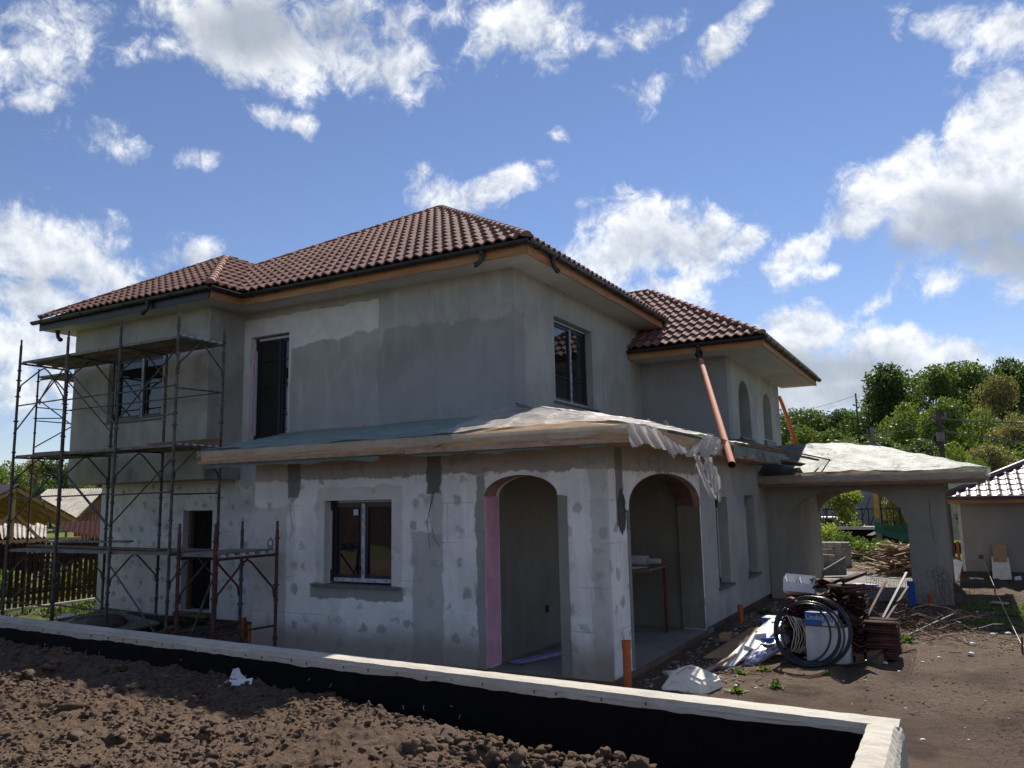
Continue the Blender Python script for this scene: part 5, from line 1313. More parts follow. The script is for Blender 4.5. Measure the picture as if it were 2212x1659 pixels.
def printed_box(o, ux, uy, h, label, words, size, tx):
    t, c, uz = carton('printed_box', o, ux, uy, h, M_white, label)
    X = Vector(ux).normalized(); nrm = X.cross(Vector((0,0,1))).normalized()
    L = Vector(ux).length
    m = MB(); p = Vector(o) + nrm*.0015
    m.add([tuple(p), tuple(p + X*L*.62), tuple(p + X*L*.62 + uz*.96), tuple(p + uz*.96)], [(0,1,2,3)]); part('blue_print', m, M_blue, t)
    # swirl emblem: concentric arcs
    for r in (.022, .040, .058):
        m = MB(); cpt = p + X*L*.80 + uz*.45; n = 18; col = M_blue
        for i in range(n+1):
            a = -.6 + 4.6*i/n
            for rr in (r, r+.009): m.v.append(tuple(cpt + X*math.cos(a)*rr*L/.30 + Vector((0,0,1))*math.sin(a)*rr*h/.13*.8 + nrm*.0015))
        for i in range(n): m.f.append([2*i,2*i+2,2*i+3,2*i+1]); m.mi.append(0)
        part('emblem_arc', m, M_blue, t)
    top = Vector(o) + uz + Vector((0,0,.0015)); Y = Vector(uy)
    m = MB(); m.add([tuple(top + X*L*.05 + Y*.1), tuple(top + X*L*.95 + Y*.15), tuple(top + X*L*.9 + Y*.45), tuple(top + X*L*.1 + Y*.35)], [(0,1,2,3)]); part('blue_print', m, M_blue, t)
    m = MB(); m.add([tuple(top + X*L*.2 + Y*.6), tuple(top + X*L*.9 + Y*.55), tuple(top + X*L*.85 + Y*.8), tuple(top + X*L*.25 + Y*.85)], [(0,1,2,3)]); part('blue_print', m, M_blue, t)
    M = Matrix((X, Vector((0,0,1)), nrm)).transposed().to_4x4(); M.translation = p + X*tx + Vector((0,0,h*.42)) + nrm*.0015
    text(words, size, M_white, M, t)
    return t
printed_box((-1.80,10.80,.335), (.33,-.03,0), (.04,.24,0), .155, 'blue and white printed box lying on the tall white carton', 'Lindab', .085, .012)
printed_box((-2.60,12.0,.06), (.32,.0,0), (.03,.26,0), .16, 'blue and white printed box on the cartons to the left of the hose', 'Lindab', .085, .02)
carton('brown_carton', (-2.64,11.95,-.12), (.40,.0,0), (.02,.34,0), .17, M_card, 'low brown carton under the left printed box')
# small crushed boxes on the foil parcel
carton('small_carton', (-2.40,10.72,.10), (.13,.03,.02), (-.03,.13,.02), .09, M_white, 'small white carton opened on the foil parcel')
carton('small_carton', (-2.31,10.55,.04), (.11,-.05,.0), (.05,.10,.0), .07, M_sill, 'small grey printed carton lying on the foil parcel')
t, c, uz = carton('small_carton', (-2.33,10.68,.10), (.12,-.04,.02), (.04,.08,.0), .05, M_blue, 'small blue and white carton beside the grey one')
carton('small_carton', (-2.28,11.15,.20), (.20,.04,-.03), (-.02,.15,.0), .10, M_white, 'creased white carton above the foil parcel near the hose')
# foil wrapped parcel: crumpled sleeve
V0, F0 = ico(4); rr = 1 + .28*fbm(V0[:,0]*3.1, V0[:,1]*3.3+V0[:,2]*2.9, 1.6, 4, .6)[:,None]*2
v = V0*rr*np.array([.115,.52,.085]); a_ = -.35; ca, sa = math.cos(a_), math.sin(a_); x_ = v[:,0]*ca - v[:,1]*sa; y_ = v[:,0]*sa + v[:,1]*ca; v = np.stack([x_, y_, v[:,2] + v[:,1]*.22], 1) + np.array([-2.24,10.62,.03])
tag(link('foil_parcel', npmesh('foil_parcel', v, F0, M_silver, False)), 'crumpled silver and violet foil parcel beside the hose', 'parcel')
# white cables looping out of the boxes and a hank of pale cord inside the hose ring
m = MB(); m.tube([(-2.32,12.1,.24),(-2.30,12.0,.36),(-2.24,11.9,.38),(-2.20,11.85,.25),(-2.18,11.8,.12),(-2.28,11.7,.16),(-2.34,11.75,.24),(-2.25,11.6,.22)], .012, 7); single('white_cable', m, M_white, 'white cable looping out of the left printed box', 'cable', smooth=True)
hk = thing('cord_hank', 'hank of pale cord hanging inside the left side of the hose ring', 'cord')
rgg = random.Random(4)
for q in range(11):
    m = MB(); y0 = 10.9 + q*.012; x0 = -2.02 + q*.022; pts = []
    for i in range(9): s_ = i/8; pts.append((x0 + .10*math.sin(math.pi*s_)*(.6+.08*q) + rgg.uniform(-.008,.008), y0 + rgg.uniform(-.02,.02), .42 - .44*s_ - q*.006))
    m.tube(pts, .007, 5); part('strand', m, M_foam, hk, True)
# coil of black hose standing on edge, leaning on the stack
hs = thing('hose_coil', 'coil of thick black water hose leaning against the tile stack', 'hose')
C0 = Vector((-1.685,10.50,.31)); 
def loop(cx, cz, rx, rz, tilt, yo, n=56, a0=0, a1=2*math.pi, wob=0):
    p = []
    for i in range(n+1):
        a = a0 + (a1-a0)*i/n; p.append((C0.x + cx + math.cos(a)*rx, C0.y + yo + math.sin(a)*rz*tilt + wob*math.sin(2*a+cx*9), C0.z + cz + math.sin(a)*rz))
    return p
for (cx, cz, rx, rz, tl, yo) in ((0,-.0,.43,.385,.34,0),(-.05,-.035,.36,.34,.30,.035),(-.045,-.045,.375,.345,.38,-.03),(-.10,-.04,.31,.33,.3,.06),(.05,-.005,.40,.38,.42,.03),(-.02,-.03,.40,.365,.25,-.06)):
    m = MB(); m.tube(loop(cx, cz, rx, rz, tl, yo), .0125, 8, caps=False); part('hose_turn', m, M_hose, hs, True)
m = MB(); m.tube(loop(-.06,-.04,.34,.33,.32,-.02, a0=2.2, a1=4.71) + [(-1.55,10.42,-.05),(-1.35,10.46,-.06),(-1.15,10.6,-.04),(-1.0,10.8,.01),(-.88,11.05,.08)], .0125, 8); part('hose_end', m, M_hose, hs, True)
# stack of clay roof tiles on a pallet
ts = thing('pallet', 'wooden pallet under the stack of roof tiles', 'pallet')
for q in range(5):
    m = MB(); m.box(-2.14, -1.16, 10.95 + q*.24, 11.07 + q*.24, -.03, -.01); part('slat', m, M_brownpl, ts)
for q in range(3):
    m = MB(); m.box(-2.14 + q*.44, -2.04 + q*.44, 10.95, 12.1, -.11, -.031); part('block', m, M_brownpl, ts)
def ctile_mesh():
    m = MB(); n = 10; W_, L_ = .24, .36
    for i in range(n+1):
        t_ = i/n; z_ = .028*math.sin(2*math.pi*t_) ; 
        m.v += [(t_*W_, 0, z_), (t_*W_, 0, z_+.013), (t_*W_, L_, z_+.013), (t_*W_, L_, z_)]
    for i in range(n):
        a = i*4
        for p, q in ((0,1),(1,2),(2,3),(3,0)): m.f.append([a+p, a+4+p, a+4+q, a+q]); m.mi.append(0)
    m.f += [[0,3,2,1],[n*4,n*4+1,n*4+2,n*4+3]]; m.mi += [0,0]
    return m.mesh('clay_tile', M_ctile, True)
ct = ctile_mesh(); rgg = random.Random(9)
first = True
for col in range(4):
    for row in range(2):
        hcount = [18, 21, 19, 13][col] if row == 0 else 20
        for k in range(hcount):
            o = link('clay_tile', ct); z_ = .0 + k*.0325
            o.location = (-2.12 + col*.245 + rgg.uniform(-.022,.022), 11.0 + row*.42 + rgg.uniform(-.035,.035), z_)
            o.rotation_euler = (R(90*0) + rgg.uniform(-.03,.03), rgg.uniform(-.03,.03), rgg.uniform(-.07,.07))
            tag(o, 'clay roof tile in the ' + ['left', 'second', 'third', 'right hand'][col] + ' column of the stack' + (' behind the hose' if row == 0 else ', rear row'), 'roof tile', 'clay tiles of the ' + ['left', 'second', 'third', 'right'][col] + (' front' if row == 0 else ' rear') + ' column')
for k in range(12):
    o = link('clay_tile', ct); o.location = (-1.62 + rgg.uniform(-.1,.25), 11.05 + rgg.uniform(0,.4), .68 + k*.012); o.rotation_euler = (rgg.uniform(-.25,.25), rgg.uniform(-.3,.3), rgg.uniform(-1.2,1.2))
    tag(o, 'clay roof tile thrown loosely on top of the stack', 'roof tile', 'loose clay tiles on the stack')
for k in range(26):
    o = link('clay_tile', ct); lv, q = k % 13, k // 13; o.location = (-1.10 + .32 + rgg.uniform(-.02,.02), 11.02 + q*.27 + rgg.uniform(-.02,.02), -.06 + lv*.033); o.rotation_euler = (rgg.uniform(-.04,.04), rgg.uniform(-.04,.04), R(90) + rgg.uniform(-.06,.06))
    tag(o, 'clay roof tile turned sideways in the column at the right flank of the stack', 'roof tile', 'clay tiles turned sideways beside the stack')
# wire netting draped over the right flank, rebar mesh, heap of rusty wire
def netting(name, fn, nu, nv, r, mat, label, cat, seed=1, jit=.01):
    rgx = random.Random(seed); G = [[Vector(fn(i/nu, j/nv)) + Vector([rgx.uniform(-jit, jit) for _ in range(3)]) for j in range(nv+1)] for i in range(nu+1)]
    m = MB()
    for row in G: m.tube(row, r, 4, caps=False)
    for j in range(nv+1): m.tube([G[i][j] for i in range(nu+1)], r, 4, caps=False)
    return single(name, m, mat, label, cat)
netting('wire_mesh', lambda u, v: (-1.45 + 1.15*u, 14.6 + .5*v + .12*math.sin(u*9), -.05 + .62*v + .10*math.sin(u*5+v*3)), 26, 9, .003, M_wire, 'buckled rusty wire mesh in front of the carport', 'wire mesh', 3, .02)
netting('wire_mesh', lambda u, v: (-.95 + .25*v, 11.2 + 1.4*u, -.08 + .75*v - .2*v*u), 16, 8, .0028, M_wire, 'wire mesh propped against the right flank of the tile stack', 'wire mesh', 5, .012)
netting('wire_mesh', lambda u, v: (-.45 + .55*u, 15.8 + .4*v, -.1 + .75*v*(1-.5*u) + .05*math.sin(u*7)), 16, 9, .003, M_wire, 'curling rusty mesh in front of the carport pier', 'wire mesh', 8, .03)
wh = thing('wire_heap', 'tangled heap of rusty wire and thin rods to the right of the tiles', 'wire heap')
rgg = random.Random(31)
for q in range(110):
    cx, cy = rgg.gauss(-.62,.33), rgg.gauss(14.0,.55); a = rgg.uniform(-.6,.6); L_ = rgg.uniform(.3,.95); bend = rgg.uniform(-.25,.25); z0 = -.08 + rgg.random()*.16
    pts = []
    for i in range(7):
        s_ = i/6 - .5; pts.append((cx + math.cos(a)*L_*s_ - math.sin(a)*bend*(s_*s_*4-1)*.6, cy + math.sin(a)*L_*s_ + math.cos(a)*bend*(s_*s_*4-1), z0 + .05*math.sin(i*1.3+q) + .05*(1 - abs(s_)*2)*rgg.random()))
    m = MB(); m.tube(pts, rgg.choice([.004,.005,.007]), 5); part('rod', m, rgg.choice([M_wire, M_wire, M_batten, M_steel]), wh)
m = MB(); m.tube([(-.80,13.0,-.08),(-.45,13.6,.04),(-.1,14.2,.15)], .017, 6); single('steel_bar', m, M_steel, 'long grey bar sticking out of the wire heap', 'bar')
m = MB(); m.tube([(-.9,14.6,-.05),(-.75,14.65,.12),(-.55,14.7,.17),(-.3,14.72,.13),(-.1,14.6,.05)], .012, 7); single('bent_pipe', m, M_batten, 'pale bent pipe arching over the wire heap', 'pipe', smooth=True)
for q, (a, b2, lb) in enumerate((((-1.05,11.3,-.05),(-.85,12.4,.10),'thin brown lath lying right of the tile stack'), ((-1.15,10.95,.02),(-.72,12.9,.62),'grey bar leaning up to the right from the tile stack'), ((-1.2,11.0,.25),(-.95,12.2,.75),'thin bar leaning over the edge-stacked tiles'), ((-1.0,12.0,.3),(-.72,12.9,.82),'angle iron sticking up behind the tile stack'))):
    m = MB(); m.beam(a, b2, .03, .012); single('bar', m, [M_brownpl, M_wire, M_wire, M_gutter][q], lb, 'bar')
bxp = thing('stone_block', 'small rough brown block standing right of the hose coil', 'block')
m = MB(); m.hexa([(-1.12,10.85,-.12),(-.98,10.82,-.12),(-.92,11.1,-.12),(-1.08,11.15,-.12),(-1.12,10.85,.03),(-.99,10.82,.05),(-.93,11.1,.06),(-1.08,11.15,.04)]); part('block', m, M_brownpl, bxp)
m = MB(); m.hexa([(-3.06,11.45,-.05),(-2.92,11.5,-.05),(-2.92,11.6,-.03),(-3.06,11.55,-.03),(-3.06,11.45,.05),(-2.92,11.5,.05),(-2.92,11.6,.05),(-3.06,11.55,.05)]); single('yellow_offcut', m, M_pine, 'small yellow foam offcut at the edge of the porch slab', 'offcut')
lump('plastic_scrap', (-3.05,9.3,-.08), (.14,.07,.03), M_white, 'pale plastic scrap on the rubble beside the porch', 'scrap', 31, 3, .7)
m = MB(); m.hexa([(-4.95,8.85,-.02),(-4.80,8.8,-.02),(-4.3,10.6,-.02),(-4.42,10.65,-.02),(-4.95,8.85,.0),(-4.80,8.8,.01),(-4.3,10.6,.01),(-4.42,10.65,.0)]); single('foam_strip', m, M_purple, 'long lilac foam strip lying on the porch floor', 'strip')
lump('blue_scrap', (-4.82,8.85,.0), (.11,.06,.012), simple('pale_blue', (.25,.35,.62)), 'pale blue scrap on the porch floor by the pink jamb', 'scrap', 37, 3, .5)
# table with a roll in the porch
tb = thing('trestle_table', 'brown trestle table standing inside the porch', 'table')
for (x, y) in ((-3.90,11.72),(-4.85,11.0),(-4.85,11.9)):
    m = MB(); m.box(x-.02,x+.02,y-.02,y+.02,-.02,.93); part('leg', m, simple('rust_brown', (.16,.045,.03)), tb)
m = MB(); m.box(-4.95,-3.87,11.0,11.05,.90,.945); m.box(-4.95,-3.87,11.05,11.78,.92,.945); part('table_top', m, M_brownpl, tb)
m = MB(); m.tube([(-4.9,11.45,1.035),(-4.02,11.35,1.035)], .07, 18); m.tube([(-4.02,11.35,1.035),(-3.98,11.345,1.03),(-3.82,11.33,1.03)], .045, 14, r2=.035); single('foil_roll', m, M_filmw, 'pale roll of sheeting lying on the porch table', 'roll', smooth=True)
m = MB(); m.hexa([(-4.9,11.02,.946),(-4.1,11.02,.946),(-4.0,11.3,.946),(-4.9,11.35,.946),(-4.9,11.02,.951),(-4.1,11.02,.951),(-4.0,11.3,.951),(-4.9,11.35,.951)]); single('paper_sheet', m, M_white, 'pale paper sheet under the roll on the table', 'sheet')
# plastic bag on the soil against the coated wall
n = 26; uu, vv2 = np.meshgrid(np.linspace(0,1,n), np.linspace(0,1,n)); 
def bagpiece(pts, seed, amp):
    A, B, C_, D_ = [np.array(p) for p in pts]; P = (A*(1-uu)[...,None]+B*uu[...,None])*(1-vv2)[...,None] + (D_*(1-uu)[...,None]+C_*uu[...,None])*vv2[...,None]
    nz = fbm(P[...,0]*12+seed, P[...,2]*12+P[...,1]*9, 1, 4, .6); P[...,1] -= amp*(.5-nz); P[...,2] += amp*nz*.6; i = (np.arange(n-1)[None,:]+np.arange(n-1)[:,None]*n).ravel(); return P.reshape(-1,3), np.stack([i,i+1,i+1+n,i+n],-1)
film_obj('plastic_bag', [bagpiece([(-5.98,5.44,.36),(-5.68,5.40,.34),(-5.88,5.46,.47),(-5.96,5.46,.45)], 3, .04), bagpiece([(-5.9,5.22,.345),(-5.50,5.28,.345),(-5.66,5.42,.40),(-5.86,5.36,.40)], 6, .05)], M_white, 'crumpled white plastic bag on the soil against the black wall')
bpy.data.objects['plastic_bag']['category'] = 'plastic bag'
# stakes with a string line, small white litter
for k, (x, y, lb) in enumerate(((.55,12.15,'rusty stake nearest the right edge holding the string'),(.50,19.0,'rusty stake behind the grass patch holding the string'))):
    m = MB(); m.tube([(x,y,-.12),(x+.01,y,.13)], .012, 6); single('stake', m, M_wire, lb, 'stake')
m = MB(); m.tube([(.55,12.15,.03),(.53,15.5,.0),(.50,19.0,.06),(.42,22.2,.3)], .004, 4); single('string', m, M_foam, 'pale string stretched over the yard between stakes', 'string')
rgn = np.random.default_rng(41); X = rgn.uniform(-2.8,2.4,150); Y = rgn.uniform(6.5,17,150); s_ = .008+.022*rgn.random(150)**2
tag(link('pale_litter', scatter_lumps('pale_litter', np.stack([X,Y,yard_fine(X,Y)+.005],-1), s_, M_white, I1, seed=42, flat=.4)), kind='stuff')
for k, (x, y, s_, lb) in enumerate(((.28,13.6,.05,'white stone in the middle of the yard at the right'),(.47,13.75,.05,'white plastic scrap right of the white stone'),(.02,12.7,.04,'pale brick piece in front of the wire heap'),(-.02,11.9,.045,'broken white scrap lowest in the open yard'),(-.93,10.9,.035,'white scrap beside the hose end'))):
    lump('scrap', (x,y,-.08), (s_,s_*.7,s_*.45), M_white, lb, 'scrap', 50+k, 2, .5)
rgn = np.random.default_rng(45); n_ = 900; X = np.concatenate([rgn.uniform(-2.9,2.4,90), rgn.normal(.0,.5,260), rgn.normal(-2.6,.35,300)]); Y = np.concatenate([rgn.uniform(7.5,17,90), rgn.normal(13.6,.7,260), rgn.uniform(9,13,300)]); k = (X > -3.35) & (Y > 5.6); X, Y = X[k], Y[k]
m = MB(); rg5 = random.Random(46)
for x, y in zip(X, Y):
    z = float(yard_fine(np.array([x]), np.array([y]))[0]) + .008; a = rg5.uniform(0, 3.14); l = rg5.uniform(.01, .08); m.beam((x - math.cos(a)*l, y - math.sin(a)*l, z), (x + math.cos(a)*l, y + math.sin(a)*l, z + rg5.uniform(-.005, .02)), rg5.uniform(.005, .018), .006)
tag(link('wood_splinters', m.mesh('wood_splinters', M_brownpl)), kind='stuff')
# weeds
def weed(x, y, s_, n, seed, label=None, name='weed', mat=M_weed, z=None, up=.6):
    rr_ = random.Random(seed); m = MB(); z = yard_fine(np.array([x]), np.array([y]))[0] if z is None else z
    for k in range(n):
        a = rr_.uniform(0, 6.28); el = rr_.uniform(.15, up + .5); L_ = s_*rr_.uniform(.3,1.1); w_ = L_*rr_.uniform(.22,.42)
        d = Vector((math.cos(a)*math.cos(el), math.sin(a)*math.cos(el), math.sin(el))); sd = d.cross(Vector((0,0,1))).normalized()
        o = Vector((x,y,z)) + Vector((rr_.gauss(0,s_*.35), rr_.gauss(0,s_*.35), 0)); p = [o, o + d*L_*.45 + sd*w_*.5, o + d*L_ - Vector((0,0,L_*.12)), o + d*L_*.45 - sd*w_*.5]
        m.add([tuple(q) for q in p], [(0,1,2),(0,2,3)])
    if label: return single(name, m, mat, label, 'weed', 'weeds in the yard')
    return m
for k, (x, y, s_, lb) in enumerate(((-2.80,9.55,.13,'leafy weed right behind the foam block'),(-2.60,8.35,.10,'weed in front of the foam block'),(-2.18,8.75,.11,'weed at the right end of the foam block'),(-1.85,9.1,.13,'broad weed between foam block and hose'),(-2.95,8.15,.13,'weed cluster beside the tall orange stub'),(-2.15,10.0,.12,'grassy weed below the foil parcel'),(-2.35,9.7,.10,'grassy weed under the sloping trim board'),(-1.45,9.9,.09,'low weed in front of the hose coil'),(-.80,12.6,.17,'tall weed growing out of the wire heap'),(-3.05,14.6,.20,'dark weed against the east wall by the window'))):
    weed(x, y, s_*.8, 95 if k < 8 else 120, 60+k, lb, z=None)
for (x, y, lb) in ((-3.05,14.6,'x'),): pass
m = MB(); rgw = random.Random(77)
for k in range(620):
    x = rgw.gauss(.35,.55); y = rgw.gauss(15.6,.75)
    if x < -.15 or fbm(np.array([x]), np.array([y]), 1.3, 3)[0] < -.06: continue
    w_ = weed(x, y, .10, 9, k+500); m.add(w_.v, w_.f)
for k in range(160):
    x = rgw.uniform(-.1,1.3); y = rgw.gauss(17.8,.4); w_ = weed(x, y, .06, 6, k+1500); m.add(w_.v, w_.f)
tag(link('green_weeds', m.mesh('green_weeds', M_weed, False, False)), kind='stuff')
m = MB()
for k in range(1500):
    x = rgw.uniform(-18,-13.2); y = rgw.uniform(7.5,12.5)
    if fbm(np.array([x]), np.array([y]), .9, 3)[0] < -.08: continue
    w_ = weed(x, y, .16, 7, k+3500, up=.9); m.add(w_.v, w_.f)
tag(link('left_grass', m.mesh('left_grass', foliage('grass_blade', (.05,.085,.02), (.09,.12,.03), .3), False, False)), kind='stuff')

# ================================================================== SEEN THROUGH THE ARCH, BEHIND THE HOUSE
def pile(name, label, cat, cx, cy, sx, sy, h, n, L_, mat, seed, flat=.35, r=(.018,.035), ang=None, group=None):
    t = thing(name, label, cat, group=group); rr_ = random.Random(seed)
    for k in range(n):
        q = rr_.random(); x = cx + rr_.gauss(0, sx)*(1-q*.7); y = cy + rr_.gauss(0, sy)*(1-q*.7); z = -.08 + h*q; a = rr_.gauss(ang, .5) if ang is not None else rr_.uniform(0, 3.14)
        l = L_*rr_.uniform(.35,1); d = Vector((math.cos(a), math.sin(a), rr_.uniform(-flat, flat)*.8)) * l/2; c_ = Vector((x, y, max(z, abs(d.z)*.6 - .05)))
        m = MB(); m.beam(c_-d, c_+d, rr_.uniform(*r)*2, rr_.uniform(*r)*.8); part('plank', m, mat if not isinstance(mat, list) else rr_.choice(mat), t)
    return t
pile('timber_heap', 'large heap of broken pale and brown boards beyond the carport', 'timber heap', -1.25, 22.4, .40, .42, .72, 120, 1.35, [M_pine, M_brownpl, M_batten, M_brownpl], 71, .45)
pile('timber_heap', 'low stack of reddish laths left of the grey blocks beyond the carport', 'timber heap', -4.1, 25.5, .7, .8, .55, 60, 1.8, [M_batten, M_brownpl, M_ctile], 72, .1, ang=.1)
pile('timber_heap', 'scattered grey sticks on the grass in front of the shrub', 'timber heap', -2.9, 27.2, .8, .4, .25, 22, 1.4, [M_batten, M_pine, M_steel], 73, .3)
pile('timber_heap', 'bundle of short sawn laths behind the big board heap', 'timber heap', -1.15, 26.0, .35, .3, .5, 50, .7, [M_pine, M_batten], 74, .05, ang=.2)
for lv in range(9):
    for c_ in range(4):
        m = MB(); x = -3.62 + c_*.20 + (lv % 2)*.03; m.box(x, x+.19, 25.0, 25.4, -.1 + lv*.075, -.1 + lv*.075 + .068)
        single('paving_block', m, M_stone, 'grey paving block in the stack beyond the carport', 'block', 'grey blocks stacked beyond the carport')
m = MB(); m.hexa([(-3.1,20.8,.0),(-2.5,21.2,.0),(-2.5,21.3,.02),(-3.1,20.9,.02),(-3.1,20.8,.06),(-2.5,21.2,.42),(-2.5,21.3,.44),(-3.1,20.9,.08)]); single('steel_profile', m, M_sill, 'grey metal profile leaning inside the carport', 'profile')
wb = thing('block_wall', 'black coated low wall with white coping beyond the yard', 'wall')
m = MB(); m.box(-9.0, -2.9, 36.0, 36.3, -.9, .50); part('wall_body', m, M_tar, wb)
m = MB(); m.box(-9.0, -2.8, 35.9, 36.4, .50, .62); part('coping', m, M_pale, wb)
m = MB(); m.box(-2.9, -2.7, 31, 36.0, -.9, .50); part('wall_body', m, M_tar, wb)
m = MB(); m.box(-2.56, -2.38, 30.6, 30.8, -.2, 2.6); single('concrete_post', m, M_pole, 'grey concrete post with a yellow warning plate behind the black wall', 'post'); 
ps = bpy.data.objects['concrete_post']; m = MB(); m.box(-2.55,-2.39,30.58,30.599,1.1,2.3); part('warning_plate', m, simple('yellow_plate', (.40,.27,.06)), ps)
m = MB(); m.box(-2.95,-2.2,29.4,29.9,-.2,.28); m2 = MB(); single('concrete_block', m, M_stone, 'pale concrete block at the foot of the post', 'block')
m = MB(); n_ = 14
for i in range(n_+1):
    q = i/n_; x = -2.55 + 1.3*q; zt = 1.02 - .16*math.sin(math.pi*q); zb = .62 - .42*q; m.v += [(x,30.2,zt),(x,30.3,(zt+zb)/2),(x,30.25,zb)]
for i in range(n_): a = i*3; m.f += [[a,a+1,a+4,a+3],[a+1,a+2,a+5,a+4]]; m.mi += [0,0]
single('green_netting', m, M_green, 'dark green netting hung on the fence behind the block', 'netting')
m = MB(); m.box(-2.6,-1.0,33,33.3,-.6,.62); single('red_wall', m, M_redtin, 'dark red low wall behind the green netting', 'wall')
nb = thing('neighbour_house', 'grey neighbour house with white framed windows seen through the arch', 'house')
m = MB(); m.box(-11,-3.5,46,52,-.3,3.4); part('wall', m, M_house2, nb); m = MB(); m.box(-3.2,1.5,44,50,-.3,3.1); part('wall', m, M_pale, nb)
m = MB(); m.hexa([(-11.4,45.6,3.3),(-3.1,45.6,3.3),(-3.1,52.4,3.3),(-11.4,52.4,3.3),(-9,48.5,4.6),(-5,48.5,4.6),(-5,49.5,4.6),(-9,49.5,4.6)]); part('roof', m, M_corr, nb)
for x in (-3.1,-2.2,-1.2,.0):
    m = MB(); m.box(x, x+.62, 43.94, 43.999, .45, 1.9); w = part('window', m, M_white, nb); m = MB(); m.box(x+.08, x+.54, 43.92, 43.94, .55, 1.8); part('pane', m, M_glass, w)
m = MB(); m.box(-10.5,-3.6,39,39.04,-.1,1.6)
gf = thing('iron_fence', 'thin dark iron fence in front of the grey neighbour house', 'fence')
for k in range(30):
    m = MB(); x = -9.5 + k*.25; m.box(x-.02,x+.02,39,39.03,-.8,1.35); part('bar', m, M_cable, gf)
for z in (.1,1.25): m = MB(); m.box(-9.6,-2.2,38.97,39.0,z,z+.05); part('rail', m, M_cable, gf)
# parked white car: body, cabin, wheels
pc = thing('parked_car', 'white car parked behind the vines, seen through the arch', 'car')
def prism(prof, y0, y1):
    m = MB(); m.poly([prof], lambda u, v, d: (u, y0 + d, v), 0, y1 - y0); return m
part('body', prism([(-7.6,-.35),(-3.9,-.35),(-3.85,.15),(-4.0,.35),(-4.7,.42),(-5.3,.86),(-6.9,.88),(-7.5,.4),(-7.65,.2)], 41.5, 43.1), M_white, pc)
m = prism([(-7.2,.45),(-4.9,.42),(-5.35,.80),(-6.85,.82)], 41.47, 41.5); part('window', m, M_glass, pc)
for x in (-7.0,-4.6):
    m = MB(); m.tube([(x,41.45,-.42),(x,41.65,-.42)], .33, 16); w = part('wheel', m, M_hose, pc); m = MB(); m.tube([(x,41.43,-.42),(x,41.45,-.42)], .18, 12); part('rim', m, M_sill, w)

def leaf_cloud(centers, radii, n, size, seed, squash=.8):
    """leaf-sized quads spread through a set of clumps; returns verts, faces"""
    rg_ = np.random.default_rng(seed); C_ = np.array(centers); Rr = np.array(radii)
    pr_ = Rr**2; pr_ /= pr_.sum(); idx = rg_.choice(len(C_), n, p=pr_)
    d = rg_.normal(size=(n,3)); d /= np.linalg.norm(d, axis=1)[:,None]; r = Rr[idx]*(.55 + .5*rg_.random(n)**.6)
    lump_ = 1 + .35*np.sin(d[:,0]*7+idx)*np.sin(d[:,1]*6-idx)*np.cos(d[:,2]*5)
    p = C_[idx] + d*(r*lump_)[:,None]*np.array([1,1,squash])
    t1 = rg_.normal(size=(n,3)); t1 /= np.linalg.norm(t1, axis=1)[:,None]
    nrm_ = d*.6 + rg_.normal(size=(n,3))*.5; t2 = np.cross(nrm_, t1); t2 /= np.linalg.norm(t2, axis=1)[:,None]+1e-9
    s = (size*(.5+rg_.random(n)))[:,None]
    q = np.stack([p - t1*s, p + t2*s*.6, p + t1*s, p - t2*s*.6], 1)
    return q.reshape(-1,3), np.arange(n*4).reshape(-1,4)
def make_tree_variant(h, rad, seed, n=3200, leaf=.16, kind=0, low=.25):
    rr_ = random.Random(seed); cs, rs = [], []
    for k in range(16):
        a = rr_.uniform(0,6.28); q = rr_.random(); zz = h*(low + (1-low)*q*.88); env = math.sin(math.pi*(.12+.80*q))**.7
        rad_ = rad*env*rr_.uniform(.35,.85); cs.append((math.cos(a)*rad_*.8, math.sin(a)*rad_*.8, zz)); rs.append(rad*rr_.uniform(.26,.44))
    cs.append((0,0,h*.9)); rs.append(rad*.3)
    v, f = leaf_cloud(cs, rs, n, leaf, seed)
    crown = npmesh('crown', v, f, M_leaf[kind])
    m = MB(); m.tube([(0,0,-.5),(rr_.uniform(-.1,.1),.05,h*.3),(rr_.uniform(-.2,.2),0,h*.75)], h*.028, 7, r2=h*.008)
    for c_ in cs[:8]: m.tube([(0,0,h*.25),(c_[0]*.5,c_[1]*.5,(h*.25+c_[2])*.55),c_], h*.010, 5, r2=h*.003)
    return crown, m.mesh('trunk', M_bark, True)
VARS = [make_tree_variant(7,3.1,1,8500,.105,0), make_tree_variant(8,3.0,2,8500,.105,1), make_tree_variant(6.5,3.4,3,8500,.105,2), make_tree_variant(6.5,3.3,4,8500,.11,3), make_tree_variant(9,3.2,5,9000,.105,0,.3)]
def tree(kind, x, y, s_, label, group, rot=0, z=None, sz=1.0):
    t = thing('tree', label, 'tree', group=group); cm, tm_ = VARS[kind]
    z = float(far_h(np.array([x*1.0]), np.array([y*1.0]))[0]) if z is None else z
    t.location = (x, y, z); t.rotation_euler = (0,0,rot); t.scale = (s_, s_, s_*sz)
    link('crown', cm, t); link('trunk', tm_, t); return t
def at(px, D, z0=0):     # ground position in direction of a column of the photograph, D metres out along +Y
    d = FW + RT*((px-1250)/F_[0]) - UPV*((1200-937.5)/F_[0]); k = D/d.y; return d.x*k, D
KN = ['rounded mid green tree', 'tall dark green tree', 'olive brown spring tree', 'bright yellow green tree', 'tall open crowned green tree']
rgt = random.Random(15)
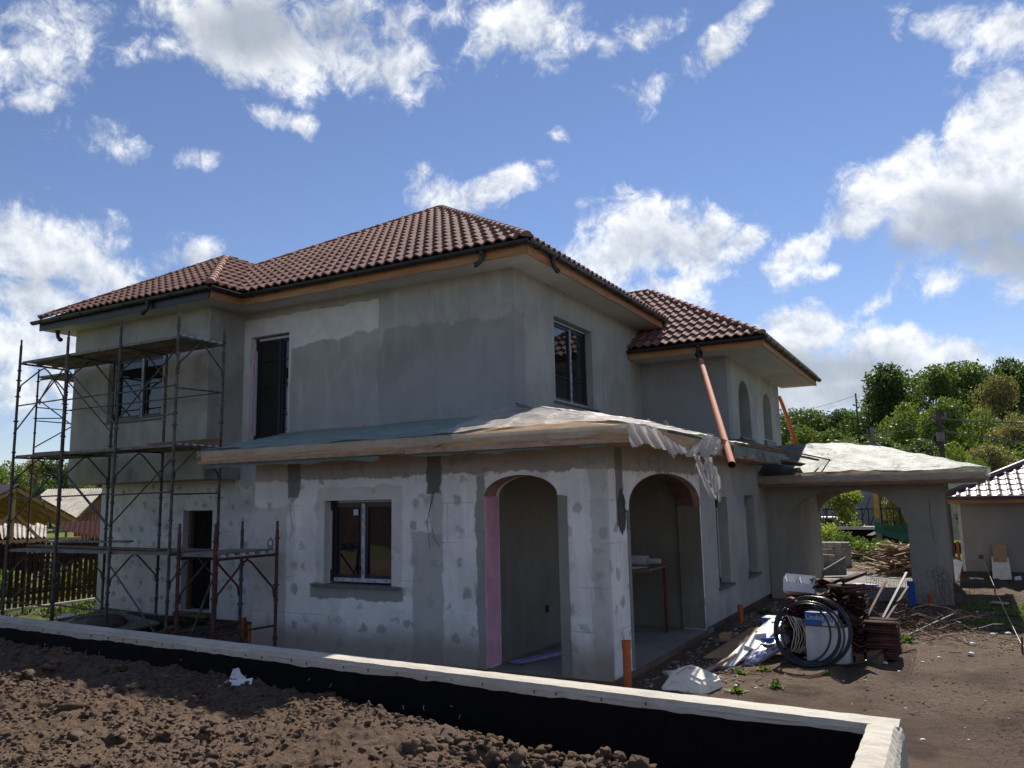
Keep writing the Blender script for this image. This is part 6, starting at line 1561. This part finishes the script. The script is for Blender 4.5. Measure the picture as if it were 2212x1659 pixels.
def top_row(spec):
    for i, (px, D, kind, top, wid, lb) in enumerate(spec):
        x, y = at(px, D); zg = float(far_h(np.array([x]), np.array([y]))[0])
        dist = math.hypot(x, y); hz = 1222 - (px-1250)*.0192
        ztop = 1.933 + (hz - top)/F_[0]*dist*.985; H0 = [7,8,6.5,6.5,9][kind]; W0 = [3.1,3.0,3.4,3.3,3.2][kind]
        hgt = max(2.5, ztop - zg); sw = wid/2/F_[0]*dist/W0
        t = tree(kind, x, y, sw, lb, 'trees on the hillside behind the house', rgt.uniform(0,6), zg, hgt/H0/sw*1.02)
top_row([(2196,84,1,912,150,'tall dark tree standing highest above the ridge, left of the others'),
 (2315,82,4,930,130,'green tree right of the highest tree on the ridge'),(2400,86,0,928,120,'round green tree further right on the ridge'),
 (2455,78,2,965,130,'olive brown tree below the ridge near the right edge'),(2500,88,1,918,120,'dark tree at the right edge on the ridge'),
 (1935,92,0,1020,130,'green tree rising just beside the wing'),(2000,90,0,1015,110,'green tree left of the thin mast'),(2065,88,1,1012,120,'darker green tree around the thin mast'),(2120,84,3,1045,120,'bright tree right of the thin mast'),
 (1965,80,3,1050,140,'bright bush below the green trees beside the wing'),(2040,78,0,1060,130,'round tree in the middle of the slope'),(2230,70,3,1010,170,'bright green tree under the highest tree'),
 (2330,66,0,1000,150,'green tree behind the dark power pole'),(2410,70,3,1030,150,'bright tree right of the power pole'),(2480,64,2,1060,150,'olive tree low at the right edge'),
 (2160,64,1,1080,150,'dark tree over the carport roof'),(2260,58,1,1085,150,'dark hollow tree left of the power pole'),(2340,48,3,1100,130,'yellow green tree directly behind the power pole'),(2440,50,2,1110,160,'olive tree above the neighbour garage roof'),(2080,60,0,1085,140,'mid green tree above the film of the carport roof'),
 (2195,40,2,1120,120,'low olive bush right behind the carport ridge'),(2395,42,0,1135,120,'low green bush beside the garage ridge')])
# the wood between the single trees
cs, rs = [], []
rgx = random.Random(8)
for k in range(440):
    px = rgx.uniform(1870, 2640); D_ = rgx.uniform(56, 104) if k % 3 else rgx.uniform(84, 98); x, y = at(px, D_); zg = float(far_h(np.array([x]), np.array([y]))[0])
    dist = math.hypot(x, y); tp = 1040 if px < 2150 else 955; cap = 1.933 + (1222 - (px-1250)*.0192 - tp)/F_[0]*dist; zz = zg + rgx.uniform(.5, 3.5)
    if k % 3 == 0: zz = rgx.uniform(zg + 1, max(zg + 1.2, cap))
    cs.append((x, y, min(zz, cap))); rs.append(rgx.uniform(1.3, 2.3))
for a_, (mt, nm) in enumerate(((M_leaf[1], 70000), (M_leaf[0], 90000), (M_leaf[0], 60000))):
    v, f = leaf_cloud(cs[a_::3], rs[a_::3], nm, .15, 77 + a_); tag(link('hillside_wood', npmesh('hillside_wood', v, f, mt)), kind='stuff')
# left background trees
def left_row(spec):
    for (px, X_, kind, top, wid, lb) in spec:
        d = FW + RT*((px-1250)/F_[0]) - UPV*((1240-937.5)/F_[0]); k = X_/d.x; x, y = X_, d.y*k
        zg = float(far_h(np.array([x]), np.array([y]))[0]); dist = math.hypot(x, y); hz = 1247; dd = dist*math.cos(math.atan((px-1250)/F_[0]))
        ztop = 1.933 + (hz - top)/F_[0]*dd; H0 = [7,8,6.5,6.5,9][kind]; W0 = [3.1,3.0,3.4,3.3,3.2][kind]; sw = wid/2/F_[0]*dd/W0; hgt = max(2, ztop - zg)
        tree(kind, x, y, sw, lb, 'trees behind the neighbour sheds on the left', rgt.uniform(0,6), zg, hgt/H0/sw)
left_row([(15,-60,3,1130,120,'yellow green tree at the far left edge'),(70,-64,2,1128,110,'olive tree behind the new timber roof'),(125,-58,0,1122,110,'green tree behind the left scaffold poles'),(165,-50,0,1130,90,'green tree partly hidden by the left block'),(95,-48,1,1185,90,'low dark tree just above the timber roof'),(-40,-55,0,1120,130,'green tree beyond the left edge'),(215,-55,3,1170,80,'bright tree top above the corrugated roof'),(260,-58,0,1150,90,'green tree behind the left block')])
# shrubs and vine pergola through the arch
def shrub(x, y, r, h, n, leafs, mat, label, seed, cat='shrub', name='shrub', z=-.1):
    rr_ = random.Random(seed); cs = [(x+rr_.gauss(0,r*.4), y+rr_.gauss(0,r*.35), z+h*rr_.uniform(.2,.8)) for _ in range(12)]; rs = [r*rr_.uniform(.25,.5) for _ in cs]
    v, f = leaf_cloud(cs, rs, n, leafs, seed); return tag(link(name, npmesh(name, v, f, mat)), label, cat)
shrub(-3.35, 28.6, .75, .70, 2600, .05, M_leaf[0], 'dense green shrub behind the grey blocks', 91)
shrub(-2.2, 28.0, .9, .38, 2200, .05, M_weed, 'low bright weeds right of the dense shrub', 92)
shrub(-4.6, 33.5, .8, .9, 1200, .05, M_vine, 'thin yellowish bush against the black wall', 93)
vp = thing('vine_pergola', 'vine covered pergola behind the black wall', 'vine'); 
rr_ = random.Random(95); cs = [(rr_.uniform(-7.5,-3.6), 37.5+rr_.uniform(-.6,.8), 1.85+rr_.gauss(0,.15)) for _ in range(26)] + [(-4.2+rr_.gauss(0,.25), 37.3, .45+k*.14) for k in range(11)]
v, f = leaf_cloud(cs, [rr_.uniform(.22,.42) for _ in cs], 4600, .065, 96); link('leaves', npmesh('leaves', v, f, M_vine), vp)
for k in range(13):
    m = MB(); x = -7.3 + k*.33; m.tube([(x,37.5,-.2),(x+rr_.uniform(-.12,.12),37.5,.5),(x+rr_.uniform(-.3,.3),37.5,1.2),(x+rr_.uniform(-.5,.5),37.6,1.85)], .035, 5, r2=.015); part('stem', m, M_bark, vp)
m = MB(); m.box(-.99+.05,-.82,16.62,16.78,-.08,.33); single('blue_canister', m, M_bluebin, 'blue plastic canister leaning at the carport pier', 'canister')
m = MB(); m.hexa([(-2.2,19.0,-.03),(-1.7,18.9,-.03),(-1.65,19.2,-.03),(-2.1,19.4,-.03),(-2.2,19.0,.01),(-1.7,18.9,.01),(-1.65,19.2,.01),(-2.1,19.4,.01)]); single('lilac_board', m, M_purple, 'lilac board scrap on the carport floor', 'board')

# ================================================================== NEIGHBOUR GARAGE ON THE RIGHT
ga = thing('garage', 'small grey brown garage with glossy dark brown tiled roof', 'garage')
GX0, GX1, GY0, GY1 = .0, 6.5, 22.4, 28.0
m = MB(); m.box(GX0, GX1, GY0, GY1, .06, 1.70); part('wall', m, M_gwall, ga); m = MB(); m.box(GX0+.03, GX1, GY0+.03, GY1, -.4, .058); part('plinth', m, M_found, ga)
m = MB(); m.box(-.02, .05, GY0-.03, GY0+.04, .06, 1.69); part('corner_strip', m, M_pale, ga)
m = MB(); m.box(GX0+.33, GX0+.43, GY0-.008, GY0, .35, .45); part('socket_box', m, M_found, ga)
m = MB(); m.box(-.30, GX1+.3, GY0-.34, GY0-.31, 1.665, 1.775); part('fascia_board', m, M_wood, ga)
m = MB(); m.box(-.30, GX1+.3, GY0-.31, GY0, 1.70, 1.72); part('soffit', m, M_pine, ga)
m = MB(); m.tube([(-.34,GY0-.38,1.80),(GX1+.3,GY0-.38,1.80)], .045, 10); part('gutter', m, M_gtile, ga, True)
go, gp = (-.30, GY0-.34, 1.82), .42
gst = []
gtm = tile_proto('g', .215, .335, .03, .022, 10, 3.0); gme = gtm.mesh('roof_tile', M_gtile, False, False)
grf = bpy.data.objects.new('roof', None); COL.objects.link(grf); grf.parent = ga
gsl = math.sqrt(1+gp*gp); gw = 3.1
tile_face(grf, go, (1,0,0), (0,1,gp), [(0,0),(6.8,0),(6.8-gw,gw*gsl),(gw,gw*gsl)], tm=gtm, tme=gme, wu=.215, lu=.335, mat=M_gtile, store=gst, lift=.012)
gst.sort(key=lambda q: q[0])
for dist, M, par, tme in gst[:260]: o = link('roof_tile', tme, par); o.matrix_world = M
m = MB()
for dist, M, par, tme in gst[260:]: m.add([tuple(M @ Vector(p)) for p in gtm.v], gtm.f)
if m.v: tag(link('further_tiles', m.mesh('further_tiles', M_gtile, True, False), grf), kind='stuff')
m = MB(); a = Vector((-.30,GY0-.34,1.86)); b = Vector((-.30+gw,GY0-.34+gw,1.86+gw*gp)); m.tube([a,b], .075, 10); part('ridge_roll', m, M_gtile, grf, True)
m = MB(); m.v = [(-.3,GY0-.34,1.82),(2.8,GY0+2.76,3.12),(-.3,GY1+.3,1.82),(6.5,GY1+.3,1.82),(3.7,GY0+2.76,3.12),(6.5,GY0-.34,1.82)]; m.f = [[0,1,2],[2,1,4,3],[5,3,4]]; m.mi = [0]*3; part('back_slope', m, M_gtile, grf)
m = MB(); m.hexa([(.57,22.10,-.09),(.95,22.08,-.09),(.95,22.11,-.09),(.57,22.13,-.09),(.59,22.30,.42),(.93,22.30,.40),(.93,22.33,.40),(.59,22.33,.42)]); single('insulation_panel', m, M_foam, 'white chipped panel leaning on the garage wall', 'panel')
m = MB(); m.hexa([(.62,22.24,.3),(.90,22.24,.3),(.90,22.26,.3),(.62,22.26,.3),(.63,22.36,.68),(.91,22.36,.68),(.91,22.38,.68),(.63,22.38,.68)]); single('chipboard_panel', m, M_card, 'tan board with a white smear behind the leaning white panel', 'panel')
m = MB(); m.tube([(.70,22.225,.40),(.72,22.26,.52),(.84,22.26,.50),(.87,22.23,.40)], .035, 6, r2=.02); 
m = MB(); m.hexa([(-.28,21.3,-.1),(-.16,21.3,-.1),(-.14,21.5,-.1),(-.26,21.5,-.1),(-.16,21.6,.40),(.0,21.62,.33),(.0,21.66,.33),(-.16,21.64,.40)]); single('leaning_slab', m, M_white, 'tilted white foam panel at the garage corner', 'panel')
m = MB(); m.tube([(.99,21.9,-.05),(1.12,21.92,-.04)], .05, 12, caps=False, r2=.06); single('plastic_cup', m, M_white, 'white plastic cup lying by the garage wall', 'cup')
m = MB(); m.tube([(-.08,22.6,-.1),(-.08,22.6,.75)], .035, 10); single('drain_pipe', m, M_pipe, 'orange pipe at the left corner of the garage', 'drain pipe')
for k, (x, y) in enumerate(((.15,22.0),(.25,22.05),(.33,21.95))): lump('scrap', (x,y,-.07), (.06,.03,.02), M_white, ['first white scrap at the garage foot from the left','middle white scrap at the garage foot','white scrap nearest the leaning panel at the garage foot'][k], 'scrap', 80+k, 2, .5)
m = MB(); m.hexa([(.35,17.2,-.07),(.60,17.1,-.07),(.66,17.3,-.07),(.42,17.45,-.07),(.35,17.2,-.05),(.60,17.1,-.05),(.66,17.3,-.05),(.42,17.45,-.05)]); single('board_offcut', m, M_pine, 'tan board offcut lying on the grass patch edge', 'board')
# poles and cables
def wpole(x, y, z0, z1, r, mat, label, arms=True):
    t = thing('utility_pole', label, 'pole'); m = MB(); m.tube([(x,y,z0),(x,y,z1)], r, 10, r2=r*.75); part('shaft', m, mat, t)
    if arms:
        m = MB(); m.box(x-.25,x+.25,y-.05,y+.0,z1-.28,z1-.2); part('crossarm', m, M_steel, t)
        m = MB(); m.tube([(x,y-.1,z1-1.05),(x,y-.1,z1-.75)], r*1.25, 8); part('clamp', m, M_sill, t)
        for dx in (-.2,.2): m = MB(); m.tube([(x+dx,y-.03,z1-.2),(x+dx,y-.03,z1-.08)], .04, 8); part('insulator', m, M_sill, t)
    return t
wpole(-.30, 30, -.4, 4.65, .10, M_bark, 'dark wooden power pole standing above the carport film', True)
wpole(-3.13, 40, -.4, 4.95, .13, M_pole, 'grey concrete pole behind the carport ridge', True)
wpole(-7.42, 80, 0, 11.2, .09, M_bark, 'thin mast sticking up above the wooded ridge', False)
def cable(a, b, sag, r, label, n=16):
    m = MB(); a = Vector(a); b = Vector(b); m.tube([a.lerp(b, i/n) - Vector((0,0,sag*4*(i/n)*(1-i/n))) for i in range(n+1)], r, 5); single('cable', m, M_cable if r < .02 else M_sill, label, 'cable')
cable((-.25,29.9,4.35), (4.5,30.5,4.05), .12, .022, 'upper thick cable running right from the dark pole')
cable((-.25,29.9,3.95), (4.5,30.5,3.2), .12, .022, 'lower thick cable running right from the dark pole')
cable((-.35,29.9,4.3), (-3.1,39.9,4.75), .18, .016, 'cable between the dark pole and the concrete pole')
cable((-.35,29.9,3.9), (-3.1,39.9,4.3), .5, .015, 'slack cable between the two poles')
cable((-3.2,39.9,4.7), (-14,42,3.0), .5, .018, 'cable running left from the concrete pole behind the wing')
cable((-7.42,80,11.0), (-24,84,9), .5, .02, 'thin guy cable left of the mast'); cable((-7.42,80,10.8), (-6.2,82,7.5), .05, .02, 'thin guy cable right of the mast')
cable((-17.0,8.6,4.05), (-34,17.5,6.35), .15, .02, 'dark cable coming in from the left edge past the scaffold')

# ================================================================== LEFT NEIGHBOURS
fe = thing('slat_fence', 'tall dark brown slat fence on a pale kerb left of the house', 'fence')
fy0, fy1 = 8.6, 15.2; fx = lambda y: -18.05 - (y-8.6)*.10
k = 0; y = fy0
rgf = random.Random(3)
while y < fy1:
    x = fx(y); h1 = 1.22 + rgf.uniform(-.02,.02); w_ = .088
    m = MB(); m.hexa([(x,y,-.18),(x+.02,y,-.18),(x+.02,y+w_,-.18),(x,y+w_,-.18),(x,y,h1),(x+.02,y,h1),(x+.02,y+w_,h1),(x,y+w_,h1)]); part('slat', m, M_fence, fe); y += .142
for z in (.1, .85):
    m = MB(); m.beam((fx(fy0)-.02,fy0,z), (fx(fy1)-.02,fy1,z), .03, .05); part('rail', m, M_fence, fe)
m = MB(); m.beam((fx(fy0)-.02,fy0,-.36), (fx(10.9)-.02,10.9,-.36), .14, .36); part('kerb', m, M_pale, fe); m = MB(); m.beam((fx(10.92)-.02,10.92,-.35), (fx(fy1)-.02,fy1,-.35), .14, .30); part('kerb', m, M_pale, fe)
for k in range(5): shrub(-19.6-rgf.random()*.8, 9.3+k*1.1, .6, .9, 700, .06, M_weed if k % 2 else M_leaf[3], ['bush with red flowers behind the fence at the left','bright bush behind the fence near the scaffold','leafy bush behind the middle of the fence','bright green bush behind the fence near the house','green bush behind the fence beside the house corner'][k], 120+k, z=-.3)
m = MB()
for k in range(26): x, y, z = -19.2-rgf.random()*.3, 9.6+rgf.random()*.6, rgf.uniform(0,.4); m.add([(x,y,z),(x,y+.05,z+.01),(x,y+.04,z+.06),(x,y-.01,z+.05)], [(0,1,2,3)])
tag(link('red_flowers', m.mesh('red_flowers', simple('petal', (.5,.02,.05)))), kind='stuff')
# new open timber shelter
sh = thing('timber_shelter', 'open shelter of new yellow timber with a purple brown tiled gable roof', 'shelter')
SX, SXb, AYs, AZs, EYs, EYl, EZs = -25.0, -29.5, 14.2, 2.62, 16.3, 12.1, 1.50
sl = (AZs-EZs)/(EYs-AYs)
for i in range(8):
    x = SX - i*.62
    for sgn, ye in ((1,EYs),(-1,EYl)):
        m = MB(); m.beam((x,AYs,AZs-.05), (x,ye,EZs-.05), .05, .10); part('rafter', m, M_newwood, sh)
for j in range(8):
    q = j/7
    for ye in (EYs, EYl):
        y = AYs+(ye-AYs)*q; z = AZs+(EZs-AZs)*q; m = MB(); m.box(SXb,SX+.1,y-.02,y+.02,z-.0,z+.03); part('roof_batten', m, M_newwood, sh)
    if q < 1:
        y = AYs+(EYs-AYs)*(q+.07); z = AZs+(EZs-AZs)*(q+.07)
m = MB(); m.v = [(SX+.1,AYs,AZs+.06),(SXb,AYs,AZs+.06),(SXb,EYs+.1,EZs+.0),(SX+.1,EYs+.1,EZs+.0)]; m.f=[[0,1,2,3]]; m.mi=[0]; part('roof_cover', m, M_pine, sh)
for k in range(22):
    x = SX+.1-k*.21
    m = MB(); m.hexa([(x-.20,AYs,AZs+.065),(x,AYs,AZs+.065),(x,EYl-.1,EZs+.01),(x-.20,EYl-.1,EZs+.01),(x-.16,AYs,AZs+.11),(x-.04,AYs,AZs+.11),(x-.04,EYl-.1,EZs+.055),(x-.16,EYl-.1,EZs+.055)]); part('roof_sheet', m, M_gtile, sh)
for x in (SX-.1, SXb+.3):
    m = MB(); m.box(x-.06,x+.06,EYl-.1,EYs+.1,.93,1.05); part('tie_beam', m, M_newwood, sh)
    for y, s_ in ((12.35,1),(15.75,-1)):
        m = MB(); m.box(x-.07,x+.07,y-.07,y+.07,-.4,.93); part('post', m, M_newwood, sh)
        m = MB(); m.beam((x,y,.3), (x,y+s_*.62,.95), .08, .08); part('brace', m, M_newwood, sh)
    m = MB(); m.beam((x,AYs,.98), (x,AYs,AZs-.1), .08, .08); part('king_post', m, M_newwood, sh)
    m = MB(); m.beam((x,AYs-.9,1.0), (x,AYs,1.9), .07, .07); part('strut', m, M_newwood, sh); m = MB(); m.beam((x,AYs+.9,1.0), (x,AYs,1.9), .07, .07); part('strut', m, M_newwood, sh)
# corrugated shed with red board gable
def corr(name, a, b, c, d, pitch, amp, mat, parent):
    """corrugated sheet between ridge a-b and eave d-c (waves run down the slope)"""
    a, b, c, d = [np.array(q, float) for q in (a, b, c, d)]; L_ = np.linalg.norm(b-a); n = int(L_/pitch*6); t_ = np.linspace(0,1,n+1)[:,None]
    top = a + (b-a)*t_; bot = d + (c-d)*t_; w_ = (amp*np.sin(t_*L_/pitch*2*math.pi)); top[:,2:3] += w_; bot[:,2:3] += w_
    v = np.concatenate([top, bot]); i = np.arange(n); return link(name, npmesh(name, v, np.stack([i,i+1,i+2+n,i+1+n],-1), mat, True), parent)
s1 = thing('shed', 'red board shed with a grey corrugated cement roof', 'shed')
corr('roof', (-30,20.55,2.73), (-34,20.6,2.79), (-33,19.5,2.35), (-28,18.05,1.58), .17, .035, M_corr, s1)
corr('roof', (-30,20.55,2.73), (-34,20.6,2.79), (-36,23,1.9), (-31,23,1.5), .17, .035, M_corr, s1)
for k in range(20):
    q0 = k/20; q1 = (k+.92)/20
    a = Vector((-28.1,18.1,0)).lerp(Vector((-31.6,23.2,0)), q0); b = Vector((-28.1,18.1,0)).lerp(Vector((-31.6,23.2,0)), q1)
    zt = lambda q: 1.50 + (1 - abs(q-.5)*2)*1.2
    m = MB(); m.v = [(a.x,a.y,-.4),(b.x,b.y,-.4),(b.x,b.y,zt(q1)),(a.x,a.y,zt(q0)),(a.x-.04,a.y+.03,-.4),(b.x-.04,b.y+.03,-.4),(b.x-.04,b.y+.03,zt(q1)),(a.x-.04,a.y+.03,zt(q0))]
    m.f = [[0,1,2,3],[7,6,5,4],[0,3,7,4],[1,5,6,2],[3,2,6,7]]; m.mi=[0]*5; part('wall_board', m, M_redwd, s1)
s2_ = thing('shed', 'low lean-to shed with a dark red ribbed tin roof behind the fence', 'shed')
corr('roof', (-24.0,15.04,1.56), (-22.5,16.2,1.60), (-21.0,15.2,1.02), (-22.5,14.0,1.36), .14, .010, M_redtin, s2_)
for k in range(22):
    q0 = k/22; a = Vector((-22.7,14.1,0)).lerp(Vector((-21.1,15.3,0)), q0); b = Vector((-22.7,14.1,0)).lerp(Vector((-21.1,15.3,0)), q0+.042)
    m = MB(); m.v = [(a.x,a.y,-.4),(b.x,b.y,-.4),(b.x,b.y,1.0),(a.x,a.y,1.0),(a.x-.03,a.y+.03,-.4),(b.x-.03,b.y+.03,-.4),(b.x-.03,b.y+.03,1.0),(a.x-.03,a.y+.03,1.0)]; m.f=[[0,1,2,3],[7,6,5,4],[3,2,6,7],[0,3,7,4],[1,5,6,2]]; m.mi=[0]*5; part('wall_board', m, M_redwd, s2_)
s3_ = thing('shed', 'low shed with a pale corrugated roof behind the timber posts', 'shed')
corr('roof', (-30,15.8,1.5), (-30,18.3,1.45), (-28.6,17.4,.97), (-28.6,15.2,1.0), .17, .03, M_corr, s3_)
m = MB(); m.hexa([(-28.8,15.3,-.4),(-28.8,17.3,-.4),(-29.9,18.2,-.4),(-29.9,15.9,-.4),(-28.8,15.3,.9),(-28.8,17.3,.9),(-29.9,18.2,1.35),(-29.9,15.9,1.35)]); part('wall', m, M_redwd, s3_)
s4_ = thing('house', 'far house with a faded orange red tin roof behind the corrugated shed', 'house')
m = MB(); m.hexa([(-38,27,1.5),(-33,31,1.5),(-40,36,1.5),(-45,31,1.5),(-40,28.5,4.2),(-36,31.2,4.2),(-40,34,4.2),(-43,31.5,4.2)]); part('roof', m, simple('faded_tin', (.55,.33,.24), (.45,.25,.18)), s4_); m = MB(); m.hexa([(-38,27.4,-.4),(-33.4,31,-.4),(-40,35.6,-.4),(-44.5,31,-.4),(-38,27.4,1.5),(-33.4,31,1.5),(-40,35.6,1.5),(-44.5,31,1.5)]); part('wall', m, M_pale, s4_)
# bare twigs hanging in at the left edge
m = MB(); m.tube([(-16.9,8.35,4.3),(-16.85,8.4,4.0),(-16.78,8.45,3.75),(-16.75,8.5,3.5)], .006, 5); m.tube([(-16.85,8.4,4.0),(-16.75,8.48,3.85)], .004, 4); single('twig', m, M_bark, 'bare twig hanging in at the left edge of the picture', 'twig')

bf = thing('board_fence', 'dark board fence behind the photographer, mirrored in the window panes', 'fence')
for k in range(60):
    m = MB(); x = -24 + k*.5; m.box(x, x+.47, -10.0, -9.96, 0, 2.3); part('board', m, M_fence, bf)
for k, (x, y) in enumerate(((-26,-22),(-19,-26),(-12,-24),(-4,-27),(6,-25))): tree([0,3,1,4,0][k], x, y, .9, ['first tree behind the photographer from the left','bright tree behind the photographer','dark tree behind the photographer','tall tree behind the photographer','last tree behind the photographer on the right'][k], 'trees behind the photographer', k*1.1, 0)
